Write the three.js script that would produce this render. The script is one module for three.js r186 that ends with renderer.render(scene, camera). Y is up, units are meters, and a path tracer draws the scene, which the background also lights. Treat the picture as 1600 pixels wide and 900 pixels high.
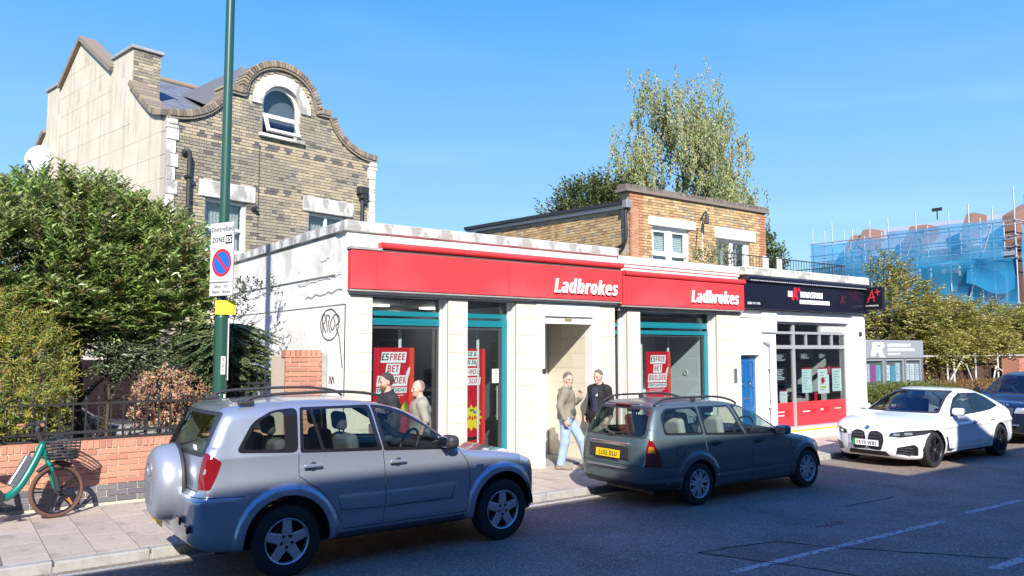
import * as THREE from 'three';
import { FontLoader } from 'three/addons/loaders/FontLoader.js';
import { TextGeometry } from 'three/addons/geometries/TextGeometry.js';
import { RoundedBoxGeometry } from 'three/addons/geometries/RoundedBoxGeometry.js';

// ---------- camera, sky, sun, exposure ----------
// x runs along the street, y up, z from the shop fronts (z = 0) towards the road; the pavement is y = 0
const scene = new THREE.Scene();
const camera = new THREE.PerspectiveCamera(40.49, 16 / 9, 0.1, 400);
camera.position.set(0, 2.16, 11.31);
camera.lookAt(0 + 0.58813, 2.16 + 0.07763, 11.31 - 0.80503);
const SUN = new THREE.Vector3(-0.56, 0.73, 1).normalize();
{
  const w = 1024, h = 512, d = new Float32Array(w * h * 4);
  const hash = (x, y) => { const s = Math.sin(x * 127.1 + y * 311.7) * 43758.5453; return s - Math.floor(s); };
  const vn = (x, y, px) => { const i = Math.floor(x), j = Math.floor(y), f = x - i, g = y - j, u = f * f * (3 - 2 * f), v = g * g * (3 - 2 * g), m = k => ((k % px) + px) % px;
    return (hash(m(i), j) * (1 - u) + hash(m(i + 1), j) * u) * (1 - v) + (hash(m(i), j + 1) * (1 - u) + hash(m(i + 1), j + 1) * u) * v; };
  for (let j = 0; j < h; j++) for (let i = 0; i < w; i++) {
    const el = ((j + 0.5) / h - 0.5) * Math.PI, e = Math.max(0, Math.sin(el));
    const t = Math.pow(e, 0.62);                                    // deep blue overhead, pale at the horizon
    let c = [Math.max(0.03, 0.42 - 0.60 * t), Math.max(0.15, 0.665 - 0.68 * t), 0.72 - 0.12 * t];
    const u = i / w * 64, v = el * 14;
    let wisp = vn(u * 0.5 + v * 0.7, v * 2.6, 32) * 0.6 + vn(u + v, v * 6, 64) * 0.4;
    wisp = Math.max(0, wisp - 0.5) * 0.16 * Math.max(0, 1 - e * 1.4);   // faint high cirrus
    const k = (j * w + i) * 4;
    for (let a = 0; a < 3; a++) d[k + a] = c[a] + wisp * (0.7 - c[a] * 0.5);
    d[k + 3] = 1;
  }
  const sky = new THREE.DataTexture(d, w, h, THREE.RGBAFormat, THREE.FloatType);
  sky.mapping = THREE.EquirectangularReflectionMapping; sky.magFilter = THREE.LinearFilter; sky.needsUpdate = true;
  scene.background = sky; scene.environment = sky; scene.backgroundIntensity = 1; scene.environmentIntensity = 1;
}
const sun = new THREE.DirectionalLight(new THREE.Color().setRGB(1, 0.945, 0.86), 5);
sun.position.copy(SUN).multiplyScalar(60).add(new THREE.Vector3(12, 0, 0)); sun.target.position.set(12, 0, 0);
sun.castShadow = true; sun.shadow.radius = 1; sun.shadow.mapSize.set(4096, 4096);
Object.assign(sun.shadow.camera, { left: -45, right: 45, top: 40, bottom: -40, near: 1, far: 160 });
scene.add(sun, sun.target);
const renderer = new THREE.WebGLRenderer({ antialias: true });
renderer.toneMapping = THREE.LinearToneMapping;
renderer.toneMappingExposure = 1.66;
renderer.shadowMap.enabled = true;

// ---------- helpers ----------
const V = (x, y, z) => new THREE.Vector3(x, y, z);
const rng = s => () => { s |= 0; s = s + 0x6D2B79F5 | 0; let t = Math.imul(s ^ s >>> 15, 1 | s); t = t + Math.imul(t ^ t >>> 7, 61 | t) ^ t; return ((t ^ t >>> 14) >>> 0) / 4294967296; };
const clamp = (x, a, b) => Math.min(b, Math.max(a, x)), lerp = (a, b, t) => a + (b - a) * t, sstep = (a, b, x) => { const t = clamp((x - a) / (b - a), 0, 1); return t * t * (3 - 2 * t); };
const used = {};
function numbered(n) { if (!(n in used)) { used[n] = 0; return n; } return n + '_' + String(++used[n]).padStart(3, '0'); }
function boxUV(g) {
  const p = g.attributes.position, n = g.attributes.normal, uv = new Float32Array(p.count * 2);
  for (let i = 0; i < p.count; i++) {
    const ax = Math.abs(n.getX(i)), ay = Math.abs(n.getY(i)), az = Math.abs(n.getZ(i)), x = p.getX(i), y = p.getY(i), z = p.getZ(i);
    const [u, v] = ay >= ax && ay >= az ? [x, z] : ax > az ? [z, y] : [x, y];
    uv[2 * i] = u; uv[2 * i + 1] = v;
  }
  g.setAttribute('uv', new THREE.BufferAttribute(uv, 2)); g.userData.metric = true; return g;
}
function merge(list, keepUV = false) {                              // one geometry: position and normal (and colour), uv in metres
  let n = 0; list = list.map(g => g.index ? g.toNonIndexed() : g); for (const g of list) n += g.attributes.position.count;
  const P = new Float32Array(n * 3), N = new Float32Array(n * 3), col = list.some(g => g.attributes.color), C = col && new Float32Array(n * 3).fill(1), U = keepUV && new Float32Array(n * 2);
  let o = 0;
  for (const g of list) { P.set(g.attributes.position.array, o * 3); if (!g.attributes.normal) g.computeVertexNormals(); N.set(g.attributes.normal.array, o * 3); if (col && g.attributes.color) C.set(g.attributes.color.array, o * 3); if (keepUV) U.set(g.attributes.uv.array, o * 2); o += g.attributes.position.count; }
  const r = new THREE.BufferGeometry(); r.setAttribute('position', new THREE.BufferAttribute(P, 3)); r.setAttribute('normal', new THREE.BufferAttribute(N, 3));
  if (col) r.setAttribute('color', new THREE.BufferAttribute(C, 3));
  if (keepUV) r.setAttribute('uv', new THREE.BufferAttribute(U, 2)); else boxUV(r);
  return r;
}
function obj(name, geo, mat, parent = scene, top = parent === scene) {
  if (Array.isArray(geo)) geo = merge(geo); else if (geo.type !== 'PlaneGeometry' && !geo.userData.metric && (mat.map || mat.bumpMap)) { if (geo.index) geo = geo.toNonIndexed(); boxUV(geo); }
  const m = new THREE.Mesh(geo, mat); m.name = top ? numbered(name) : name; m.castShadow = m.receiveShadow = true; parent.add(m); return m;
}
function thing(name, label, category, [x, y, z] = [0, 0, 0], turn = 0, group) {
  const o = new THREE.Group(); o.name = numbered(name); scene.add(o); o.position.set(x, y, z); o.rotation.y = turn; o.userData = { label, category }; if (group) o.userData.group = group; return o;
}
function part(name, parent) { const o = new THREE.Group(); o.name = name; parent.add(o); return o; }
function tag(o, label, category, group) { o.userData.label = label; o.userData.category = category; if (group) o.userData.group = group; return o; }
function struct(name, geo, mat) { const o = obj(name, geo, mat); o.userData.kind = 'structure'; return o; }
const bx = (x0, x1, y0, y1, z0, z1) => new THREE.BoxGeometry(x1 - x0, y1 - y0, z1 - z0).translate((x0 + x1) / 2, (y0 + y1) / 2, (z0 + z1) / 2);
const rbx = (x0, x1, y0, y1, z0, z1, r = 0.02, s = 2) => new RoundedBoxGeometry(x1 - x0, y1 - y0, z1 - z0, s, Math.min(r, (x1 - x0) / 2.01, (y1 - y0) / 2.01, (z1 - z0) / 2.01)).translate((x0 + x1) / 2, (y0 + y1) / 2, (z0 + z1) / 2);
function cyl(a, b, r0, r1 = r0, seg = 10) {
  a = V(...a); b = V(...b); const d = b.clone().sub(a), L = d.length();
  return new THREE.CylinderGeometry(r1, r0, L, seg).translate(0, L / 2, 0).applyQuaternion(new THREE.Quaternion().setFromUnitVectors(V(0, 1, 0), d.divideScalar(L))).translate(a.x, a.y, a.z);
}
const tube = (pts, r, seg = 24, rad = 8, closed = false) => new THREE.TubeGeometry(new THREE.CatmullRomCurve3(pts.map(p => V(...p)), closed, 'centripetal'), seg, r, rad, closed);
function bar(a, b, w, h) {                                          // rectangular bar from a to b
  a = V(...a); b = V(...b); const d = b.clone().sub(a), L = d.length(); const m = new THREE.Matrix4().lookAt(b, a, Math.abs(d.y) > 0.95 * L ? V(0, 0, 1) : V(0, 1, 0));
  return new THREE.BoxGeometry(w, h, L).translate(0, 0, L / 2).applyMatrix4(m.setPosition(a));
}
function extrude(pts, depth, bevel = 0, holes = []) {
  const s = new THREE.Shape(pts.map(p => new THREE.Vector2(...p))); for (const h of holes) s.holes.push(new THREE.Path(h.map(p => new THREE.Vector2(...p))));
  return new THREE.ExtrudeGeometry(s, { depth, bevelEnabled: bevel > 0, bevelSize: bevel, bevelThickness: bevel, bevelSegments: 2, bevelOffset: -bevel, steps: 1, curveSegments: 12 });
}
// ---------- procedural textures ----------
function hsh(x, y, s) { let h = Math.imul(x, 374761393) + Math.imul(y, 668265263) + Math.imul(s, 1442695041) | 0; h = Math.imul(h ^ h >>> 15, 0x85ebca6b); h = Math.imul(h ^ h >>> 13, 0xc2b2ae35); h = Math.imul(h ^ h >>> 16, 0x27d4eb2d); return ((h ^ h >>> 15) >>> 0) / 4294967296; }
function vnoise(x, y, p, s) { const i = Math.floor(x), j = Math.floor(y), f = x - i, g = y - j, u = f * f * (3 - 2 * f), v = g * g * (3 - 2 * g), m = k => ((k % p) + p) % p; return lerp(lerp(hsh(m(i), m(j), s), hsh(m(i + 1), m(j), s), u), lerp(hsh(m(i), m(j + 1), s), hsh(m(i + 1), m(j + 1), s), u), v); }
function fbm(u, v, p, s, o = 5) { let a = 0.5, r = 0, t = 0; for (let k = 0; k < o; k++) { r += a * vnoise(u * p, v * p, p, s + k); t += a; a *= 0.55; p *= 2; } return r / t; }
function tex(size, fn, metres, srgb = true) {                       // fn(u, v) -> [r, g, b] 0..1 (sRGB)
  const d = new Uint8Array(size * size * 4);
  for (let j = 0; j < size; j++) for (let i = 0; i < size; i++) { const c = fn(i / size, j / size), k = (j * size + i) * 4; d[k] = clamp(c[0] * 255, 0, 255); d[k + 1] = clamp(c[1] * 255, 0, 255); d[k + 2] = clamp(c[2] * 255, 0, 255); d[k + 3] = 255; }
  const t = new THREE.DataTexture(d, size, size); t.wrapS = t.wrapT = THREE.RepeatWrapping; t.magFilter = THREE.LinearFilter; t.minFilter = THREE.LinearMipmapLinearFilter; t.generateMipmaps = true; if (srgb) t.colorSpace = THREE.SRGBColorSpace; t.repeat.set(1 / metres, 1 / metres); t.needsUpdate = true; return t;
}
const mono = (size, fn, metres) => tex(size, (u, v) => { const c = fn(u, v); return [c, c, c]; }, metres, false);
const lin = (r, g, b) => new THREE.Color().setRGB(r, g, b);
function mat(color, roughness = 0.7, o = {}) { return new THREE.MeshStandardMaterial({ color: Array.isArray(color) ? lin(...color) : color, roughness, ...o }); }
function phys(color, roughness = 0.4, o = {}) { return new THREE.MeshPhysicalMaterial({ color: Array.isArray(color) ? lin(...color) : color, roughness, ...o }); }
function canvasTex(w, h, draw) { const c = document.createElement('canvas'); c.width = w; c.height = h; draw(c.getContext('2d'), w, h); const t = new THREE.CanvasTexture(c); t.colorSpace = THREE.SRGBColorSpace; return t; }
function panel(name, w, h, draw, parent, px = 512, o = {}) {        // a flat printed sheet facing +z, centred
  px = Math.min(px, Math.round(900 * w / h)); const t = canvasTex(px, Math.max(8, Math.round(px * h / w)), draw); return obj(name, new THREE.PlaneGeometry(w, h), new THREE.MeshStandardMaterial({ map: t, roughness: 0.5, ...o }), parent);
}
const grainBump = mono(256, (u, v) => fbm(u, v, 16, 3), 0.6);
const blot = mono(256, (u, v) => fbm(u, v, 4, 9), 3);
const speck = (base, amp, seed, metres = 1.5, size = 512, extra) => tex(size, (u, v) => { const n = fbm(u, v, 8, seed) - 0.5, f = hsh(Math.floor(u * size), Math.floor(v * size), seed) - 0.5; let c = base.map(b => b + n * amp + f * amp * 0.5); return extra ? extra(c, u, v) : c; }, metres);
const T = {
  asphalt: speck([0.51, 0.455, 0.405], 0.10, 21, 3.4, 1024, (c, u, v) => { const g = hsh(Math.floor(u * 300), Math.floor(v * 300), 5), g2 = hsh(Math.floor(u * 700), Math.floor(v * 700), 6); const k = (g > 0.98 ? 0.30 : g > 0.9 ? 0.11 : g < 0.16 ? -0.12 : 0) + (g2 - 0.5) * 0.12; const p = (fbm(u, v, 3, 77, 3) - 0.5) * 0.09; return c.map(x => x + k + p); }),
  slab: speck([0.72, 0.665, 0.605], 0.10, 31, 2.4, 512, (c, u, v) => { const s = sstep(0.62, 0.75, fbm(u, v, 6, 55)); const gx = Math.floor(u * 40), gy = Math.floor(v * 40), q = hsh(gx, gy, 88), gd = Math.hypot(u * 40 - gx - 0.3 - 0.4 * hsh(gx, gy, 89), v * 40 - gy - 0.3 - 0.4 * hsh(gx, gy, 90)), gum = q > 0.93 && gd < 0.22 ? 0.22 : 0; return c.map(x => x * (1 - 0.12 * s - gum)); }),
  kerb: speck([0.60, 0.59, 0.57], 0.16, 33, 1.0),
  render: speck([0.93, 0.92, 0.89], 0.06, 41, 3.1, 1024, (c, u, v) => { const s = sstep(0.58, 0.78, fbm(u, v, 5, 61)), f = sstep(0.72, 0.8, fbm(u * 2 % 1, v, 24, 63)); return [c[0] - 0.09 * s - 0.13 * f, c[1] - 0.10 * s - 0.14 * f, c[2] - 0.13 * s - 0.14 * f]; }),
  oldcoping: speck([0.86, 0.85, 0.82], 0.10, 43, 1.7, 512, (c, u, v) => { const s = sstep(0.46, 0.68, fbm(u, v * 0.5, 8, 66)); return c.map(x => x - 0.24 * s); }),
  gable: speck([0.80, 0.755, 0.675], 0.06, 45, 4.3, 1024, (c, u, v) => { const s = sstep(0.5, 0.8, fbm(u * 3 % 1, v * 0.35, 12, 68)); return [c[0] - 0.09 * s, c[1] - 0.09 * s, c[2] - 0.08 * s]; }),
  tile: speck([0.87, 0.83, 0.745], 0.035, 47, 1.3, 256),
  grey: speck([0.5, 0.5, 0.5], 0.10, 49, 0.8, 256),
};
const fadeRed = speck([0.87, 0.225, 0.235], 0.025, 51, 3.6, 512, (c, u, v) => { const s = sstep(0.4, 0.75, fbm(u, v, 3, 71, 4)); return [c[0] + 0.02 * s, c[1] + 0.07 * s, c[2] + 0.07 * s]; });
const MT = {
  asphalt: mat('#ffffff', 0.92, { map: T.asphalt, bumpMap: grainBump, bumpScale: 0.004 }),
  render: mat('#ffffff', 0.9, { map: T.render, bumpMap: blot, bumpScale: 0.02 }),
  coping: mat('#ffffff', 0.95, { map: T.oldcoping, bumpMap: grainBump, bumpScale: 0.008 }),
  gable: mat('#ffffff', 0.95, { map: T.gable }),
  kerb: mat('#ffffff', 0.9, { map: T.kerb, bumpMap: grainBump, bumpScale: 0.004 }),
  tarmac: mat([0.05, 0.05, 0.053], 0.95, { bumpMap: grainBump, bumpScale: 0.004 }),
  white: mat([0.78, 0.78, 0.76], 0.45), whitePaint: mat([0.75, 0.74, 0.70], 0.6), black: mat([0.012, 0.012, 0.014], 0.45), rubber: mat([0.018, 0.018, 0.019], 0.75), plastic: mat([0.03, 0.03, 0.033], 0.55),
  chrome: mat([0.75, 0.75, 0.77], 0.16, { metalness: 1 }), alloy: mat([0.62, 0.63, 0.65], 0.32, { metalness: 0.85 }), steel: mat([0.5, 0.51, 0.53], 0.38, { metalness: 0.9 }), darkSteel: mat([0.06, 0.06, 0.065], 0.5, { metalness: 0.5 }),
  iron: mat([0.022, 0.022, 0.023], 0.5), teal: phys([0.008, 0.17, 0.22], 0.35, { clearcoat: 0.3 }), red: mat('#ffffff', 0.55, { map: fadeRed }), redPlain: mat([0.72, 0.022, 0.035], 0.45), navy: phys([0.008, 0.009, 0.022], 0.3, { clearcoat: 0.4 }),
  mortarYellow: mat([0.47, 0.41, 0.31], 0.95, { bumpMap: grainBump, bumpScale: 0.004 }), mortarOrange: mat([0.62, 0.53, 0.42], 0.95, { bumpMap: grainBump, bumpScale: 0.004 }),
  glass: new THREE.MeshPhysicalMaterial({ color: lin(0.86, 0.92, 0.9), roughness: 0.015, transmission: 1, thickness: 0, ior: 1.52 }),
  shopGlass: new THREE.MeshPhysicalMaterial({ color: lin(0.80, 0.85, 0.85), roughness: 0.01, transmission: 1, thickness: 0, ior: 1.52 }),
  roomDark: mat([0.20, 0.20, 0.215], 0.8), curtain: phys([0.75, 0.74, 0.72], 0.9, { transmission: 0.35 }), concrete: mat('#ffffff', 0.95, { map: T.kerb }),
  slate: [0, 1, 2, 3].map(i => mat([0.15 + i * 0.02, 0.16 + i * 0.02, 0.18 + i * 0.022], 0.6)), bark: mat([0.075, 0.055, 0.04], 0.95, { bumpMap: grainBump, bumpScale: 0.01 }), lead: mat([0.25, 0.26, 0.28], 0.55, { metalness: 0.2 }),
};
const BR = {                                                        // brick tones
  stock: [[0.33, 0.285, 0.21], [0.30, 0.26, 0.195], [0.36, 0.31, 0.225], [0.27, 0.24, 0.19], [0.32, 0.28, 0.21], [0.285, 0.25, 0.19]].map(c => mat(c, 0.93, { bumpMap: grainBump, bumpScale: 0.004 })),
  dark: [[0.13, 0.12, 0.11], [0.155, 0.14, 0.125], [0.18, 0.155, 0.13]].map(c => mat(c, 0.9)),
  yellow: [[0.54, 0.38, 0.185], [0.48, 0.33, 0.155], [0.58, 0.43, 0.22], [0.41, 0.27, 0.135], [0.52, 0.36, 0.185], [0.34, 0.215, 0.115]].map(c => mat(c, 0.93, { bumpMap: grainBump, bumpScale: 0.004 })),
  pale: [[0.45, 0.375, 0.255], [0.41, 0.34, 0.23]].map(c => mat(c, 0.93)),
  quoin: [[0.44, 0.205, 0.11], [0.40, 0.18, 0.10], [0.47, 0.23, 0.125]].map(c => mat(c, 0.93)),
  orange: [[0.48, 0.225, 0.145], [0.44, 0.20, 0.13], [0.52, 0.25, 0.16], [0.40, 0.18, 0.12], [0.49, 0.24, 0.155]].map(c => mat(c, 0.9, { bumpMap: grainBump, bumpScale: 0.003 })),
  blue: [[0.13, 0.125, 0.14], [0.16, 0.15, 0.16], [0.11, 0.105, 0.125]].map(c => mat(c, 0.75)),
  red: [[0.34, 0.115, 0.065], [0.30, 0.095, 0.055], [0.37, 0.135, 0.08]].map(c => mat(c, 0.93)),
};
const unitBox = new THREE.BoxGeometry(1, 1, 1); boxUV(unitBox);
// lays bricks in the local x-y plane of a mortar wall (children of that mesh); rows(y) gives intervals, tone(u, y, rnd) a material; the first `singles` nearest `near` are meshes of their own
function layBricks(wall, { x0, x1, y0, y1, zf, inside = () => true, holes = [], tone, seed = 1, singles = 300, L = 0.225, H = 0.075, gap = 0.014, near = [0, 0], axis = 'x', depth = 0.04, name = 'brick', flemish = false }) {
  const R = rng(seed), list = []; let row = 0;
  for (let y = y0; y + H * 0.5 < y1; y += H, row++) {
    const ya = y + gap / 2, yb = Math.min(y + H - gap / 2, y1), ym = (ya + yb) / 2; let seg = [[x0, x1]];
    for (const h of holes) if (ym > h[2] && ym < h[3]) seg = seg.flatMap(([a, b]) => [[a, Math.min(b, h[0])], [Math.max(a, h[1]), b]].filter(s => s[1] - s[0] > 0.02));
    const off = (row % 2) * L / 2;
    for (const [a, b] of seg) for (let x = flemish ? Math.floor((a - row % 2 * L * 0.75) / (L * 1.5)) * L * 1.5 + row % 2 * L * 0.75 : Math.floor((a - off) / L) * L + off, hd = false, len = L; x < b; x += len, hd = !hd) {
      len = flemish && hd ? L / 2 : L; const xa = Math.max(x + gap / 2, a), xb = Math.min(x + len - gap / 2, b); if (xb - xa < 0.03 || !inside((xa + xb) / 2, ym, xa, xb, yb)) continue;
      list.push({ xa, xb, ya, yb, m: tone((xa + xb) / 2, ym, R), p: zf + (R() - 0.4) * 0.006, d: Math.hypot((xa + xb) / 2 - near[0], ym - near[1]) });
    }
  }
  list.sort((a, b) => a.d - b.d); const rest = new Map();
  const place = (b) => { const c = [(b.xa + b.xb) / 2, (b.ya + b.yb) / 2, b.p - depth / 2], s = [b.xb - b.xa, b.yb - b.ya, depth]; return axis === 'x' ? [c, s] : [[-c[2], c[1], -c[0]], [s[2], s[1], s[0]]]; };
  list.forEach((b, i) => {
    const [c, s] = place(b);
    if (i < singles) { const m = new THREE.Mesh(unitBox, b.m); m.name = name; m.position.set(...c); m.scale.set(...s); m.castShadow = m.receiveShadow = true; wall.add(m); }
    else { const g = new THREE.BoxGeometry(...s).translate(...c); if (!rest.has(b.m)) rest.set(b.m, []); rest.get(b.m).push(g); }
  });
  if (rest.size) {                                                  // what is past the limit: one part, with one colour per tone
    const gs = []; for (const [m, l] of rest) { const g = merge(l); const c = new Float32Array(g.attributes.position.count * 3); for (let i = 0; i < c.length; i += 3) { c[i] = m.color.r; c[i + 1] = m.color.g; c[i + 2] = m.color.b; } g.setAttribute('color', new THREE.BufferAttribute(c, 3)); gs.push(g); }
    const o = obj('brickwork', merge(gs), mat('#ffffff', 0.93, { vertexColors: true, bumpMap: grainBump, bumpScale: 0.004 }), wall); o.userData.kind = 'stuff';
  }
}
const pick = (a, R) => a[Math.floor(R() * a.length)];
// ---------- ground, road, pavement ----------
const ROAD = -0.1, KERB = 2.02;
struct('ground', bx(-160, 260, -0.6, -0.16, -220, 120), mat([0.09, 0.085, 0.07], 0.95));
struct('road', bx(-120, 220, -0.15, ROAD, KERB + 0.02, 11.6), MT.asphalt);
struct('opposite_pavement', bx(-120, 220, -0.14, 0, 11.6, 16), MT.kerb);
{
  const bed = struct('pavement', bx(-8, 46, -0.14, -0.006, -0.93, KERB - 0.14), mat([0.16, 0.145, 0.125], 0.95, { bumpMap: grainBump, bumpScale: 0.004 }));
  const R = rng(11), W = 0.42, L = 0.63, tones = [0, 1, 2, 3, 4].map(i => mat(lin(0.86 + i * 0.035, 0.86 + i * 0.033, 0.86 + i * 0.03), 0.88, { map: T.slab, bumpMap: grainBump, bumpScale: 0.003 }));
  const g = [0, 1, 2].map(i => boxUV(rbx(-W / 2 + 0.004, W / 2 - 0.004, -0.04, 0, -L / 2 + 0.004, L / 2 - 0.004, 0.006, 1).translate(i * 0.77, 0, i * 0.31)));
  g.forEach((x, i) => x.translate(-i * 0.77, 0, -i * 0.31));
  let n = 0;
  for (let c = 0; c < 52; c++) {                                    // columns of slabs across the pavement, joints staggered
    const x = -0.23 + c * W; if (x > 16.4) break;
    for (let k = -1; k < 5; k++) {
      let z0 = -0.93 + (k + (c % 2) * 0.5) * L, z1 = z0 + L; z0 = Math.max(z0, -0.92); z1 = Math.min(z1, KERB - 0.15); if (z1 - z0 < 0.06) continue;
      if (x > 4.9 && z1 < 0.03) continue; if (x < 0.42 && z0 > 0.55) continue;
      const m = obj('slab', g[Math.floor(R() * 3)], pick(tones, R), bed); m.scale.set(1, 1, (z1 - z0 - 0.006) / (L - 0.008)); m.position.set(x + W / 2, (R() - 0.5) * 0.005, (z0 + z1) / 2); m.rotation.set((R() - 0.5) * 0.006, 0, (R() - 0.5) * 0.006); n++;
    }
  }
  obj('tarmac_patch', bx(-6, 0.61 - 0.2, -0.03, 0.001, 0.66, KERB - 0.145), MT.tarmac, bed);
  obj('far_paving', bx(16.4 + 0.02, 46, -0.03, 0, -0.93, KERB - 0.145), mat('#ffffff', 0.9, { map: T.slab }), bed);
  obj('near_paving', bx(-8, -0.25, -0.03, 0, -0.93, 0.55), mat('#ffffff', 0.9, { map: T.slab }), bed);
  const kerb = struct('kerb', bx(-9, 46, -0.14, -0.05, KERB - 0.13, KERB - 0.01), MT.kerb);
  const ks = boxUV(rbx(-0.452, 0.452, -0.13, 0, -0.07, 0.07, 0.022, 2));
  for (let i = 0; i < 44; i++) { const m = obj('kerb_stone', ks, MT.kerb, kerb); m.position.set(-4 + i * 0.915, 0.006 + (R() - 0.5) * 0.006, KERB - 0.07 + (R() - 0.5) * 0.006); }
}
{ // painted lines and repairs on the asphalt
  const worn = (seed, thr) => { const c = tex(256, (u, v) => { const n = fbm(u, v, 22, seed, 4), k = n > thr ? 1 : 0; return [0.70 * k + 0.33 * (1 - k), 0.69 * k + 0.33 * (1 - k), 0.66 * k + 0.34 * (1 - k)]; }, 0.9); return mat('#ffffff', 0.85, { map: c }); };
  const paint = worn(81, 0.30), thin = worn(83, 0.37), y = ROAD + 0.004;
  const strip = (name, a, b, w, m, h = 0) => struct(name, bar([a[0], y - 0.002 + h, a[1]], [b[0], y - 0.002 + h, b[1]], w, 0.004), m);
  strip('edge_line', [-6, 2.21], [13.3, 2.21], 0.075, paint);
  for (const [a, b, z] of [[-1.5, 2.2, 6.0], [6.6, 10.75, 6.08], [11.55, 13.15, 6.15], [17.5, 19.5, 6.3], [23, 25, 6.4]]) strip('centre_dash', [a, z], [b, z + (b - a) * 0.03], 0.10, thin);
  for (const [a, b, z] of [[8.85, 10.2, 7.58], [14.5, 16, 7.85]]) strip('lane_dash', [a, z], [b, z + 0.04], 0.12, thin);
  const tar = mat([0.03, 0.029, 0.029], 0.7);
  for (const [a, b] of [[[6.9, 5.35], [8.05, 5.55]], [[8.05, 5.55], [8.3, 6.05]], [[8.3, 6.05], [9.4, 7.5]], [[6.9, 5.35], [7.3, 6.3]], [[7.3, 6.3], [7.6, 7.2]], [[10.6, 4.9], [11.9, 4.95]]]) {
    const n = 7, p = []; const R = rng(Math.round(a[0] * 31 + b[1] * 17)); for (let i = 0; i <= n; i++) p.push([lerp(a[0], b[0], i / n) + (R() - 0.5) * 0.05, y + 0.001, lerp(a[1], b[1], i / n) + (R() - 0.5) * 0.05]);
    struct('tar_seam', p.slice(1).map((q, i) => bar(p[i], q, 0.014 + R() * 0.01, 0.003)), tar);
  }
  struct('repair_patch', extrude([[6.95, -5.38], [8.03, -5.57], [8.26, -6.03], [7.28, -6.22]], 0.003).rotateX(-Math.PI / 2).translate(0, ROAD + 0.0005, 0), mat(lin(0.86, 0.86, 0.87), 0.95, { map: T.asphalt, bumpMap: grainBump, bumpScale: 0.005 }));
  const rp = mat([0.30, 0.06, 0.06], 0.9); struct('survey_mark', [bar([9.1, y, 5.4], [9.55, y, 5.5], 0.018, 0.003), bar([9.25, y + 0.0015, 5.52], [9.4, y + 0.0015, 5.36], 0.018, 0.003), bar([9.5, y + 0.001, 5.36], [9.65, y + 0.001, 5.45], 0.018, 0.003)], rp);
}
// ---------- the terrace across the road, behind the camera: it shades the road and is mirrored in glass and paint ----------
{
  const tone = [[0.28, 0.17, 0.11], [0.34, 0.25, 0.16], [0.40, 0.36, 0.30]];
  const row = [[-26, -14, 8.0], [-14, -4, 7.75], [-4, 8.1, 7.7], [8.1, 11.25, 6.45], [11.25, 16, 7.4], [16, 25, 6.8], [25, 36, 7.2], [36, 50, 7.6]];
  const words = ['brown brick', 'buff brick', 'pale rendered', 'low brown brick', 'gabled buff brick', 'wide pale rendered', 'brown brick far', 'buff brick far'];
  row.forEach(([a, b, h], i) => {
    const t = thing('terrace_house', `${words[i]} house across the road behind the viewer, number ${i + 1} from the left end`, 'house', [0, 0, 0], 0, 'houses across the road');
    const prof = i === 4 ? [[a, 0], [b, 0], [b, 6.7], [12.9, 6.95], [11.75, 7.5], [a, 7.5]] : [[a, 0], [b, 0], [b, h], [a, h]];
    const holes = [], wins = []; for (let x = a + 1.1; x + 1.2 < b - 0.5; x += 2.4) for (const y of [0.9, 3.7]) { wins.push([x, y]); holes.push([[x, y], [x, y + 1.6], [x + 1.1, y + 1.6], [x + 1.1, y]]); }
    obj('wall', extrude(prof, 6, 0, holes).translate(0, 0, 13), mat(tone[i % 3], 0.95, { bumpMap: grainBump, bumpScale: 0.005 }), t);
    for (const [x, y] of wins) { const w = obj('window', [bx(x, x + 1.1, y, y + 0.07, 13.04, 13.12), bx(x, x + 1.1, y + 1.53, y + 1.6, 13.04, 13.12), bx(x, x + 0.07, y, y + 1.6, 13.04, 13.12), bx(x + 1.03, x + 1.1, y, y + 1.6, 13.04, 13.12), bx(x, x + 1.1, y + 0.78, y + 0.84, 13.03, 13.12)], MT.white, t); obj('pane', bx(x + 0.03, x + 1.07, y + 0.03, y + 1.57, 13.09, 13.10), MT.navy, w); }
  });
}
// ---------- the parade of shops ----------
const font = await new FontLoader().loadAsync('fonts/droid/droid_sans_bold.typeface.json');
function letters(parent, text, x, y, z, size, m, { depth = 0.04, italic = 0, squeeze = 1, name = 'letter', track = 0 } = {}) {   // each character a mesh
  let cx = x; const s = size / font.data.resolution;
  for (const ch of text) {
    const gl = font.data.glyphs[ch] || font.data.glyphs['?'];
    if (ch !== ' ') { const g = new TextGeometry(ch, { font, size, depth, curveSegments: 4, bevelEnabled: false }); if (italic) g.applyMatrix4(new THREE.Matrix4().makeShear(0, 0, italic, 0, 0, 0)); g.scale(squeeze, 1, 1); g.translate(cx, y, z); obj(name, g, m, parent); }
    cx += gl.ha * s * squeeze + track;
  }
  return cx - x;
}
const textWidth = (text, size, squeeze = 1, track = 0) => [...text].reduce((a, c) => a + font.data.glyphs[c].ha * size / font.data.resolution * squeeze + track, 0);
const tileM = [0, 1, 2, 3].map(i => mat(lin(0.93 + i * 0.022, 0.93 + i * 0.022, 0.925 + i * 0.024), 0.35, { map: T.tile }));
function tiles(parent, u0, u1, y0, y1, place, seed, tw = 0.225, th = 0.305) {   // ceramic tiles, each with its own edges; place(u) -> matrix for a tile facing out
  const R = rng(seed), n = Math.max(1, Math.round((u1 - u0) / tw)), w = (u1 - u0) / n; const bed = obj('grout', place(u0, u1, y0, y1), mat([0.40, 0.36, 0.29], 0.95), parent);
  return { n, w, bed, R, rows: Math.round((y1 - y0) / th) };
}
const tileGeo = boxUV(rbx(-0.5, 0.5, -0.5, 0.5, -0.5, 0.5, 0.02, 1));
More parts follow.
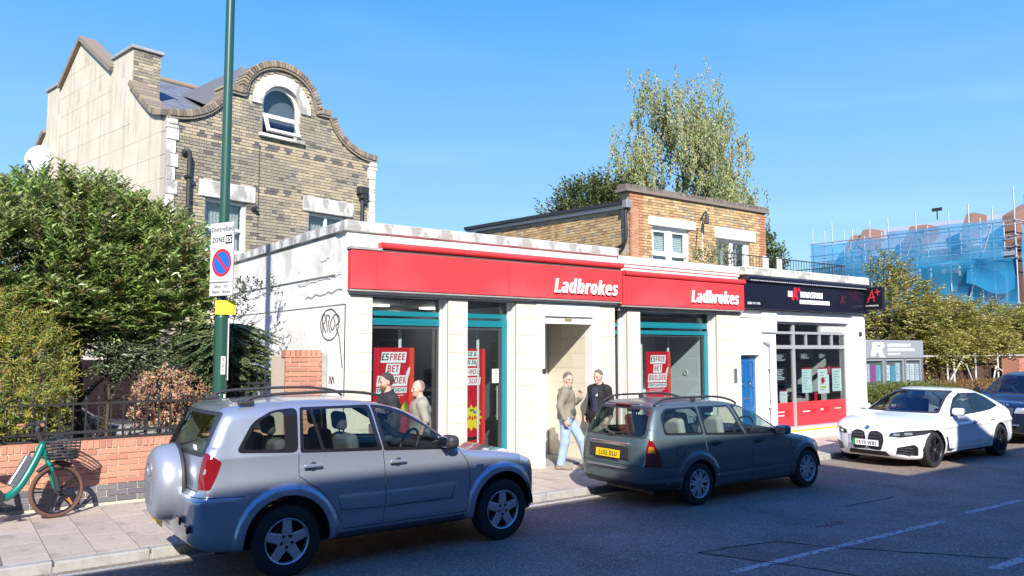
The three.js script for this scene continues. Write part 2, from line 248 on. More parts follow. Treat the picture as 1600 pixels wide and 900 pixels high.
function tiledZ(parent, x0, x1, y0, y1, z, seed) {                   // a tiled face towards +z
  const t = tiles(parent, x0, x1, y0, y1, () => bx(x0, x1, y0, y1, z - 0.05, z - 0.012), seed), h = (y1 - y0) / t.rows;
  for (let i = 0; i < t.n; i++) for (let j = 0; j < t.rows; j++) { const m = obj('tile', tileGeo, pick(tileM, t.R), t.bed); m.scale.set(t.w - 0.006, h - 0.006, 0.014); m.position.set(x0 + (i + 0.5) * t.w, y0 + (j + 0.5) * h, z - 0.007 + (t.R() - 0.5) * 0.0015); }
}
function tiledX(parent, z0, z1, y0, y1, x, seed, sgn = -1) {         // a tiled face towards -x
  const t = tiles(parent, z0, z1, y0, y1, () => bx(Math.min(x - sgn * 0.012, x - sgn * 0.05), Math.max(x - sgn * 0.012, x - sgn * 0.05), y0, y1, z0, z1), seed, 0.42), h = (y1 - y0) / t.rows;
  for (let i = 0; i < t.n; i++) for (let j = 0; j < t.rows; j++) { const m = obj('tile', tileGeo, pick(tileM, t.R), t.bed); m.scale.set(0.014, h - 0.005, t.w - 0.005); m.position.set(x - sgn * 0.007, y0 + (j + 0.5) * h, z0 + (i + 0.5) * t.w); }
}
const frameZ = (x0, x1, y0, y1, z0, z1, t) => [bx(x0, x1, y0, y0 + t, z0, z1), bx(x0, x1, y1 - t, y1, z0, z1), bx(x0, x0 + t, y0 + t, y1 - t, z0, z1), bx(x1 - t, x1, y0 + t, y1 - t, z0, z1)];
function poster(name, label, x, y, z, w, h, draw, turn = 0) {
  const t = thing(name, label, 'poster', [x, y, z], turn, 'red window posters'); const b = obj('board', bx(-w / 2, w / 2, 0, h, -0.02, -0.003), MT.redPlain, t);
  const s = panel('print', w, h, draw, t, 384); s.position.set(0, h / 2, 0); return t;
}
const slab = (g, x, y, txt, fs, col, box = '#fff') => { g.save(); g.translate(x, y); g.transform(1, 0, -0.14, 1, 0, 0); g.font = `bold ${fs}px sans-serif`; const w = g.measureText(txt).width * 0.8; g.fillStyle = box; g.fillRect(-w / 2 - fs * 0.12, -fs * 0.92, w + fs * 0.24, fs * 1.12); g.scale(0.8, 1); g.fillStyle = col; g.textAlign = 'center'; g.fillText(txt, 0, -fs * 0.05); g.restore(); };
const betPoster = (g, w, h) => { g.fillStyle = '#d8202f'; g.fillRect(0, 0, w, h); g.fillStyle = '#f0503a'; g.fillRect(w * 0.88, 0, w * 0.12, h); const f = w * 0.21;
  slab(g, w * 0.48, h * 0.135, '    FREE', f, '#d8202f'); g.save(); g.translate(w * 0.27, h * 0.135); g.transform(0.8, 0, -0.14, 1, 0, 0); g.fillStyle = '#111'; g.font = `bold ${f}px sans-serif`; g.textAlign = 'center'; g.fillText('£5', 0, -f * 0.05); g.restore();
  slab(g, w * 0.46, h * 0.255, 'BET', f, '#d8202f'); slab(g, w * 0.45, h * 0.375, 'BUILDER', f, '#d8202f'); slab(g, w * 0.44, h * 0.455, 'EVERY SATURDAY', f * 0.52, '#111');
  g.fillStyle = '#fff'; for (let i = 0; i < 3; i++) g.fillRect(w * 0.12, h * (0.485 + i * 0.022), w * (0.62 - i * 0.1), h * 0.007);
  g.fillStyle = '#e8c53a'; g.beginPath(); g.ellipse(w * 0.74, h * 0.62, w * 0.05, h * 0.06, 0.4, 0, 7); g.fill(); g.fillStyle = '#4d9a35'; g.beginPath(); g.ellipse(w * 0.8, h * 0.61, w * 0.035, h * 0.06, -0.2, 0, 7); g.fill(); g.strokeStyle = '#fff'; g.lineWidth = w * 0.05; for (const k of [0.25, 0.48]) { g.beginPath(); g.arc(w * k, h * 0.73, w * 0.09, 0, 7); g.stroke(); } g.fillStyle = '#f5ece8'; g.beginPath(); g.ellipse(w * 0.84, h * 0.27, w * 0.04, h * 0.075, 0.3, 0, 7); g.fill(); };
const slotPoster = (g, w, h) => { g.fillStyle = '#d51f30'; g.fillRect(0, 0, w, h); g.fillStyle = '#ee4d38'; g.fillRect(w * 0.9, 0, w * 0.1, h); const f = w * 0.16; slab(g, w * 0.45, h * 0.075, 'LARGE &', f, '#111'); slab(g, w * 0.45, h * 0.155, 'SPIN IN', f, '#111'); slab(g, w * 0.46, h * 0.245, 'RED-HOT', f * 1.15, '#d51f30'); slab(g, w * 0.45, h * 0.335, 'NEW SLOT', f * 1.15, '#d51f30');
  g.fillStyle = '#f6d93c'; g.beginPath(); for (let i = 0; i < 24; i++) { const a = i / 24 * 6.283, r = (i % 2 ? 0.26 : 0.36) * w; g.lineTo(w * 0.55 + Math.cos(a) * r, h * 0.66 + Math.sin(a) * r); } g.fill(); g.fillStyle = '#e33a25'; for (let i = 0; i < 6; i++) g.fillRect(w * (0.32 + i * 0.08), h * (0.64 + (i % 2) * 0.008), w * 0.055, h * 0.035); g.fillStyle = '#2f8f4a'; g.fillRect(w * 0.5, h * 0.58, w * 0.14, h * 0.02); g.fillStyle = '#3a6fd0'; g.fillRect(w * 0.62, h * 0.6, w * 0.1, h * 0.02); g.fillStyle = '#222'; g.beginPath(); g.ellipse(w * 0.5, h * 0.86, w * 0.28, h * 0.018, -0.1, 0, 7); g.fill(); };
function windowUnit(name, parent, x0, x1, y0, y1, z, fm, t = 0.05) { const f = obj(name, frameZ(x0, x1, y0, y1, z - 0.05, z, t), fm, parent); obj('pane', bx(x0 + t * 0.8, x1 - t * 0.8, y0 + t * 0.8, y1 - t * 0.8, z - 0.03, z - 0.027).scale(1, 1, 1), MT.shopGlass, f); return f; }
const redSign = (t, x0, x1, y0, y1, barX, barY, tx, ty, size, squeeze) => {
  const f = obj('fascia', rbx(x0, x1, y0, y1, 0.01, 0.15, 0.012, 1), MT.red, t); const fl = obj('fascia_trim', [bx(x0, x1, y0 - 0.03, y0 - 0.003, 0.0, 0.13)], MT.concrete, t);
  const seam = (x1 - x0) > 4 ? [0.075, 0.52] : [0.02]; for (const s of seam) obj('panel_joint', bx(x0 + (x1 - x0) * s, x0 + (x1 - x0) * s + 0.008, y0 + 0.01, y1 - 0.01, 0.149, 0.152), MT.redPlain, f);
  const a = obj('awning_cassette', [tube([[barX, barY, 0.13], [x1 + 0.03, barY, 0.13]], 0.055, 1, 10), bx(barX, x1 + 0.03, barY - 0.03, barY + 0.05, 0.0, 0.13)], MT.red, t); obj('awning_flap', bx(barX, x1, barY - 0.12, barY - 0.03, 0.03, 0.12), mat([0.08, 0.075, 0.07], 0.9, { bumpMap: grainBump, bumpScale: 0.01 }), a);
  const sh = obj('lettering', bx(0, 0.001, 0, 0.001, 0, 0.001).translate(tx, ty, 0.16), MT.whitePaint, t);
  letters(sh, 'Ladbrokes', tx, ty, 0.165, size, mat([0.85, 0.85, 0.85], 0.4), { italic: 0.2, squeeze: squeeze * 0.95, depth: 0.03, track: 0.009 });
};
{ // --- corner shop: single storey, white rendered side, cream tiled piers ---
  const t = thing('corner_shop', 'single storey corner shop, white cracked rendered side, long faded red sign above cream tiled piers', 'shop', [0, 0, 0], 0, 'shops in the parade');
  // shell: side wall, back, roof, party wall, ceiling, floor
  const side = obj('side_wall', bx(5.07, 5.3, -0.1, 4.0, -14, -0.005), MT.render, t);
  obj('plinth_band', bx(5.055, 5.072, 2.86, 3.12, -14, -0.02), MT.render, side); obj('render_skin', bx(5.045, 5.074, 3.35, 3.96, -6.5, -0.4), MT.render, side);
  { // cracks in the render: thin grooved seams
    const R = rng(5), crack = mat([0.28, 0.26, 0.24], 0.95); const line = (pts, w) => obj('crack', pts.slice(1).map((q, i) => bar([5.043, pts[i][1], pts[i][0]], [5.043, q[1], q[0]], w, 0.008)), crack, side);
    const wob = (z0, y0, z1, y1, n) => Array.from({ length: n + 1 }, (_, i) => [lerp(z0, z1, i / n), lerp(y0, y1, i / n) + (R() - 0.5) * 0.05]);
    line(wob(-0.15, 3.36, -2.0, 3.28, 16), 0.007); line(wob(-0.1, 3.10, -1.6, 3.03, 14), 0.007); line(wob(-0.6, 3.62, -1.0, 3.60, 5), 0.008);
    const ink = mat([0.03, 0.03, 0.032], 0.7), tagp = (pts) => obj('graffiti', tube(pts.map(([z, y]) => [5.064, y, z]), 0.008, 60, 4), ink, side);
    const loop = []; for (let i = 0; i <= 20; i++) { const a = i / 20 * 6.4; loop.push([-0.62 - 0.36 * Math.cos(a), 2.55 + 0.25 * Math.sin(a)]); } tagp(loop);
    tagp([[-0.88, 2.42], [-0.9, 2.68], [-0.82, 2.72], [-0.8, 2.6], [-0.88, 2.56], [-0.76, 2.42]]); tagp([[-0.7, 2.44], [-0.74, 2.7], [-0.62, 2.68], [-0.66, 2.56], [-0.58, 2.42]]); tagp([[-0.5, 2.66], [-0.58, 2.56], [-0.5, 2.46], [-0.4, 2.56], [-0.46, 2.68], [-0.3, 2.7], [-0.22, 2.6], [-0.36, 2.52], [-0.24, 2.36], [-0.14, 2.02], [-0.1, 1.86]]); tagp([[-0.6, 1.6], [-0.56, 1.72], [-0.5, 1.6], [-0.46, 1.72], [-0.4, 1.62]]);
  }
  obj('party_wall', bx(10.80, 10.9, -0.1, 3.95, -14, -0.45), MT.render, t); obj('back_wall', bx(5.3, 10.8, -0.1, 3.95, -14, -13.8), MT.render, t);
  obj('roof', bx(5.3, 10.85, 3.5, 3.62, -13.9, -0.2), mat([0.10, 0.10, 0.10], 0.95), t);
  const par = obj('parapet', bx(5.062, 10.86, 3.02, 4.0, -0.2, 0.004), MT.render, t);
  obj('coping_stone', [rbx(5.0, 10.88, 4.0, 4.17, -0.26, 0.05, 0.015, 1)], MT.coping, t); obj('coping_stone', [rbx(5.0, 5.36, 4.0, 4.165, -14, -0.262, 0.015, 1)], MT.coping, t);
  obj('fascia_hood', bx(5.06, 5.6, 3.71, 3.75, 0.006, 0.17), MT.concrete, t);
  redSign(t, 5.075, 10.86, 3.09, 3.70, 5.6, 3.80, 9.08, 3.20, 0.265, 0.875);
  const soff = obj('soffit', bx(5.08, 10.86, 3.0, 3.058, -0.3, -0.002), MT.concrete, t);
  for (const [a, b, s] of [[5.07, 5.52, 1], [6.93, 7.32, 2], [8.36, 8.81, 3], [10.38, 10.79, 4]]) { const p = obj('pier', bx(a + 0.005, b - 0.005, -0.1, 3.0, -0.45, -0.052), MT.concrete, t); tiledZ(p, a, b, 0.0, 3.0, 0, s + 20); }
  for (const [x, s] of [[6.93, 6], [8.36, 7]]) { const r = obj('reveal', bx(x - 0.012, x + 0.004, 0, 2.995, -0.24, -0.055), MT.whitePaint, t); obj('reveal_bead', bx(x - 0.045, x - 0.012, 0, 2.995, -0.24, -0.19), MT.white, r); }
  // window one, and the doorway with the teal frame
  const w1 = windowUnit('shop_window', t, 5.53, 6.9, 0.35, 2.54, -0.25, mat([0.05, 0.052, 0.055], 0.4)); obj('transom', [bx(5.53, 6.9, 2.70, 2.78, -0.3, -0.24), bx(5.53, 6.9, 2.55, 2.66, -0.33, -0.22), bx(5.53, 6.9, 2.60, 2.612, -0.22, -0.214)], MT.teal, t); obj('transom_pane', bx(5.53, 6.9, 2.78, 3.0, -0.28, -0.277), MT.shopGlass, t);
  obj('stall_riser', bx(5.52, 6.93, 0, 0.35, -0.33, -0.22), MT.concrete, t);
  const w2 = windowUnit('shop_door', t, 7.33, 8.2, 0.12, 2.54, -0.25, mat([0.05, 0.052, 0.055], 0.4)); obj('transom', [bx(7.33, 8.34, 2.70, 2.78, -0.3, -0.24), bx(7.33, 8.34, 2.55, 2.66, -0.33, -0.22)], MT.teal, t); obj('transom_pane', bx(7.33, 8.34, 2.78, 3.0, -0.28, -0.277), MT.shopGlass, t); obj('door_frame', bx(8.2, 8.34, 0.05, 2.70, -0.32, -0.225), MT.teal, t); obj('threshold', bx(7.32, 8.36, -0.05, 0.12, -0.4, -0.2), MT.concrete, t);
  obj('door_handle', [cyl([8.08, 0.9, -0.2], [8.08, 1.5, -0.2], 0.014), bx(8.07, 8.09, 0.95, 0.97, -0.25, -0.2), bx(8.07, 8.09, 1.43, 1.45, -0.25, -0.2)], MT.steel, w2);
  obj('shutter_post', [cyl([6.28, 0.35, -0.5], [6.28, 2.55, -0.5], 0.03), cyl([7.86, 0.1, -0.5], [7.86, 2.55, -0.5], 0.03)], MT.white, t);
  obj('notice', bx(8.0, 8.14, 1.55, 1.8, -0.245, -0.243), MT.white, w2);
  // the dark room behind
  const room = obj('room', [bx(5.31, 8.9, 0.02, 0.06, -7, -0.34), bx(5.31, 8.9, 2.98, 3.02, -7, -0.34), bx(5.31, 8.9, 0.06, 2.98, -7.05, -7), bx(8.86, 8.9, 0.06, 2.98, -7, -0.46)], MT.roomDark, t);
  for (const [x, z] of [[6.2, -1.8], [7.6, -2.2], [6.4, -3.6], [7.8, -4.2]]) { obj('ceiling_light', bx(x, x + 0.5, 2.94, 2.975, z, z + 0.1), mat([0.8, 0.8, 0.8], 0.5, { emissive: lin(1, 0.97, 0.9), emissiveIntensity: 1.6 }), room); const pl = new THREE.PointLight(lin(1, 0.96, 0.88), 0.5, 0, 2); pl.position.set(x + 0.25, 2.86, z + 0.05); pl.castShadow = true; pl.shadow.radius = 6; scene.add(pl); }
  for (const [x, z] of [[6.55, -2.6], [7.3, -2.8], [8.1, -2.6], [5.8, -3.2]]) { const g = obj('gaming_terminal', [rbx(x, x + 0.5, 0.06, 1.0, z - 0.4, z, 0.04), rbx(x, x + 0.5, 1.0, 1.75, z - 0.3, z - 0.18, 0.03)], mat([0.05, 0.045, 0.055], 0.5), room); obj('screen', bx(x + 0.06, x + 0.44, 1.1, 1.65, z - 0.179, z - 0.177), mat([0.03, 0.035, 0.06], 0.15), g); }
  obj('stool', [cyl([7, 0.06, -1.9], [7, 0.6, -1.9], 0.03), rbx(6.8, 7.2, 0.6, 0.7, -2.1, -1.7, 0.04), rbx(6.8, 7.2, 0.75, 1.1, -2.12, -2.06, 0.03)], mat([0.09, 0.02, 0.025], 0.6), room);
  // recessed entrance with a white surround
  obj('entrance_surround', [bx(8.815, 8.99, 0, 3.0, -0.2, 0.012), bx(10.18, 10.375, 0, 3.0, -0.2, 0.012), bx(8.99, 10.18, 2.78, 3.0, -0.2, 0.012), bx(8.93, 8.985, 0, 2.82, 0.012, 0.04), bx(10.19, 10.25, 0, 2.82, 0.012, 0.04), bx(8.985, 10.19, 2.765, 2.82, 0.012, 0.04)], MT.whitePaint, t);
  const ent = obj('entrance_lining', [bx(8.9, 8.99, 0, 2.7, -1.35, -0.2), bx(10.235, 10.3, 0, 2.7, -1.35, -0.2), bx(8.9, 10.3, 2.66, 2.78, -1.35, 0.0)], MT.whitePaint, t); obj('shutter_box', [bx(8.99, 10.18, 2.63, 2.76, -0.12, 0.0)], MT.white, t); obj('shutter_plate', bx(9.5, 9.66, 2.68, 2.73, 0, 0.008), mat([0.25, 0.19, 0.10], 0.5), t);
  tiledX(ent, -1.34, -0.2, 0.02, 2.66, 10.18, 31); obj('entrance_step', bx(8.9, 10.3, -0.08, 0.02, -1.4, -0.02), mat([0.30, 0.29, 0.28], 0.9), t);
  const bd = obj('back_door', [...frameZ(8.9, 10.18, 0.02, 2.7, -1.42, -1.35, 0.1), bx(9.0, 10.1, 2.0, 2.08, -1.42, -1.36)], MT.whitePaint, t); obj('door_leaf', bx(9.0, 10.08, 0.05, 2.0, -1.41, -1.38), MT.whitePaint, bd); obj('door_glass', bx(9.0, 10.08, 2.08, 2.6, -1.41, -1.38), MT.navy, bd);
  obj('door_holder', [rbx(8.93, 8.99, 1.7, 1.8, 0.012, 0.06, 0.01)], MT.darkSteel, t);
  poster('window_poster', 'large red free bet poster in the first window behind the two men', 6.15, 0.55, -0.45, 0.76, 1.63, betPoster); poster('window_poster', 'tall red slot poster in the door with the teal frame', 7.68, 0.3, -0.48, 0.66, 1.86, slotPoster);
}
{ // --- middle shop ---
  const t = thing('middle_shop', 'narrow single storey middle shop, bright red sign, one large teal framed window, cream tiles', 'shop', [0, 0, 0], 0, 'shops in the parade');
  obj('parapet', bx(10.9, 14.66, 3.0, 3.86, -0.2, -0.004), mat([0.80, 0.77, 0.70], 0.85, { bumpMap: blot, bumpScale: 0.01 }), t); obj('coping_stone', [rbx(10.9, 14.68, 3.86, 4.02, -0.25, 0.06, 0.02, 1), rbx(10.9, 14.68, 3.80, 3.86, -0.2, 0.03, 0.01, 1)], mat([0.78, 0.75, 0.68], 0.85), t);
  obj('roof', bx(10.9, 14.66, 3.4, 3.5, -12, -0.2), mat([0.10, 0.10, 0.10], 0.95), t); obj('back_wall', bx(10.9, 14.66, -0.1, 3.5, -12.1, -12), MT.render, t);
  redSign(t, 10.9, 14.68, 3.03, 3.60, 10.93, 3.67, 12.84, 3.15, 0.26, 0.875); obj('soffit', bx(10.9, 14.66, 2.93, 3.0, -0.3, -0.006), MT.concrete, t);
  for (const [a, b, s] of [[11.14, 11.5, 1], [13.89, 14.66, 2]]) { const p = obj('pier', bx(a + 0.005, b - 0.005, -0.1, 2.93, -0.45, -0.052), MT.concrete, t); tiledZ(p, a, b, 0, 2.93, 0, s + 40); const r = obj('reveal', bx(a - 0.012, a + 0.004, 0, 2.925, -0.24, -0.055), MT.whitePaint, t); obj('reveal_bead', bx(a - 0.05, a - 0.012, 0, 2.925, -0.24, -0.18), MT.white, r); }
  windowUnit('side_light', t, 10.8, 11.1, 0.3, 2.93, -0.26, mat([0.05, 0.052, 0.055], 0.4), 0.03); obj('transom', [bx(10.8, 11.1, 2.6, 2.68, -0.3, -0.23), bx(10.8, 11.1, 2.45, 2.53, -0.3, -0.23)], MT.teal, t);
  windowUnit('shop_window', t, 11.52, 13.72, 0.35, 2.46, -0.25, mat([0.05, 0.052, 0.055], 0.4), 0.04); obj('transom', [bx(11.52, 13.84, 2.6, 2.72, -0.31, -0.235), bx(11.52, 13.84, 2.46, 2.545, -0.33, -0.22)], MT.teal, t); obj('transom_pane', bx(11.52, 13.84, 2.72, 2.93, -0.28, -0.277), MT.shopGlass, t); obj('window_frame', bx(13.72, 13.84, 0.2, 2.46, -0.32, -0.225), MT.teal, t); obj('stall_riser', bx(11.5, 13.89, 0, 0.35, -0.33, -0.22), MT.concrete, t);
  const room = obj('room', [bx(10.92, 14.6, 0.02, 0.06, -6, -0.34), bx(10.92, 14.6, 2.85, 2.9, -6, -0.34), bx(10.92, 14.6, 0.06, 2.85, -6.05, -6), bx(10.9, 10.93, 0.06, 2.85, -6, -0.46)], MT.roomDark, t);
  obj('partition', [bx(13.7, 13.8, 0.06, 2.85, -1.9, -0.34), bx(13.3, 13.7, 2.1, 2.6, -1.9, -1.7)], mat([0.78, 0.79, 0.78], 0.7), room); obj('partition', bx(12.75, 13.7, 0.06, 2.85, -2.0, -1.9), mat([0.72, 0.74, 0.74], 0.7), room); obj('crest', new THREE.TorusGeometry(0.05, 0.014, 6, 18).rotateY(-Math.PI / 2).translate(13.69, 1.62, -0.75), mat([0.6, 0.6, 0.6], 0.4), room);
  obj('shutter_post', [cyl([12.02, 0.35, -0.5], [12.02, 2.46, -0.5], 0.03), cyl([12.95, 0.35, -0.6], [12.95, 2.46, -0.6], 0.03)], MT.white, t);
  obj('entry_phone', [rbx(14.42, 14.53, 1.4, 1.72, -0.003, 0.03, 0.01)], MT.steel, t);
  poster('window_poster', 'red free bet poster standing in the middle shop window above the estate car', 12.5, 0.45, -0.46, 0.76, 1.65, betPoster); poster('window_poster', 'thin red poster edge in the narrow side light beside the man in black', 10.94, 0.3, -0.36, 0.22, 1.8, (g, w, h) => { g.fillStyle = '#d51f30'; g.fillRect(0, 0, w, h); g.fillStyle = '#ee4d38'; g.fillRect(w * 0.5, 0, w * 0.5, h); });
}
{ // --- end shop with the brick storey set back above it ---
  const t = thing('end_shop', 'white end shop with navy sign, blue door and yellow brick upper storey', 'shop', [0, 0, 0], 0, 'shops in the parade');
  const front = [[14.68, 0], [19.84, 0], [19.84, 3.06], [14.68, 3.06]];
  obj('front_wall', extrude(front, 0.3, 0, [[[14.7, 0.02], [14.7, 2.02], [15.4, 2.02], [15.4, 0.02]], [[16.02, 0.22], [16.02, 2.82], [19.2, 2.82], [19.2, 0.22]]]).translate(0, 0, -0.3), mat([0.82, 0.82, 0.81], 0.75, { bumpMap: blot, bumpScale: 0.008 }), t);
  obj('side_pier', bx(19.30, 19.86, 0, 3.05, 0.003, 0.05), mat([0.82, 0.82, 0.81], 0.7), t); obj('corbel_block', bx(15.45, 15.98, 2.55, 3.0, 0.003, 0.07), mat([0.82, 0.82, 0.81], 0.7), t); obj('render_panel', bx(14.7, 15.42, 2.08, 2.86, 0.003, 0.02), MT.render, t); obj('head_trim', bx(14.68, 15.45, 2.88, 2.96, 0.003, 0.045), MT.whitePaint, t);
  obj('end_wall', bx(19.55, 19.84, 0, 3.7, -10.6, -0.301), mat([0.78, 0.78, 0.76], 0.85), t);
  obj('sign_board', rbx(14.7, 19.84, 3.075, 3.70, 0.0, 0.16, 0.012, 1), MT.navy, t); const can = obj('awning_cassette', [rbx(14.72, 19.84, 3.70, 3.83, 0.0, 0.24, 0.03, 2)], MT.navy, t); const vm = mat([0.5, 0.5, 0.53], 0.5), vg = boxUV(bx(0, 0.05, 3.715, 3.735, 0.238, 0.246)); for (let i = 0; i < 58; i++) obj('awning_tab', vg, vm, can).position.x = 14.8 + i * 0.085;
  obj('coping_stone', [rbx(14.68, 19.9, 3.84, 4.04, -0.35, 0.20, 0.03, 2)], MT.coping, t);
  { const lt = obj('lettering', bx(17, 17.001, 3.4, 3.401, 0.155, 0.156), MT.white, t), wm = mat([0.85, 0.85, 0.86], 0.4), rm = mat([0.78, 0.02, 0.05], 0.4);
    letters(lt, 'M', 16.30, 3.40, 0.162, 0.145, wm, { depth: 0.02 }); letters(lt, 'A', 16.47, 3.33, 0.165, 0.30, rm, { depth: 0.02, squeeze: 0.8, italic: 0.12 }); letters(lt, '+', 16.68, 3.50, 0.166, 0.16, rm, { depth: 0.02 }); letters(lt, 'HNASIUM', 16.80, 3.40, 0.162, 0.145, wm, { depth: 0.02 });
    obj('strapline_plate', rbx(16.78, 18.05, 3.245, 3.345, 0.16, 0.172, 0.006, 1), wm, lt); const s = panel('strapline', 1.2, 0.085, (g, w, h) => { g.fillStyle = '#f2f2f2'; g.fillRect(0, 0, w, h); g.font = `bold ${h * 0.72}px sans-serif`; g.fillStyle = '#445'; g.textBaseline = 'middle'; g.fillText('The ', w * 0.05, h / 2); g.fillStyle = '#c8203a'; g.fillText('Math', w * 0.17, h / 2); g.fillStyle = '#445'; g.fillText('Learning Center', w * 0.36, h / 2); }, lt, 512); s.position.set(17.41, 3.295, 0.1745);
    const ph = panel('phone_number', 0.62, 0.09, (g, w, h) => { g.fillStyle = '#05060e'; g.fillRect(0, 0, w, h); g.font = `bold ${h * 0.8}px sans-serif`; g.fillStyle = '#e8e8ee'; g.textBaseline = 'middle'; g.fillText('0208 1111 915', 0, h / 2); }, lt, 256); ph.position.set(15.08, 3.2, 0.1625);
    letters(lt, 'A', 18.55, 3.3, 0.161, 0.22, mat([0.10, 0.012, 0.022], 0.5), { depth: 0.004, squeeze: 0.9, italic: 0.12 }); letters(lt, '+', 18.74, 3.42, 0.161, 0.12, mat([0.10, 0.012, 0.022], 0.5), { depth: 0.004 }); }
  // shop window: grey aluminium grid, panes, red manifestation at the foot
  const al = mat([0.42, 0.43, 0.44], 0.4, { metalness: 0.3 }), z = -0.12; const gr = obj('window_grid', [...frameZ(16.02, 19.2, 0.22, 2.82, z - 0.06, z, 0.06), bx(16.08, 19.14, 2.52, 2.58, z - 0.05, z + 0.01), bx(16.08, 19.14, 2.16, 2.25, z - 0.06, z + 0.012), bx(16.86, 16.95, 0.28, 2.82 - 0.06, z - 0.055, z + 0.008), bx(18.0, 18.06, 2.25, 2.76, z - 0.05, z + 0.004), bx(17.42, 17.47, 2.25, 2.52, z - 0.05, z + 0.004), bx(18.55, 18.6, 2.25, 2.52, z - 0.05, z + 0.004)], al, t);
  for (const [a, b, c, d] of [[16.08, 16.86, 2.58, 2.76], [16.95, 18.0, 2.58, 2.76], [16.08, 16.86, 2.25, 2.52], [16.95, 17.42, 2.25, 2.52], [17.47, 18.0, 2.25, 2.52], [18.06, 18.55, 2.25, 2.52], [18.6, 19.14, 2.25, 2.52], [16.08, 16.86, 0.86, 2.16], [16.95, 19.14, 0.86, 2.16]]) obj('pane', bx(a + 0.001, b - 0.001, c + 0.001, d - 0.001, z - 0.035, z - 0.032), MT.shopGlass, gr);
  for (let i = 0; i < 6; i++) obj('louvre', bx(18.07, 19.13, 2.588 + i * 0.028, 2.604 + i * 0.028, z - 0.04, z + 0.005), MT.white, gr);
  const redm = mat([0.70, 0.035, 0.045], 0.5); for (const [a, b] of [[16.08, 16.86], [16.95, 19.14]]) obj('red_panel', bx(a, b, 0.285, 0.86, z - 0.045, z - 0.02), redm, gr); obj('yellow_strip', bx(16.0, 19.22, 0.17, 0.215, -0.1, 0.012), mat([0.68, 0.52, 0.06], 0.6), t);
  const mini = (x, y, w, h, lines, px = 256) => { const s = panel('window_text', w, h, (g, W, H) => { g.fillStyle = '#b4222a'; g.fillRect(0, 0, W, H); g.fillStyle = '#f0d4d4'; const R = rng(Math.round(x * 77)); lines.forEach((n, i) => { let u = 4; for (let k = 0; k < n; k++) { const l = W * (0.03 + R() * 0.05); g.fillRect(u, H / lines.length * (i + 0.3), l, H / lines.length * 0.4); u += l + W * 0.02; } }); }, gr, px); s.position.set(x, y, z - 0.017); };
  mini(16.42, 0.60, 0.55, 0.17, [9, 8]); mini(17.5, 0.62, 0.55, 0.09, [8]); mini(18.2, 0.64, 0.4, 0.14, [4]); mini(18.85, 0.64, 0.45, 0.08, [8]);
  for (const [x, y, w, h, kind] of [[16.42, 1.95, 0.6, 0.2, 0], [16.42, 1.55, 0.5, 0.35, 0], [16.52, 1.0, 0.3, 0.3, 1], [17.45, 1.98, 0.5, 0.16, 0], [18.2, 1.98, 0.4, 0.14, 0], [17.5, 1.38, 0.42, 0.62, 2], [18.22, 1.36, 0.5, 0.66, 3], [18.82, 1.38, 0.42, 0.62, 2], [18.5, 1.62, 0.2, 0.22, 4]]) {
    const s = panel('window_notice', w, h, (g, W, H) => { g.fillStyle = ['#23252a', '#e9e4e4', '#dfeeea', '#f6f4f0', '#a02030'][kind]; g.fillRect(0, 0, W, H); const R = rng(Math.round(x * 100)); g.fillStyle = kind === 0 ? '#e6e6e6' : kind === 4 ? '#f0d0d0' : '#7d9a96'; for (let i = 0; i < 7; i++) g.fillRect(W * 0.15, H * (0.18 + i * 0.11), W * (0.3 + R() * 0.4), H * (kind === 0 ? 0.05 : 0.025)); if (kind >= 1 && kind < 4) { g.fillStyle = '#c5283a'; g.fillRect(0, 0, W, H * 0.06); } if (kind === 3) { g.fillStyle = '#cf2440'; g.beginPath(); g.arc(W * 0.45, H * 0.5, W * 0.16, 0, 7); g.fill(); g.fillStyle = '#c4cf3a'; g.fillRect(W * 0.3, H * 0.72, W * 0.4, H * 0.08); } }, gr, 128); s.position.set(x, y, z - 0.05 - (kind === 4 ? 0 : 0.004));
  }
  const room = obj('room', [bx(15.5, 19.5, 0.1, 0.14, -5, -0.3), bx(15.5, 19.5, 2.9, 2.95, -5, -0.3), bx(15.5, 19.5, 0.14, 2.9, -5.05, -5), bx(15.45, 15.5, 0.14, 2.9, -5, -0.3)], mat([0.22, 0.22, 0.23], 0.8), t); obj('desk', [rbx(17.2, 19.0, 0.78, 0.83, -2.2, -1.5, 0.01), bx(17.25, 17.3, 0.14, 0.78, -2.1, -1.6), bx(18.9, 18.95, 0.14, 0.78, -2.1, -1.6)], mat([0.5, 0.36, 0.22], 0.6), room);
  obj('office_chair', [rbx(17.3, 17.85, 0.6, 1.28, -1.35, -1.25, 0.05), rbx(17.3, 17.85, 0.5, 0.6, -1.35, -0.85, 0.04), cyl([17.58, 0.14, -1.1], [17.58, 0.5, -1.1], 0.03)], MT.plastic, room); obj('shelf_unit', [bx(18.0, 18.9, 0.95, 1.0, -1.45, -1.15), bx(18.0, 18.9, 1.12, 1.15, -1.45, -1.15), bx(18.0, 18.04, 0.83, 1.2, -1.45, -1.15), bx(18.86, 18.9, 0.83, 1.2, -1.45, -1.15)], MT.darkSteel, room); obj('red_chair', [rbx(18.7, 19.2, 0.55, 1.02, -0.95, -0.85, 0.05)], MT.redPlain, room);
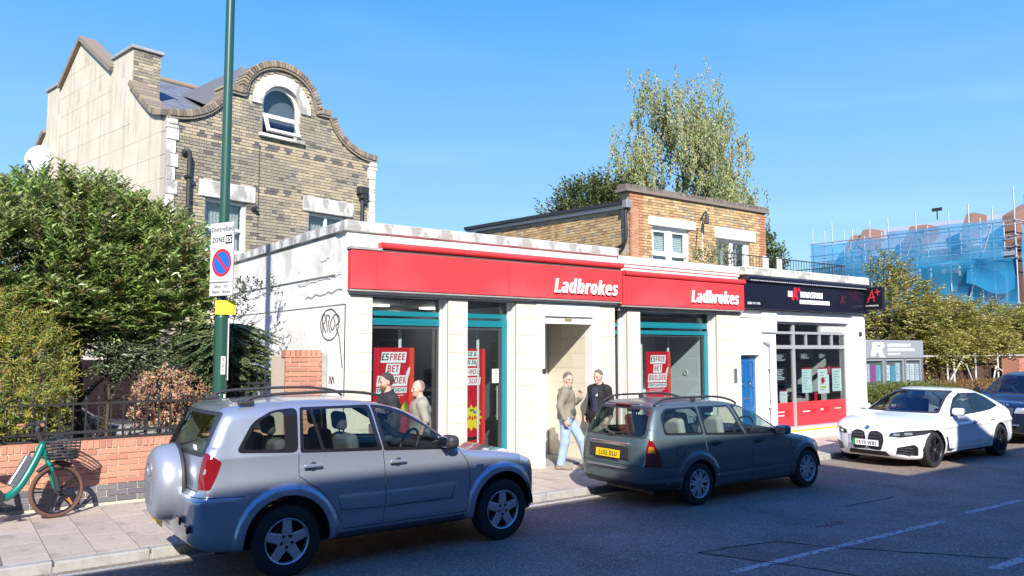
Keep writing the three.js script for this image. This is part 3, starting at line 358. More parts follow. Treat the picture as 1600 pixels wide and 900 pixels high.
  // blue door
  const dr = obj('door', bx(14.71, 15.39, 0.03, 2.0, -0.2, -0.14), phys([0.012, 0.11, 0.30], 0.35, { clearcoat: 0.4 }), t); for (const [a, b] of [[14.78, 15.01], [15.09, 15.32]]) for (const [c, d] of [[0.2, 0.75], [0.85, 1.3], [1.42, 1.88]]) obj('door_panel', [...frameZ(a, b, c, d, -0.14, -0.122, 0.025), bx(a + 0.06, b - 0.06, c + 0.06, d - 0.06, -0.14, -0.128)], dr.material, dr); for (const x of [14.86, 15.15]) { const s = panel('number_plate', 0.11, 0.07, (g, w, h) => { g.fillStyle = '#0c3a72'; g.fillRect(0, 0, w, h); g.fillStyle = '#d8c9a0'; g.font = `bold ${h * 0.8}px serif`; g.textBaseline = 'middle'; g.fillText('76', w * 0.15, h * 0.55); }, dr, 64); s.position.set(x + 0.03, 1.36, -0.119); } obj('letter_plate', rbx(14.95, 15.15, 1.0, 1.05, -0.14, -0.125, 0.004), MT.chrome, dr);
  // downpipe, intruder bell, brackets
  obj('downpipe', [cyl([15.72, 0, 0.09], [15.72, 2.28, 0.09], 0.045), cyl([15.72, 2.28, 0.09], [15.5, 2.36, 0.06], 0.045), bx(15.64, 15.8, 0.8, 0.84, 0.01, 0.14), bx(15.64, 15.8, 1.7, 1.74, 0.01, 0.14)], MT.whitePaint, t); obj('vent_cowl', new THREE.SphereGeometry(0.07, 10, 8).scale(1, 1, 0.6).translate(19.6, 2.55, 0.06), MT.plastic, t);
  // ---- upper storey ----
  const Z = -3, X0 = 14.25, X1 = 19.9; const H1 = [[15.05, 16.52, 4.2, 5.42], [17.62, 19.15, 4.05, 5.30], [14.9, 16.73, 5.42, 5.65], [17.56, 19.38, 5.30, 5.62]];
  const up = obj('upper_wall', extrude([[X0, 3.5], [X1, 3.5], [X1, 6.22], [X0, 6.22]], 0.3, 0, [[[15.05, 4.1], [15.05, 5.43], [16.52, 5.43], [16.52, 4.1]], [[17.62, 4.05], [17.62, 5.31], [19.15, 5.31], [19.15, 4.05]]]).translate(0, 0, Z - 0.33), MT.mortarYellow, t);
  const tone = (u, y, R) => (u < X0 + 0.42 || u > X1 - 0.36) ? pick(BR.quoin, R) : R() < 0.08 ? pick(BR.stock, R) : pick(BR.yellow, R);
  layBricks(up, { flemish: true, x0: X0 - 0.025, x1: X1, y0: 3.85, y1: 6.22, zf: Z, holes: H1, tone, seed: 61, singles: 290, near: [15.5, 6.2] });
  const sd = obj('upper_side_wall', extrude([[3.0 + 0.005, 3.4], [10.6, 3.4], [10.6, 6.05], [3.005, 5.8]], 0.25).rotateY(Math.PI / 2).translate(X0 + 0.03, 0, 0), MT.mortarYellow, t);
  layBricks(sd, { flemish: true, x0: 2.985, x1: 10.6, y0: 3.95, y1: 6.08, zf: 0, axis: 'z', inside: (u, y) => y < 5.72 + (u - 3) * 0.033, tone: (u, y, R) => u < 3.12 ? pick(BR.quoin, R) : R() < 0.08 ? pick(BR.stock, R) : pick(BR.yellow, R), seed: 63, singles: 290, near: [3, 5] , depth: 0.04 });
  sd.children.forEach(b => b.isMesh && b.name !== 'brickwork' ? b.position.x += X0 - 0.0 : (b.position.x += X0));
  for (const [a, b, c, d] of H1.slice(2)) obj('lintel', rbx(a, b, c, d, Z - 0.2, Z + 0.04, 0.012, 1), MT.whitePaint, t);
  const cap = part('parapet_capping', t), capG = boxUV(rbx(-0.034, 0.034, -0.055, 0.055, -0.17, 0.17, 0.012, 1)), capM = [[0.16, 0.13, 0.11], [0.20, 0.165, 0.14], [0.12, 0.10, 0.09]].map(c => mat(c, 0.95)), R = rng(9);
  obj('capping_bed', bx(14.05, 20.0, 6.22, 6.30, Z - 0.36, Z + 0.07), mat([0.2, 0.16, 0.13], 0.95), cap); for (let i = 0; i < 78; i++) { const m = obj('capping_brick', capG, pick(capM, R), cap); m.position.set(14.1 + i * 0.0762, 6.355 + (R() - 0.5) * 0.008, Z - 0.14); }
  obj('upper_roof', extrude([[3.3, 5.9], [10.8, 6.12], [10.8, 6.2], [3.3, 5.98]], 5.5).rotateY(Math.PI / 2).translate(X0 - 0.08, 0.02, 0), mat([0.11, 0.11, 0.115], 0.9), t);
  obj('verge_board', [bar([X0 - 0.05, 5.86, -3.12], [X0 - 0.05, 6.12, -10.7], 0.05, 0.12)], MT.whitePaint, t);
  const gut = obj('gutter', [bar([X0 - 0.12, 5.94, -3.02], [X0 - 0.12, 6.20, -10.7], 0.12, 0.09)], MT.plastic, t); obj('hopper', rbx(X0 - 0.2, X0 - 0.02, 5.78, 5.98, -3.12, -2.94, 0.02), MT.lead, gut); obj('downpipe', [tube([[X0 - 0.1, 5.8, -3.06], [X0 - 0.12, 5.6, -3.06], [X0 - 0.12, 5.0, -3.06], [X0 - 0.12, 4.88, -3.12], [X0 - 0.12, 4.7, -3.7], [X0 - 0.12, 4.6, -3.9]], 0.045, 24, 8)], MT.plastic, gut);
  obj('roof_dome', new THREE.SphereGeometry(0.5, 14, 6, 0, 7, 0, 1.3).scale(1.2, 0.5, 1).translate(15.1, 6.1, -9.2), MT.lead, t);
  { // sash window with blinds, french door
    const z = Z - 0.1; let f = obj('window', [...frameZ(15.05, 16.52, 4.1, 5.42, z - 0.08, z, 0.09), bx(15.7, 15.87, 4.19, 5.33, z - 0.07, z + 0.004), ...frameZ(15.14, 15.7, 4.72, 5.33, z - 0.06, z - 0.012, 0.05), ...frameZ(15.87, 16.43, 4.72, 5.33, z - 0.06, z - 0.012, 0.05), bx(15.14, 16.43, 4.64, 4.72, z - 0.07, z - 0.008)], MT.white, t);
    for (const [a, b, c, d] of [[15.19, 15.65, 4.77, 5.28], [15.92, 16.38, 4.77, 5.28], [15.14, 15.7, 4.19, 4.64], [15.87, 16.43, 4.19, 4.64]]) obj('pane', bx(a, b, c, d, z - 0.05, z - 0.047), MT.shopGlass, f);
    obj('blind', Array.from({ length: 22 }, (_, i) => bx(15.12, 16.45, 4.2 + i * 0.051, 4.24 + i * 0.051, z - 0.17, z - 0.14)), mat([0.72, 0.74, 0.74], 0.7), f);
    f = obj('french_door', [...frameZ(17.62, 19.15, 4.05, 5.3, z - 0.08, z, 0.08), bx(18.33, 18.46, 4.05, 5.22, z - 0.07, z + 0.004), bx(18.98, 19.07, 4.05, 5.22, z - 0.07, z + 0.003)], MT.white, t); for (const [a, b] of [[17.7, 18.33], [18.46, 18.98]]) obj('pane', bx(a, b, 4.13, 5.22, z - 0.05, z - 0.047), MT.shopGlass, f); obj('curtain', [17.75, 17.85, 17.95, 18.2, 18.55, 18.65, 18.8].map(x => cyl([x, 4.05, z - 0.2], [x, 5.22, z - 0.2], 0.055, 0.045, 8)), MT.curtain, f);
    obj('upper_room', [bx(14.6, 19.7, 3.6, 3.65, -7, Z - 0.4), bx(14.6, 19.7, 3.65, 5.7, -7.05, -7)], MT.roomDark, t); obj('lamp_bracket', [tube([[16.95, 5.75, Z + 0.02], [16.95, 5.95, Z + 0.2], [16.9, 5.85, Z + 0.28]], 0.02, 10, 6), cyl([16.9, 5.85, Z + 0.28], [16.86, 5.6, Z + 0.3], 0.05, 0.07), cyl([16.8, 5.5, Z + 0.03], [16.72, 4.9, Z + 0.03], 0.012)], MT.plastic, t); obj('cable', tube([[16.98, 5.7, Z + 0.02], [17.02, 5.0, Z + 0.02], [17.0, 4.2, Z + 0.02]], 0.012, 12, 5), MT.white, t); }
  obj('terrace_deck', bx(14.69, 19.83, 3.6, 3.72, -3.02, -0.36), MT.concrete, t);
}
{ // roof terrace railing and what stands on the terrace
  const t = thing('terrace_railing', 'black metal railing along the roof terrace above the navy sign', 'railing', [14.9, 4.04, -0.45]); const b = boxUV(cyl([0, 0, 0], [0, 0.36, 0], 0.008, 0.008, 6));
  obj('top_rail', [bar([-0.1, 0.37, 0], [4.95, 0.37, 0], 0.035, 0.02), bar([4.95, 0.37, 0], [4.95, 0.37, -2.4], 0.035, 0.02)], MT.iron, t); obj('bottom_rail', [bar([-0.1, 0.06, 0], [4.95, 0.06, 0], 0.025, 0.015), bar([4.95, 0.06, 0], [4.95, 0.06, -2.4], 0.025, 0.015)], MT.iron, t); for (let i = 0; i < 43; i++) { const m = obj('baluster', b, MT.iron, t); m.position.x = i * 0.117; } for (let i = 1; i < 20; i++) { const m = obj('baluster', b, MT.iron, t); m.position.set(4.95, 0, -i * 0.12); }
  for (const [i, x] of [17.9, 18.5].entries()) { const c = thing('garden_chair', ['white slatted garden chair on the roof terrace, left one', 'white slatted garden chair on the roof terrace, right one'][i], 'chair', [x, 3.72, -1.3], 0.3, 'terrace chairs'); for (let k = 0; k < 5; k++) obj('slat', rbx(-0.22 + k * 0.095, -0.15 + k * 0.095, 0.42, 0.92, -0.25, -0.23, 0.008, 1), MT.white, c); obj('seat', rbx(-0.24, 0.24, 0.4, 0.43, -0.24, 0.24, 0.01), MT.white, c); for (const [a, d] of [[-0.2, -0.2], [0.2, -0.2], [-0.2, 0.2], [0.2, 0.2]]) obj('leg', cyl([a, 0, d], [a, 0.4, d], 0.02), MT.white, c); }
  const pot = (x, z, l) => { const p = thing('plant_pot', l, 'plant pot', [x, 3.72, z]); obj('pot', new THREE.LatheGeometry([[0, 0], [0.14, 0], [0.19, 0.32], [0.22, 0.32], [0.22, 0.38], [0.19, 0.38], [0.16, 0.1], [0, 0.1]].map(q => new THREE.Vector2(...q)), 18), mat([0.45, 0.20, 0.11], 0.9), p); return p; }; pot(16.9, -0.9, 'terracotta pot with a leafy plant at the terrace railing'); pot(19.2, -1.0, 'terracotta pot with dry stems at the right end of the terrace');
}
{ // projecting sign
  const t = thing('projecting_sign', 'black square projecting sign with a red A plus, at the right corner of the shop', 'sign', [19.72, 3.17, 0.12]); obj('sign_case', rbx(-0.06, 0.06, 0, 0.6, 0, 0.55, 0.01), MT.navy, t); obj('bracket', [bx(-0.02, 0.02, 0.5, 0.54, -0.12, 0), bx(-0.02, 0.02, 0.06, 0.1, -0.12, 0)], MT.darkSteel, t);
  const f = panel('sign_face', 0.52, 0.57, (g, w, h) => { g.fillStyle = '#0a0a12'; g.fillRect(0, 0, w, h); g.strokeStyle = '#e02848'; g.lineWidth = w * 0.055; g.lineCap = 'round'; g.beginPath(); g.moveTo(w * 0.25, h * 0.66); g.lineTo(w * 0.5, h * 0.14); g.lineTo(w * 0.6, h * 0.62); g.moveTo(w * 0.27, h * 0.5); g.lineTo(w * 0.62, h * 0.42); g.moveTo(w * 0.66, h * 0.22); g.lineTo(w * 0.9, h * 0.2); g.moveTo(w * 0.77, h * 0.1); g.lineTo(w * 0.8, h * 0.34); g.stroke(); g.fillStyle = '#eee'; g.font = `bold ${h * 0.09}px sans-serif`; g.fillText('MATHNASIUM', w * 0.14, h * 0.86); g.fillStyle = '#e02848'; g.fillText('A', w * 0.22, h * 0.86); }, t, 256); f.rotation.y = -Math.PI / 2; f.position.set(-0.0615, 0.3, 0.275);
}
// ---------- leaves ----------
class Leaves {                                                      // folded leaf blades, each two faces, merged into one crown
  constructor(seed) { this.P = []; this.N = []; this.C = []; this.R = rng(seed); }
  leaf(p, d, len, wid, c, roll = 0, fold = 0.25) {
    const D = d.clone().normalize(); let S = V(0, 1, 0).cross(D); if (S.lengthSq() < 1e-4) S = V(1, 0, 0); S.normalize(); const U = D.clone().cross(S).normalize();
    if (roll) { const c1 = Math.cos(roll), s1 = Math.sin(roll), S2 = S.clone().multiplyScalar(c1).addScaledVector(U, s1); U.multiplyScalar(c1).addScaledVector(S, -s1); S.copy(S2); }
    const mid = p.clone().addScaledVector(D, len * 0.45), tip = p.clone().addScaledVector(D, len).addScaledVector(U, -len * 0.12), l = mid.clone().addScaledVector(S, wid / 2).addScaledVector(U, wid * fold), r = mid.clone().addScaledVector(S, -wid / 2).addScaledVector(U, wid * fold);
    this.tri(p, l, tip, c); this.tri(p, tip, r, c);
  }
  tri(a, b, c, col) { const n = b.clone().sub(a).cross(c.clone().sub(a)).normalize(); for (const q of [a, b, c]) { this.P.push(q.x, q.y, q.z); this.N.push(n.x, n.y, n.z); this.C.push(...col); } }
  geo() { const g = new THREE.BufferGeometry(); g.setAttribute('position', new THREE.Float32BufferAttribute(this.P, 3)); g.setAttribute('normal', new THREE.Float32BufferAttribute(this.N, 3)); g.setAttribute('color', new THREE.Float32BufferAttribute(this.C, 3)); return g; }
}
const tint = (pal, R, v = 0.25) => { const c = pal[Math.floor(R() * pal.length)], k = 1 + (R() - 0.5) * v * 2; return c.map(x => x * k); };
const leafMat = (rough = 0.5, tr = 0.22) => new THREE.MeshPhysicalMaterial({ color: 0xffffff, vertexColors: true, roughness: rough, transmission: tr, thickness: 0, side: THREE.DoubleSide });
const n3 = (x, y, z, s) => { const i = Math.floor(x), j = Math.floor(y), k = Math.floor(z), f = [x - i, y - j, z - k].map(t => t * t * (3 - 2 * t)); let r = 0; for (let a = 0; a < 8; a++) { const dx = a & 1, dy = a >> 1 & 1, dz = a >> 2; r += hsh(i + dx + 57 * (k + dz), j + dy, s) * (dx ? f[0] : 1 - f[0]) * (dy ? f[1] : 1 - f[1]) * (dz ? f[2] : 1 - f[2]); } return r; };
// a crown of leafy shoots: lobes = [x, y, z, rx, ry, rz]; shoots start in the outer part of a lobe and point outwards and up
function crown(seed, lobes, { shoots, per, len, wid, pal, shootLen = 0.3, up = 0.5, droop = 0, inner = 0.55, gaps = 0.35, gapScale = 1.6, spread = 0.7, jitter = 0.25, cutY = -1e9 }) {
  const L = new Leaves(seed), R = L.R, vol = lobes.map(l => l[3] * l[4] * l[5]), tot = vol.reduce((a, b) => a + b, 0);
  for (let s = 0; s < shoots; s++) {
    let w = R() * tot, k = 0; while (k < lobes.length - 1 && (w -= vol[k]) > 0) k++;
    const l = lobes[k], a = R() * 6.283, ct = 2 * R() - 1, st = Math.sqrt(1 - ct * ct), n = V(st * Math.cos(a), ct, st * Math.sin(a)), rr = Math.pow(lerp(inner ** 3, 1, R()), 1 / 3) * (1 + (R() - 0.5) * jitter);
    const p = V(l[0] + n.x * l[3] * rr, l[1] + n.y * l[4] * rr, l[2] + n.z * l[5] * rr); if (n3(p.x * gapScale + 40, p.y * gapScale + 40, p.z * gapScale + 40, seed) < gaps || p.y < cutY) continue;
    const d = n.clone().add(V(0, up, 0)).add(V((R() - 0.5), (R() - 0.5), (R() - 0.5)).multiplyScalar(0.9)).normalize(), sl = shootLen * (0.5 + R()), col = tint(pal, R);
    for (let i = 0; i < per; i++) {
      const t = (i + 0.3) / per, q = p.clone().addScaledVector(d, sl * t); q.y -= droop * t * t * sl; const b = i * 2.4 + R(), sdir = V(Math.cos(b), 0.2, Math.sin(b)).addScaledVector(d, 1 / spread - 0.6 - droop).normalize(); sdir.y -= droop * 0.7;
      const k2 = 0.85 + R() * 0.3; L.leaf(q, sdir, len * (0.7 + R() * 0.6), wid * (0.8 + R() * 0.4), col.map(x => x * k2), (R() - 0.5) * 1.2);
    }
  }
  return L.geo();
}
function limbs(base, top, r, n, seed, { reach = 1, upw = 0.8, start = 0.35, sub = 3, seg = 4 } = {}) {   // tapered trunk and limbs as one branching geometry
  const R = rng(seed), gs = [], a = V(...base), b = V(...top), ends = [];
  const limb = (p, d, L, r0, depth) => { let q = p.clone(), dir = d.clone(), rr = r0; for (let i = 0; i < seg; i++) { const e = q.clone().addScaledVector(dir, L / seg); gs.push(cyl(q.toArray(), e.toArray(), rr, rr * 0.78, depth ? 5 : 8)); q = e; rr *= 0.78; dir.add(V((R() - 0.5) * 0.5, 0.12 * upw, (R() - 0.5) * 0.5)).normalize(); if (depth < 2 && i > 0) for (let k = 0; k < sub; k++) if (R() < 0.6) limb(q, dir.clone().add(V((R() - 0.5) * 2, R() * upw, (R() - 0.5) * 2)).normalize(), L * 0.55, rr * 0.5, depth + 1); } ends.push(q); };
  let q = a.clone(); const m = 6; for (let i = 0; i < m; i++) { const e = a.clone().lerp(b, (i + 1) / m).add(V((R() - 0.5) * r, 0, (R() - 0.5) * r)); gs.push(cyl(q.toArray(), e.toArray(), r * (1 - i / m * 0.75), r * (1 - (i + 1) / m * 0.75), 9)); q = e; if ((i + 1) / m > start) for (let k = 0; k < n; k++) { const t = R() * 6.283; limb(e, V(Math.cos(t), upw * (0.4 + R()), Math.sin(t)).normalize(), reach * (0.6 + R() * 0.6), r * 0.4 * (1 - i / m * 0.5), 1); } }
  return merge(gs);
}
// ---------- the brick house with the shaped gable, turned a little from the street ----------
{
  const t = thing('gabled_house', 'tall stock brick house with curved shaped gable, round headed window and cream rendered side', 'house', [3.76, 0, -6.5], 0.2094);
  const W = 5.65, cx = 2.78; const top = u => { const d = Math.abs(u - cx); if (d < 0.98) return 8.12 + Math.sqrt(Math.max(0, 0.98 * 0.98 - d * d)) * 0.9; if (d < 1.42) return 8.12; const q = clamp((d - 1.42) / 1.36, 0, 1); return 8.08 - 0.86 * Math.pow(1 - (1 - q) * (1 - q), 0.62); };
  const outline = [[0, 0], [W, 0]]; for (let i = 120; i >= 0; i--) outline.push([W * i / 120, top(W * i / 120)]);
  const arch = (x, y, r, y0, n = 14) => { const p = [[x - r, y0]]; for (let i = 0; i <= n; i++) { const a = Math.PI * (1 - i / n); p.push([x + r * Math.cos(a), y + r * Math.sin(a)]); } p.push([x + r, y0]); return p; };
  const rect = (a, b, c, d) => [[a, c], [a, d], [b, d], [b, c]];
  const front = obj('front_wall', extrude(outline, 0.3, 0, [arch(cx, 8.02, 0.53, 7.3), rect(0.9, 1.92, 4.35, 5.56), rect(3.6, 4.75, 4.35, 5.58)]).translate(0, 0, -0.33), MT.mortarYellow, t);
  const R0 = rng(77), band = y => (y > 6.93 && y < 7.07) || (y > 5.86 && y < 6.0);
  layBricks(front, { flemish: true, x0: 0.2, x1: W - 0.18, y0: 4.2, y1: 9.05, zf: 0, seed: 71, singles: 300, near: [1.2, 7.2], inside: (u, y, a, b, yb) => { const d = Math.hypot(u - cx, y - 8.02); return yb < top(u) - 0.01 && !(y > 7.98 && d < 0.83); }, holes: [[cx - 0.53, cx + 0.53, 7.3, 8.4], [0.9, 1.92, 4, 5.6], [3.6, 4.75, 4, 5.6], [0.74, 2.12, 5.56, 5.94], [3.42, 4.94, 5.58, 5.96]],
    tone: (u, y, R) => band(y) ? (Math.floor(u / 0.225 * 1) % 2 ? pick(BR.dark, R) : pick(BR.pale, R)) : (Math.abs(y - 7.11) < 0.04 || Math.abs(y - 6.88) < 0.04 || Math.abs(y - 5.81) < 0.04) ? pick(BR.pale, R) : n3(u * 1.3, y * 1.3, 3, 4) > 0.66 ? pick(R() < 0.6 ? BR.pale : BR.stock, R) : R() < 0.09 ? pick(BR.dark, R) : pick(BR.stock, R) });
  // coping of brick on edge following the gable
  const cop = part('gable_coping', t), cg = boxUV(rbx(-0.034, 0.034, -0.075, 0.075, -0.22, 0.22, 0.012, 1)), cm = [[0.22, 0.175, 0.13], [0.27, 0.215, 0.155], [0.17, 0.14, 0.115], [0.32, 0.25, 0.17]].map(c => mat(c, 0.95)), R = rng(8);
  let s = 0, pu = -0.02, py = top(0); for (let u = -0.02; u <= W + 0.03; u += 0.002) { const y = top(clamp(u, 0, W)), ds = Math.hypot(u - pu, y - py); s += ds; if (s > 0.0755) { s = 0; const a = Math.atan2(top(clamp(u + 0.02, 0, W)) - top(clamp(u - 0.02, 0, W)), 0.04); const m = obj('coping_brick', cg, pick(cm, R), cop); m.position.set(u, y + 0.07 * Math.cos(a), -0.13); m.position.x -= 0.07 * Math.sin(a); m.rotation.z = a; } pu = u; py = y; }
  obj('coping_moulding', Array.from({ length: 60 }, (_, i) => { const a = W * i / 60, b = W * (i + 1) / 60; return bar([a, top(a) - 0.035, 0.03], [b, top(b) - 0.035, 0.03], 0.06, 0.05); }), mat([0.24, 0.20, 0.15], 0.95), cop);
  // white surround, window, sill
  const ring = arch(cx, 8.02, 0.80, 8.0, 20), inn = arch(cx, 8.02, 0.53, 8.0, 20); obj('window_surround', extrude([...ring, ...inn.slice().reverse()], 0.06).translate(0, 0, -0.03), MT.coping, t);
  const wf = obj('arched_window', [extrude([...arch(cx, 8.02, 0.52, 7.78, 18), ...arch(cx, 8.02, 0.45, 7.78, 18).reverse()], 0.07).translate(0, 0, -0.16), bx(cx - 0.52, cx + 0.52, 7.74, 7.82, -0.16, -0.07), bx(cx - 0.52, cx - 0.45, 7.32, 7.74, -0.16, -0.1), bx(cx + 0.45, cx + 0.52, 7.32, 7.74, -0.16, -0.1)], MT.white, t);
  obj('pane', extrude(arch(cx, 8.02, 0.46, 7.8, 18), 0.004).translate(0, 0, -0.13), MT.shopGlass, wf); const sash = obj('open_sash', [bx(-0.45, 0.45, -0.44, -0.37, -0.03, 0.03), bx(-0.45, 0.45, -0.06, 0, -0.03, 0.03), bx(-0.45, -0.38, -0.37, -0.06, -0.03, 0.03), bx(0.38, 0.45, -0.37, -0.06, -0.03, 0.03)], MT.white, wf); sash.position.set(cx, 7.75, -0.06); sash.rotation.x = -0.42; obj('sash_pane', bx(-0.38, 0.38, -0.37, -0.06, -0.004, 0), MT.shopGlass, wf).position.copy(sash.position); wf.children.at(-1).rotation.x = -0.42;
  obj('window_sill', [rbx(cx - 0.62, cx + 0.62, 7.21, 7.29, -0.2, 0.1, 0.01, 1)], MT.coping, t); obj('room_back', [bx(0.3, W - 0.3, 4.1, 7.15, -1.2, -1.15), bx(0.3, W - 0.3, 6.5, 6.6, -1.15, -0.34), bx(2.0, 3.6, 7.1, 8.5, -0.8, -0.75)], MT.roomDark, t);
  for (const [a, b, h, l0, l1] of [[0.9, 1.92, 5.56, 0.74, 2.12], [3.6, 4.75, 5.58, 3.42, 4.94]]) { obj('lintel', rbx(l0, l1, h, h + 0.38, -0.2, 0.04, 0.02, 1), MT.coping, t); const f = obj('window', [...frameZ(a, b, 4.35, h, -0.2, -0.1, 0.07), bx(a + 0.07, b - 0.07, 4.86, 4.92, -0.19, -0.1), bx((a + b) / 2 - 0.03, (a + b) / 2 + 0.03, 4.92, h - 0.07, -0.19, -0.105)], MT.white, t); for (const [c, d] of [[4.42, 4.86], [4.92, h - 0.07]]) obj('pane', bx(a + 0.07, b - 0.07, c, d, -0.16, -0.156), MT.shopGlass, f); obj('curtain', Array.from({ length: 12 }, (_, i) => cyl([a + 0.08 + i * (b - a - 0.16) / 11, 4.4, -0.32], [a + 0.08 + i * (b - a - 0.16) / 11, h, -0.32], 0.05, 0.045, 7)), MT.curtain, f); }
  // corner quoins, painted
  const q = (x0, x1, side) => { for (let y = 4.0, i = 0; y < 6.95; y += 0.3, i++) obj('quoin', rbx(x0 - (side && i % 2 ? 0.05 : 0), x1 + (!side && i % 2 ? 0.06 : 0), y, y + 0.29, -0.05, 0.025 + (i % 2) * 0.008, 0.015, 1), MT.coping, t); obj('corbel', [rbx(x0 - 0.02, x1 + 0.04, 6.95, 7.03, -0.05, 0.05, 0.015, 1), rbx(x0, x1 + 0.02, 7.03, 7.16, -0.05, 0.07, 0.03, 2)], MT.coping, t); }; q(0.0, 0.2, 0); q(W - 0.2, W, 1);
  // rendered flank with two stacks
  const prof = [[0.3, 0], [9.6, 0], [9.55, 6.95], [7.66, 8.28], [7.66, 9.4], [6.62, 9.4], [6.62, 9.25], [5.2, 10.25], [3.05, 8.9], [3.05, 9.15], [1.9, 9.15], [1.9, 8.2], [1.3, 7.75], [0.75, 7.38], [0.3, 7.25]];
  const sideW = obj('side_wall', extrude(prof, 0.3).rotateY(Math.PI / 2).translate(-0.01, 0, 0), MT.gable, t);
  const lin2 = mat([0.53, 0.475, 0.385], 0.95); for (let y = 4.3; y < 9.9; y += 0.52) { const z1 = y < 7 ? 9.5 : y < 9.3 ? 7.6 : 6, z0 = y < 7.2 ? 0.05 : y < 9 ? 2.0 : 4.0; obj('scribed_joint', bx(-0.013, -0.009, y, y + 0.01, -z1, -z0), lin2, sideW); }
  obj('old_stack_scar', [bar([-0.011, 8.85, -3.0], [-0.011, 5.9, -2.95], 0.05, 0.004)], mat([0.42, 0.37, 0.29], 0.95), sideW); obj('repair_patch', [bx(-0.015, -0.009, 6.4, 7.5, -7.35, -7.15), bx(-0.0155, -0.009, 6.75, 6.95, -7.6, -7.0)], mat([0.58, 0.44, 0.26], 0.95), sideW);
  for (const [a, b] of [[[0.1, 10.33, -5.2], [0.1, 8.98, -3.05]], [[0.1, 10.32, -5.2], [0.1, 9.33, -6.62]], [[0.1, 8.30, -7.7], [0.1, 7.0, -9.6]]]) obj('flank_coping', bar(a, b, 0.42, 0.12), mat([0.24, 0.19, 0.14], 0.95), t);
  { const fc = part('flank_curve_coping', t); let pz = 0.1, py2 = 7.3; const cv = new THREE.CatmullRomCurve3([[0, 7.28, -0.05], [0, 7.42, -0.6], [0, 7.85, -1.25], [0, 8.34, -1.88]].map(a => V(...a))).getSpacedPoints(30); const fg = boxUV(rbx(-0.22, 0.22, -0.07, 0.07, -0.035, 0.035, 0.012, 1)); cv.forEach((p, i) => { const n = cv[Math.min(i + 1, 30)].clone().sub(cv[Math.max(0, i - 1)]); const m = obj('coping_brick', fg, pick(cm, R), fc); m.position.set(0.12, p.y, p.z); m.rotation.x = Math.atan2(n.y, -n.z); }); }
  const stack = (z0, z1, h0, h1) => { const c = obj('chimney_stack', bx(-0.005, 0.62, h0, h1, -z1, -z0), MT.mortarYellow, t); obj('stack_render', bx(-0.016, -0.006, h0, h1, -z1, -z0), MT.gable, c); layBricks(c, { x0: 0, x1: 0.63, y0: h0, y1: h1, zf: -z0 + 0.012, seed: 81 + z0, tone: (u, y, R) => R() < 0.25 ? pick(BR.dark, R) : R() < 0.3 ? pick(BR.pale, R) : pick(BR.stock, R) }); obj('stack_cap', rbx(-0.07, 0.70, h1, h1 + 0.08, -z1 - 0.06, -z0 + 0.07, 0.015, 1), MT.concrete, c); }; stack(1.9, 3.05, 7.4, 9.2); stack(6.62, 7.66, 7.4, 9.42);
  // slated roof: front slope from behind the gable to the ridge, slates one by one where they can be made out
  const ang = Math.atan2(9.75 - 7.35, 4.7), L = Math.hypot(2.4, 4.7), roof = obj('roof', extrude([[0.45, 7.3], [5.15, 9.7], [9.6, 6.95], [9.6, 6.85], [0.45, 7.2]], W - 0.3).rotateY(Math.PI / 2).translate(0.29, 0, 0), MT.slate[0], t);
  const sg = boxUV(bx(-0.148, 0.148, -0.006, 0.006, -0.17, 0.02)); let n = 0; for (let r = 0; r < 24; r++) for (let c = 0; c < 12; c++) { const d = r * 0.21 + 0.1, u = 0.45 + (c + (r % 2) * 0.5) * 0.3; if (u > 3.9 || d > L - 0.1) continue; const m = obj('slate', sg, pick(MT.slate, R), roof); m.position.set(u, 7.32 + Math.sin(ang) * d + 0.012, -0.45 - Math.cos(ang) * d); m.rotation.x = ang - 0.02; n++; }
  obj('ridge', [tube([[0.3, 9.76, -5.15], [W, 9.76, -5.15]], 0.09, 1, 8)], mat([0.27, 0.20, 0.15], 0.95), roof); obj('lead_flashing', [bar([1.28, 8.0, -0.34], [1.0, 7.62, -0.34], 0.08, 0.1), bar([1.8, 8.45, -0.36], [2.1, 8.85, -0.36], 0.1, 0.12)], MT.lead, roof); obj('dormer_cheek', extrude([[0.3, 7.6], [0.3, 8.85], [3.4, 8.85]], 1.9).rotateY(Math.PI / 2).translate(1.85, 0.02, 0), MT.slate[2], roof);
  obj('far_side_wall', bx(W - 0.3, W - 0.01, 0, 7.1, -9.6, -0.34), MT.gable, t); obj('back_wall', bx(0.3, W - 0.3, 0, 6.8, -9.6, -9.3), MT.gable, t);
  // rainwater goods
  obj('downpipe', [tube([[0.36, 6.42, 0.02], [0.40, 6.52, 0.1], [0.46, 6.42, 0.12], [0.47, 6.2, 0.1], [0.47, 4, 0.1]], 0.055, 30, 8), ...[5.9, 5.2].map(y => bx(0.40, 0.54, y, y + 0.06, 0, 0.17))], MT.plastic, t); obj('downpipe', [rbx(5.02, 5.3, 6.22, 6.42, 0.02, 0.22, 0.02), rbx(5.07, 5.25, 6.1, 6.24, 0.04, 0.2, 0.02), cyl([5.16, 4, 0.1], [5.16, 6.15, 0.1], 0.05)], MT.plastic, t); obj('intruder_alarm', [cyl([2.08, 5.42, 0.0], [2.08, 5.46, 0.14], 0.06, 0.05)], MT.plastic, t); obj('cable', tube([[2.2, 7.0, 0.02], [2.2, 5.0, 0.02]], 0.008, 2, 4), MT.plastic, t);
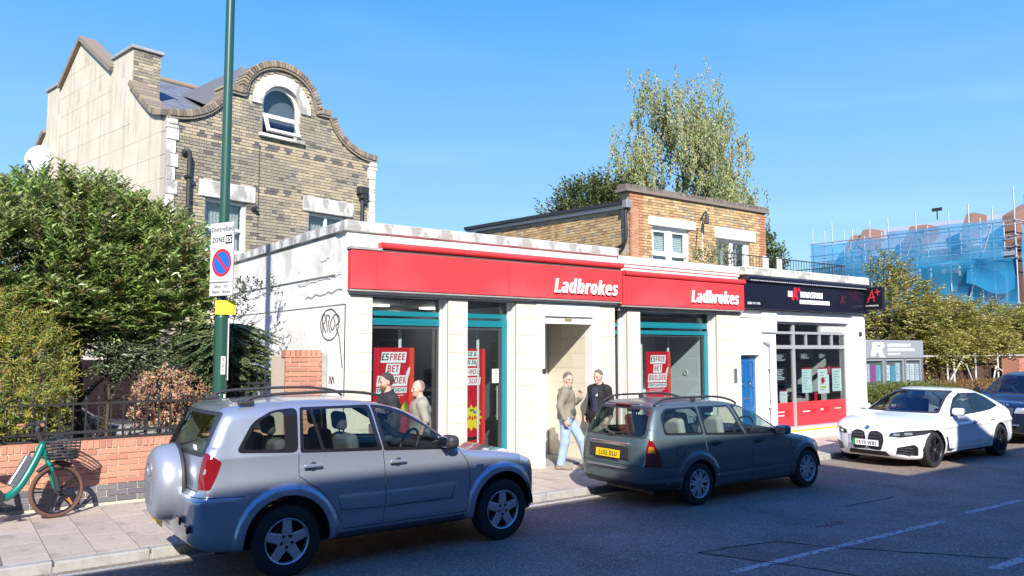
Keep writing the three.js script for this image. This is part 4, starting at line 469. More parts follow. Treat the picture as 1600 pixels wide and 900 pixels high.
  const dish = thing('satellite_dish', 'grey satellite dish on the cream flank of the gabled house', 'satellite dish'); const c = Math.cos(0.2094), s2 = Math.sin(0.2094), wp = (u, w) => [3.76 + u * c - w * s2, -6.5 - u * s2 - w * c]; const [dx, dz] = wp(-0.35, 7.3); dish.position.set(dx, 7.3, dz); dish.rotation.y = -0.5; obj('reflector', new THREE.SphereGeometry(0.75, 20, 8, 0, 7, 0, 0.5).scale(1, 0.75, 1.15).rotateX(Math.PI / 2).rotateX(-0.3).translate(0, 0, -0.6), mat([0.42, 0.43, 0.45], 0.6), dish); obj('arm', [cyl([0, -0.3, -0.02], [0.05, -0.1, 0.45], 0.015), rbx(0.02, 0.08, -0.14, -0.06, 0.42, 0.52, 0.01), cyl([0, 0, -0.1], [0.35, -0.1, -0.15], 0.025)], MT.darkSteel, dish);
}
// ---------- the site on the right: notice board, hedge, trees, scaffolded building ----------
{
  const w = tag(obj('low_wall', bx(19.95, 38, -0.1, 0.55, -0.9, -0.66), MT.mortarOrange), 'low orange brick wall under the clipped hedge, right of the end shop', 'wall'); layBricks(w, { x0: 19.95, x1: 24, y0: 0, y1: 0.55, zf: -0.645, seed: 91, singles: 130, near: [19.95, 0.4], tone: (u, y, R) => pick(BR.orange, R) });
  const h = thing('clipped_hedge', 'long low clipped hedge, green turning orange, on the brick wall', 'hedge', [0, 0, 0]); const lob = []; for (let x = 20.3; x < 37; x += 0.55) lob.push([x, 0.74, -1.05, 0.5, 0.3, 0.5]);
  const g1 = crown(201, lob.filter(l => l[0] < 26.5), { shoots: 5200, per: 8, len: 0.055, wid: 0.028, pal: [[0.13, 0.17, 0.03], [0.17, 0.2, 0.04], [0.10, 0.14, 0.025], [0.24, 0.22, 0.05]], shootLen: 0.12, gaps: 0.1, inner: 0.4 }), g2 = crown(202, lob.filter(l => l[0] >= 25.5), { shoots: 5000, per: 7, len: 0.065, wid: 0.035, pal: [[0.36, 0.19, 0.06], [0.30, 0.17, 0.05], [0.24, 0.18, 0.05], [0.40, 0.22, 0.09]], shootLen: 0.12, gaps: 0.1, inner: 0.4 });
  obj('foliage', merge([g1, g2]), leafMat(0.6), h); obj('stem', [20.6, 22, 23.5, 25, 26.5, 28, 30, 32, 34, 36].map(x => cyl([x, 0, -1.05], [x, 0.8, -1.05], 0.03)), MT.bark, h);
}
{
  const t = thing('notice_board', 'grey council notice board with three glazed cases behind the hedge', 'notice board', [22.45, 0, -1.5]); const gm = mat([0.27, 0.29, 0.31], 0.6);
  obj('header', rbx(0, 3.65, 1.86, 2.43, -0.12, 0, 0.02), gm, t); for (const x of [0.06, 1.22, 2.42, 3.53]) obj('post', bx(x, x + 0.09, 0, 1.86, -0.12, -0.02), mat([0.15, 0.16, 0.175], 0.6), t); obj('back_panel', bx(0.02, 3.63, 0.85, 1.86, -0.14, -0.10), mat([0.16, 0.17, 0.185], 0.7), t); obj('bottom_rail', bx(0, 3.65, 0.82, 0.93, -0.13, 0.0), gm, t);
  const s = panel('header_print', 3.5, 0.5, (g, w, h) => { g.fillStyle = '#8d9297'; g.fillRect(0, 0, w, h); g.fillStyle = '#f1f1ee'; g.font = `bold ${h * 0.26}px sans-serif`; g.fillText('LONDON BOROUGH OF', w * 0.38, h * 0.33); g.fillText('RICHMOND UPON THAMES', w * 0.38, h * 0.62); for (let i = 0; i < 12; i++) g.fillRect(w * (0.385 + i * 0.018), h * 0.74, w * 0.013, h * 0.09); g.beginPath(); g.moveTo(w * 0.14, h * 0.08); g.lineTo(w * 0.31, h * 0.08); g.lineTo(w * 0.33, h * 0.3); g.lineTo(w * 0.28, h * 0.5); g.lineTo(w * 0.33, h * 0.98); g.lineTo(w * 0.25, h * 0.98); g.lineTo(w * 0.2, h * 0.55); g.lineTo(w * 0.17, h * 0.92); g.lineTo(w * 0.1, h * 0.92); g.fill(); g.fillStyle = '#8d9297'; g.fillRect(w * 0.2, h * 0.2, w * 0.07, h * 0.16); }, t, 700); s.position.set(1.825, 2.145, 0.003);
  const R = rng(14); [[0.15, 1.22], [1.31, 2.42], [2.51, 3.53]].forEach(([a, b], i) => { const c = obj('case_frame', frameZ(a, b, 0.95, 1.84, -0.09, -0.03, 0.05), gm, t); obj('case_glass', bx(a + 0.05, b - 0.05, 1.0, 1.79, -0.05, -0.048), MT.glass, c); for (let k = 0; k < 3; k++) { const col = [['#d9c9ea', '#c04f9e', '#8fc3e6'], ['#e8ecf2', '#58a6c9', '#cfd6ea'], ['#eadff2', '#f3eef6', '#dcd2ee']][i][k]; const q = panel('leaflet', 0.27, 0.42 + R() * 0.25, (g, w, h) => { g.fillStyle = col; g.fillRect(0, 0, w, h); g.fillStyle = '#6a6f86'; for (let j = 0; j < 8; j++) g.fillRect(w * 0.12, h * (0.12 + j * 0.1), w * (0.3 + R() * 0.45), h * 0.03); }, c, 64); q.position.set(a + 0.22 + k * 0.31, 1.4 + (R() - 0.5) * 0.06, -0.096); } });
}
{
  const pal = [[0.32, 0.32, 0.06], [0.40, 0.37, 0.08], [0.24, 0.27, 0.05], [0.45, 0.39, 0.11], [0.36, 0.29, 0.09]];
  const tree = (label, x, z, h, lobes, seed, shoots, p = pal) => { const t = thing('forecourt_tree', label, 'tree', [x, 0, z], 0, 'small trees in front of the scaffolded building'); obj('trunk', limbs([0, 0, 0], [0.1, h * 0.7, 0], 0.13, 3, seed, { reach: 1.2 }), mat([0.13, 0.10, 0.08], 0.95), t); obj('crown', crown(seed, lobes, { shoots, per: 9, len: 0.13, wid: 0.07, pal: p, shootLen: 0.4, gaps: 0.42, gapScale: 1.3, up: 0.2, droop: 0.25, inner: 0.25 }), leafMat(0.5, 0.3), t); };
  tree('yellowing small tree behind the notice board, nearest the end shop', 27.2, -3.2, 4.3, [[-0.3, 3.0, 0, 1.9, 1.2, 1.5], [0.8, 3.6, 0.2, 1.4, 1.0, 1.3], [1.6, 2.5, 0.3, 1.4, 1.0, 1.2], [0.6, 4.6, 0, 0.6, 0.9, 0.5]], 221, 2400);
  tree('yellow green tree with a dark trunk in front of the brown fence', 30.2, -3.0, 4.2, [[-0.4, 2.7, 0, 1.5, 1.0, 1.3], [0.7, 3.1, 0, 1.5, 1.0, 1.3], [1.2, 2.3, 0.4, 1.2, 0.7, 1.0]], 222, 2200);
  tree('bright yellow green tree under the blue netting corner', 34.0, -3.4, 4.0, [[-1, 2.9, 0, 1.5, 1.1, 1.3], [0.9, 3.0, 0, 1.6, 1.1, 1.3], [0, 2.2, 0.4, 1.7, 0.7, 1.2]], 223, 2400);
  tree('light green tree at the right edge, behind the dark car', 38.2, -3.2, 3.8, [[-0.6, 2.8, 0, 1.5, 1.0, 1.3], [0.9, 2.7, 0, 1.5, 1.1, 1.3]], 224, 2000);
  const dk = [[0.07, 0.10, 0.03], [0.10, 0.12, 0.04]]; const st = thing('thin_sapling', 'thin upright sapling rising against the blue netting', 'tree', [29.0, 0, -4.4]); obj('trunk', limbs([0, 0, 0], [0.2, 5.3, 0], 0.06, 2, 229, { reach: 0.7, start: 0.5 }), MT.bark, st); obj('crown', crown(225, [[0.1, 4.3, 0, 0.7, 1.4, 0.6]], { shoots: 330, per: 7, len: 0.10, wid: 0.05, pal: [...pal, ...dk], shootLen: 0.35, gaps: 0.3, inner: 0.2 }), leafMat(0.5, 0.3), st);
  const bt = (label, x, y, z, lobes, seed, shoots, h, cat = pal) => { const t = thing('background_tree', label, 'tree', [x, 0, z]); obj('trunk', limbs([0, 0, 0], [0, h * 0.75, 0], 0.22, 3, seed, { reach: 1.8 }), MT.bark, t); obj('crown', crown(seed, lobes, { shoots, per: 8, len: 0.16, wid: 0.09, pal: cat, shootLen: 0.5, gaps: 0.4, gapScale: 1.0, inner: 0.4 }), leafMat(0.5, 0.3), t); };
  bt('dark green tree low beside the birch, above the sloping gutter', 22.4, 0, -13.5, [[0, 7.6, 0, 1.9, 1.7, 1.6], [1.8, 8.0, 0, 1.7, 1.7, 1.5], [-1.5, 7.0, 0, 1.3, 1.1, 1.2]], 231, 2600, 8, [[0.10, 0.13, 0.035], [0.14, 0.16, 0.045], [0.08, 0.11, 0.03], [0.19, 0.19, 0.06]]);
  bt('small green tree peeping out right of the yellow brick storey', 28.4, 0, -9.5, [[0, 6.0, 0, 0.9, 1.1, 0.9], [0.3, 4.9, 0, 1.0, 1.0, 0.9]], 233, 700, 6.5, [[0.11, 0.15, 0.035], [0.16, 0.19, 0.05]]);
}
{ // tall weeping birch
  const t = thing('birch_tree', 'tall weeping silver birch with hanging strands rising behind the brick storey', 'tree', [27.6, 0, -13]); const R = rng(301), gs = [], L = new Leaves(302), pal = [[0.27, 0.295, 0.115], [0.34, 0.355, 0.15], [0.21, 0.245, 0.09], [0.38, 0.375, 0.17]];
  const barkM = mat([0.42, 0.40, 0.36], 0.9, { map: T.grey });
  const strand = (p, len) => { const n = Math.max(4, Math.floor(len / 0.06)), sw = R() * 6.28, cl = tint(pal, R, 0.2); for (let i = 0; i < n; i++) { const q = V(p.x + Math.cos(sw) * 0.2 * i / n + (R() - 0.5) * 0.2, p.y - len * i / n, p.z + Math.sin(sw) * 0.2 * i / n + (R() - 0.5) * 0.2); for (let k = 0; k < 2; k++) L.leaf(q, V(R() - 0.5, -0.6 - R() * 0.5, R() - 0.5), 0.10 + R() * 0.05, 0.07, cl.map(x => x * (0.8 + R() * 0.4)), R() * 6); } };
  for (const [sx, sz, h] of [[0.2, 0, 15.0], [-1.9, 0.4, 12.6], [1.9, -0.4, 14.4], [-3.0, -0.4, 10.6], [3.0, 0.5, 12.4], [0.9, 0.9, 13.6], [-0.8, -0.8, 13.8]]) { let q = V(sx * 0.12, 0.3, sz * 0.12); for (let i = 1; i <= 12; i++) { const f = i / 12, e = V(sx * (0.12 + 0.88 * Math.pow(f, 0.8)) + (R() - 0.5) * 0.2, h * 0.9 * f, sz * f + (R() - 0.5) * 0.2); gs.push(cyl(q.toArray(), e.toArray(), 0.15 * (1 - 0.94 * (f - 1 / 12)), 0.15 * (1 - 0.94 * f), 6)); q = e; if (f > 0.4) for (let k = 0; k < 3; k++) { const a = R() * 6.283, b = e.clone().add(V(Math.cos(a) * (1.4 - f), 0.35, Math.sin(a) * (1.4 - f))); gs.push(cyl(e.toArray(), b.toArray(), 0.025, 0.01, 4)); } } }
  const plumes = [[-2.5, 0.2, 12.5, 1.2, 2.2], [-3.3, -0.2, 10.6, 1.0, 2.2], [-4.0, 0.2, 8.6, 0.9, 2.0], [-1.2, -0.4, 12.8, 1.0, 2.0], [-0.7, 0, 12.6, 1.0, 2.6], [1.3, 0.3, 13.2, 1.1, 2.5], [2.3, -0.5, 12.4, 1.2, 2.6], [3.2, 0.3, 11.2, 1.1, 2.8], [-2.0, 0.4, 10.9, 1.1, 2.4], [-3.1, 0, 9.3, 1.0, 2.2], [-3.5, 0.5, 7.0, 1.2, 2.0], [0.2, 0.8, 10.2, 1.6, 3.0], [0, -1, 8.0, 2.2, 3.0], [-1.8, -0.6, 7.6, 1.6, 2.6], [2.2, 0.8, 7.8, 1.7, 2.8], [3.4, -0.4, 7.6, 0.9, 2.6], [0.4, 1.3, 7, 2.0, 2.2]], pv = plumes.map(q => q[3] * q[4] * q[3]), pt = pv.reduce((a, b) => a + b, 0);
  for (let s = 0; s < 7600; s++) { let w = R() * pt, k = 0; while (k < plumes.length - 1 && (w -= pv[k]) > 0) k++; const [cx, cz, cy, cr, ch] = plumes[k], a = R() * 6.283, ct = 2 * R() - 1, st = Math.sqrt(1 - ct * ct), rr = Math.pow(R(), 0.45) * (0.8 + R() * 0.45), p = V(cx + Math.cos(a) * st * cr * rr, cy + ct * ch * rr, cz + Math.sin(a) * st * cr * rr); if (n3(p.x * 1.3 + 30, p.y * 0.8 + 30, p.z * 1.3 + 30, 5) < 0.45) continue; strand(p, 0.3 + R() * 0.85); }
  obj('trunk', merge(gs), barkM, t); obj('crown', L.geo(), leafMat(0.5, 0.3), t);
}
{ // brick building under repair
  const t = thing('building_under_repair', 'brick building with stepped brick gables wrapped in scaffolding on the right', 'building'); const M1 = mat([0.25, 0.135, 0.10], 0.95, { bumpMap: grainBump, bumpScale: 0.01 }), rm = mat([0.36, 0.37, 0.40], 0.6), X = 41.6;
  const wins = [[-13.2, 5.2], [-11.2, 5.2], [-8.6, 5.2], [-6.6, 5.2], [-13.2, 1.4], [-11.2, 1.4], [-8.6, 1.4], [-6.6, 1.4]];
  obj('wall', extrude([[4.6, 0], [14.4, 0], [14.4, 7.3], [4.6, 7.3]], 0.3, 0, wins.map(([z, y]) => [[-z - 0.6, y], [-z - 0.6, y + 1.3], [-z + 0.6, y + 1.3], [-z + 0.6, y]])).rotateY(Math.PI / 2).translate(X, 0, 0), M1, t); obj('wall', bx(X, 60, 0, 7.6, -4.9, -4.6), M1, t); obj('wall', bx(X, 60, 0, 7.3, -14.7, -14.4), M1, t);
  obj('roof', extrude([[0.2, 7.3], [4.2, 9.4], [9, 9.4], [9, 7.3]], 9.6).translate(X, 0, -14.3), rm, t);
  for (const [z0, z1, h] of [[-13.3, -12.9, 8.5], [-12.6, -12.1, 8.75], [-9.9, -9.0, 8.6], [-7.0, -6.6, 8.9]]) obj('gable_fin', extrude([[0, 7], [2.4, 7], [2.4, h + 0.2], [1.1, h + 0.2], [0, 7.6]], z1 - z0, 0.02).translate(X - 0.35, 0, z0), M1, t); obj('gable_fin', extrude([[0, 7], [8, 7], [8, 9.5], [2.2, 9.4], [0, 8.6]], 0.5, 0.02).translate(X - 0.2, 0, -4.95), M1, t);
  for (const [z, y] of wins) { const w = obj('window', [bx(X + 0.1, X + 0.16, y, y + 0.07, z - 0.6, z + 0.6), bx(X + 0.1, X + 0.16, y + 1.23, y + 1.3, z - 0.6, z + 0.6), bx(X + 0.1, X + 0.16, y, y + 1.3, z - 0.6, z - 0.53), bx(X + 0.1, X + 0.16, y, y + 1.3, z + 0.53, z + 0.6), bx(X + 0.1, X + 0.16, y, y + 1.3, z - 0.03, z + 0.03)], MT.white, t); obj('pane', bx(X + 0.12, X + 0.13, y + 0.05, y + 1.25, z - 0.55, z + 0.55), MT.navy, w); }
  obj('floodlight', [rbx(41.2, 41.3, 9.25, 9.42, -8.2, -7.7, 0.02), cyl([41.25, 8.8, -7.95], [41.25, 9.25, -7.95], 0.03)], MT.plastic, t);
}
{ // scaffolding
  const t = thing('scaffolding', 'steel tube scaffolding wrapped in blue debris netting round the brick building', 'scaffolding'); const g = mat([0.50, 0.53, 0.56], 0.45, { metalness: 0.5 }), R = rng(55), zs = [-14.3, -13.1, -11.9, -10.9, -9.9, -8.45, -6.83, -5.9, -4.85];
  zs.forEach((z, i) => { for (const x of [40.0, 41.2]) obj('standard', cyl([x, 0, z], [x, (x < 41 ? 8.6 : 8.2) + R() * 0.9, z], 0.035, 0.035, 6), g, t); }); for (const x of [42.5, 44, 45.6, 47]) obj('standard', cyl([x, 0, -3.9], [x, 9 + R() * 0.6, -3.9], 0.035, 0.035, 6), g, t); obj('standard', cyl([40, 0, -3.9], [40, 9.7, -3.9], 0.035, 0.035, 6), g, t); obj('standard', cyl([41.2, 0, -3.9], [41.2, 9.5, -3.9], 0.035, 0.035, 6), g, t);
  for (const y of [2.0, 4.2, 6.35, 6.9, 7.4, 8.1]) { for (const x of [39.95, 41.15]) obj('ledger', cyl([x, y, -14.5], [x, y, -3.8], 0.03, 0.03, 6), g, t); obj('ledger', cyl([39.8, y + 0.05, -3.86], [47.5, y + 0.05, -3.86], 0.03, 0.03, 6), g, t); }
  for (const [a, b] of [[0, 2], [3, 5], [6, 8]]) obj('brace', cyl([39.9, 2, zs[a]], [39.9, 8, zs[b]], 0.03, 0.03, 6), g, t); for (const y of [4.3, 6.45]) for (let k = 0; k < 5; k++) obj('scaffold_board', bx(40.1 + k * 0.23, 40.31 + k * 0.23, y, y + 0.04, -14.4, -3.9), mat([0.42, 0.34, 0.24], 0.9), t); obj('toe_board', bx(39.98, 40.02, 6.5, 6.72, -14.4, -3.9), mat([0.30, 0.33, 0.37], 0.8), t);
  const net = new THREE.MeshPhysicalMaterial({ color: lin(0.03, 0.31, 0.56), roughness: 0.85, transparent: true, opacity: 0.62, side: THREE.DoubleSide });
  const sheet = (z0, z1, y0, y1, amp, seed, x = 39.9) => { const p = new THREE.PlaneGeometry(z1 - z0, y1 - y0, 30, 16), a = p.attributes.position; for (let i = 0; i < a.count; i++) { const u = a.getX(i), v = a.getY(i); a.setZ(i, (n3(u * 0.9 + 20, v * 0.9 + 20, seed, seed) - 0.5) * amp); a.setY(i, v - amp * 0.5 * Math.sin(u * 2.1 + seed) * (v > 0 ? 0.3 : 1)); } p.computeVertexNormals(); return p.rotateY(-Math.PI / 2).translate(x, (y0 + y1) / 2, (z0 + z1) / 2); };
  obj('netting', sheet(-14.4, -9.9, 5.6, 8.0, 0.25, 3), net, t); obj('netting', sheet(-9.9, -4.4, 6.3, 8.25, 0.2, 4), net, t); obj('netting', sheet(-9.0, -3.9, 3.6, 6.4, 0.5, 5, 39.85), net, t); obj('netting', sheet(-14.4, -9.0, 3.8, 5.6, 0.3, 6, 39.88), net, t); obj('netting', sheet(-6.0, -3.9, 5.0, 6.4, 0.6, 7, 39.7), net, t); obj('netting', sheet(-3.8, 3.6, 2.8, 7.9, 0.4, 8, 0).rotateY(Math.PI / 2).translate(43.8, 0, -3.75), net, t);
}
{ // brown site fence with white poles
  const t = thing('site_fence', 'dark brown mesh site fence with pale steel poles behind the trees', 'fence', [27.0, 0, -2.2]); const fm = mat([0.085, 0.045, 0.032], 0.9, { bumpMap: grainBump, bumpScale: 0.02 });
  for (let i = 0; i < 6; i++) obj('mesh_panel', bx(i * 2.2, i * 2.2 + 2.16, 0.1, 1.85, -0.45, -0.42), fm, t); const pm = mat([0.62, 0.62, 0.63], 0.5, { metalness: 0.2 }); for (const x of [0.3, 2.2, 2.7, 4.4, 6.3, 7.4, 9.0, 11.2]) obj('pole', cyl([x, 0, 0], [x, 2.0, 0], 0.035), pm, t); obj('rail', cyl([0, 1.9, 0.05], [13, 1.9, 0.05], 0.03), pm, t); for (const [a, b, c, d] of [[1.2, 0.3, 3.3, 1.9], [3.4, 1.6, 4.3, 0.4], [5.2, 0.2, 5.9, 1.5], [6, 1.45, 7.2, 1.0], [8, 0.3, 9, 1.8]]) obj('brace', cyl([a, b, 0.1], [c, d, 0.1], 0.03), pm, t);
  const pier = tag(obj('brick_pier', bx(33.4, 34.7, 0, 1.8, -2.1, -1.5), BR.orange[1]), 'orange brick gate pier with white posts behind the dark car', 'pier'); layBricks(pier, { x0: 33.4, x1: 34.7, y0: 0, y1: 1.8, zf: -1.485, tone: (u, y, R) => pick(BR.orange, R), seed: 95 });
}
// ---------- garden front: brick wall, railing, shrubs, gate ----------
{
  const w = tag(obj('garden_wall', bx(-5, 4.28, -0.1, 0.88, -1.16, -0.965), MT.mortarOrange), 'low orange brick garden wall with dark blue brick foot beside the green bicycle', 'wall');
  layBricks(w, { x0: -5, x1: 4.28, y0: 0.033, y1: 0.775, zf: -0.95, seed: 101, singles: 250, near: [1.5, 0.5], H: 0.0825, L: 0.262, tone: (u, y, R) => y < 0.27 ? pick(BR.blue, R) : pick(BR.orange, R) }); layBricks(w, { x0: -5, x1: 4.28, y0: 0.777, y1: 0.9, zf: -0.948, seed: 102, singles: 70, near: [1.5, 0.8], H: 0.118, L: 0.0775, name: 'soldier_brick', tone: (u, y, R) => pick(BR.orange, R) });
  obj('wall_top', bx(-5, 4.28, 0.88, 0.895, -1.17, -0.955), BR.orange[1], w);
  const r = thing('railing', 'black iron spiked railing on the low orange brick wall', 'railing', [0, 0, -1.06]); obj('bottom_rail', bx(-2, 4.25, 0.99, 1.025, -0.025, 0.025), MT.iron, r); obj('base_channel', bx(-2, 4.25, 0.9, 0.93, -0.03, 0.03), MT.iron, r); obj('top_rail', bx(-2, 4.25, 1.385, 1.415, -0.018, 0.018), MT.iron, r);
  const b = boxUV(merge([bx(-0.0105, 0.0105, 0.9, 1.47, -0.0105, 0.0105), new THREE.ConeGeometry(0.024, 0.07, 4).rotateY(0.785).translate(0, 1.5, 0), bx(-0.022, 0.022, 1.445, 1.462, -0.022, 0.022)])); for (let i = 0; i < 40; i++) { const m = obj('bar', b, MT.iron, r); m.position.x = -1.95 + i * 0.158; } for (const x of [0.55, 2.45, 4.2]) obj('stay', cyl([x, 0.92, 0], [x + 0.05, 1.3, -0.4], 0.012), MT.iron, r);
  const p = tag(obj('gate_pier', bx(4.36, 4.92, -0.1, 2.05, -1.28, -0.62), MT.mortarOrange), 'square orange brick gate pier against the white rendered wall', 'pier'); layBricks(p, { x0: 4.345, x1: 4.935, y0: 0, y1: 2.02, zf: -0.605, seed: 104, singles: 110, L: 0.295, tone: (u, y, R) => pick(BR.orange, R) }); layBricks(p, { x0: 4.345, x1: 4.935, y0: 2.022, y1: 2.15, zf: -0.6, H: 0.125, L: 0.085, seed: 105, name: 'soldier_brick', tone: (u, y, R) => pick(BR.orange, R), depth: 0.2 }); obj('cement_fillet', bx(4.935, 5.05, 0, 2.1, -1.1, -0.66), MT.concrete, p);
  const g = thing('boarded_gate', 'dark boarded garden gate with iron bars beside the gate pier', 'gate', [0, 0, -1.25]); for (let i = 0; i < 5; i++) obj('board', bx(3.55 + i * 0.16, 3.70 + i * 0.16, 0.05, 1.78 - (i % 2) * 0.01, -0.9, -0.87), mat([0.02, 0.023, 0.032], 0.6), g); for (let i = 0; i < 6; i++) obj('bar', cyl([3.6 + i * 0.13, 0, 0], [3.6 + i * 0.13, 1.85, 0], 0.013), MT.iron, g); obj('rail', [bx(3.55, 4.34, 1.6, 1.63, -0.02, 0.02)], MT.iron, g); obj('rail', [bx(3.55, 4.34, 0.3, 0.33, -0.02, 0.02)], MT.iron, g);
  struct('garden_ground', bx(-12, 5.0, -0.14, -0.02, -16, -1.17), mat([0.20, 0.19, 0.18], 0.95, { bumpMap: grainBump, bumpScale: 0.005 }));
  const f = tag(obj('forecourt_wall', bx(-6, 3.6, -0.05, 1.95, -5.75, -5.5), MT.mortarOrange), 'pale orange brick forecourt wall behind the grey car', 'wall'); layBricks(f, { x0: -6, x1: 3.6, y0: 0.0, y1: 1.95, zf: -5.487, seed: 107, singles: 210, near: [2.3, 1.6], tone: (u, y, R) => pick(BR.orange, R) });
}
const evergreen = [[0.21, 0.31, 0.075], [0.25, 0.35, 0.09], [0.175, 0.265, 0.06], [0.29, 0.37, 0.12], [0.32, 0.355, 0.14]];
{
  const t = thing('laurel_tree', 'big rounded glossy evergreen tree over the railing, left of the lamp post', 'tree', [1.75, 0, -2.5]); obj('trunk', merge([limbs([0.05, 0, 0], [0.0, 2.6, 0], 0.13, 3, 401, { reach: 1.5, start: 0.45 }), limbs([0.25, 0, 0.05], [0.5, 2.4, 0.1], 0.09, 3, 402, { reach: 1.3, start: 0.5 })]), mat([0.045, 0.036, 0.03], 0.95), t);
  obj('crown', crown(403, [[-0.35, 3.45, 0, 1.45, 1.3, 1.3], [0.75, 3.35, 0.1, 1.05, 1.05, 1.15], [-1.3, 3.1, 0.1, 1.0, 1.1, 1.1], [0.1, 3.95, -0.1, 1.15, 0.85, 1.0], [1.25, 2.95, 0.2, 0.6, 0.85, 0.8], [-0.2, 2.75, 0.35, 1.6, 0.5, 0.85]], { shoots: 5600, per: 11, len: 0.112, wid: 0.047, pal: [...evergreen, [0.19, 0.16, 0.06]], shootLen: 0.24, up: 0.75, inner: 0.66, gaps: 0.24, gapScale: 2.2, jitter: 0.16 }), leafMat(0.34, 0.2), t);
}
{
  const t = thing('golden_conifer', 'golden yellow green conifer bush at the far left, behind the bicycle', 'shrub', [0.45, 0, -1.75]); const L = new Leaves(411), R = L.R, pal = [[0.42, 0.39, 0.06], [0.34, 0.34, 0.06], [0.20, 0.25, 0.045], [0.48, 0.42, 0.10], [0.14, 0.19, 0.04]];
  for (let s = 0; s < 4400; s++) { const a = R() * 6.283, h = Math.pow(R(), 0.9), rad = (0.98 - 0.28 * Math.pow(Math.abs(h * 2 - 0.9), 2.4)) * (s < 3200 ? 0.85 + R() * 0.2 : 0.4 + R() * 0.45), p = V(Math.cos(a) * rad * 1.02, 0.85 + h * 2.0, Math.sin(a) * rad * 0.72); if (n3(p.x * 3 + 9, p.y * 3 + 9, p.z * 3 + 9, 6) < 0.24) continue; const d = V(Math.cos(a), 0.35 + h * 0.7, Math.sin(a)).add(V(R() - 0.5, R() - 0.5, R() - 0.5)).normalize(), col = tint(pal, R, 0.2), sl = 0.16 + R() * 0.16; for (let i = 0; i < 12; i++) { const q = p.clone().addScaledVector(d, sl * i / 12), sd = V(R() - 0.5, R() - 0.5, R() - 0.5).normalize().addScaledVector(d, 0.9); L.leaf(q, sd, 0.05 + R() * 0.04, 0.012, col.map(x => x * (0.75 + R() * 0.5)), R() * 6, 0.1); } }
  obj('crown', L.geo(), leafMat(0.6, 0.2), t); obj('trunk', limbs([0, 0, 0], [0, 2.4, 0], 0.07, 4, 412, { reach: 0.8, start: 0.2 }), MT.bark, t);
}
{
  const t = thing('cedar_shrub', 'green feathery conifer shrub behind the lamp post, against the white wall', 'shrub', [3.75, 0, -1.75]); const L = new Leaves(421), R = L.R, pal = [[0.16, 0.235, 0.095], [0.20, 0.275, 0.12], [0.12, 0.19, 0.075], [0.25, 0.32, 0.15]];
  for (let s = 0; s < 460; s++) { const a = R() * 6.283, h = R(), rad = 0.64 + 0.3 * Math.sin(h * 2.6), y = 1.45 + h * 1.1, fr = rad * (0.75 + R() * 0.35), d = V(Math.cos(a), 0.1, Math.sin(a) * 0.75), col = tint(pal, R, 0.2), n = 22, w0 = 0.13 + R() * 0.07; for (let i = 2; i < n; i++) { const f = i / n, c = V(d.x * fr * f, y + 0.12 * f - 0.30 * f * f, d.z * fr * f), sp = V(-d.z, 0, d.x); for (const sg of [-1, 1]) for (let k = 0; k < 2; k++) L.leaf(c.clone().add(V((R() - 0.5) * 0.02, (R() - 0.5) * 0.02, 0)), sp.clone().multiplyScalar(sg).addScaledVector(d, 0.8).add(V(0, -0.15 + (R() - 0.5) * 0.4, 0)), w0 * (1 - f * 0.75) * (0.7 + R() * 0.5), 0.042, col.map(x => x * (0.8 + R() * 0.4)), (R() - 0.5) * 0.8, 0.1); } }
  obj('crown', L.geo(), leafMat(0.6, 0.2), t); obj('trunk', limbs([0, 0, 0], [0.05, 2.3, 0], 0.05, 5, 422, { reach: 0.7, start: 0.4 }), MT.bark, t);
}
{
  const t = thing('dry_hydrangea', 'brown dried out flowering bush behind the railing, beside the lamp post', 'shrub', [2.95, 0, -1.55]); const L = new Leaves(431), R = L.R, pal = [[0.42, 0.25, 0.15], [0.34, 0.19, 0.11], [0.50, 0.33, 0.22], [0.25, 0.14, 0.09]];
  for (let s = 0; s < 210; s++) { const a = R() * 6.283, r = Math.sqrt(R()) * 0.6, p = V(Math.cos(a) * r, 1.0 + R() * 0.95 * (1 - r * 0.4), Math.sin(a) * r * 0.7), col = tint(pal, R, 0.2), rad = 0.05 + R() * 0.045; for (let i = 0; i < 34; i++) { const d = V(R() - 0.5, R() - 0.5, R() - 0.5).normalize(); L.leaf(p.clone().addScaledVector(d, rad * R()), d.clone().add(V(R() - 0.5, R() - 0.5, R() - 0.5)), 0.035 + R() * 0.03, 0.03, col.map(x => x * (0.75 + R() * 0.5)), R() * 6); } }
  obj('crown', L.geo(), leafMat(0.8, 0.2), t); obj('stems', Array.from({ length: 22 }, () => { const a = R() * 6.283; return cyl([Math.cos(a) * 0.1, 0, Math.sin(a) * 0.1], [Math.cos(a) * 0.5 * R() + 0, 1.3 + R() * 0.5, Math.sin(a) * 0.35], 0.011, 0.006, 5); }), mat([0.30, 0.20, 0.14], 0.9), t); t.children.at(-1).name = 'stem';
}
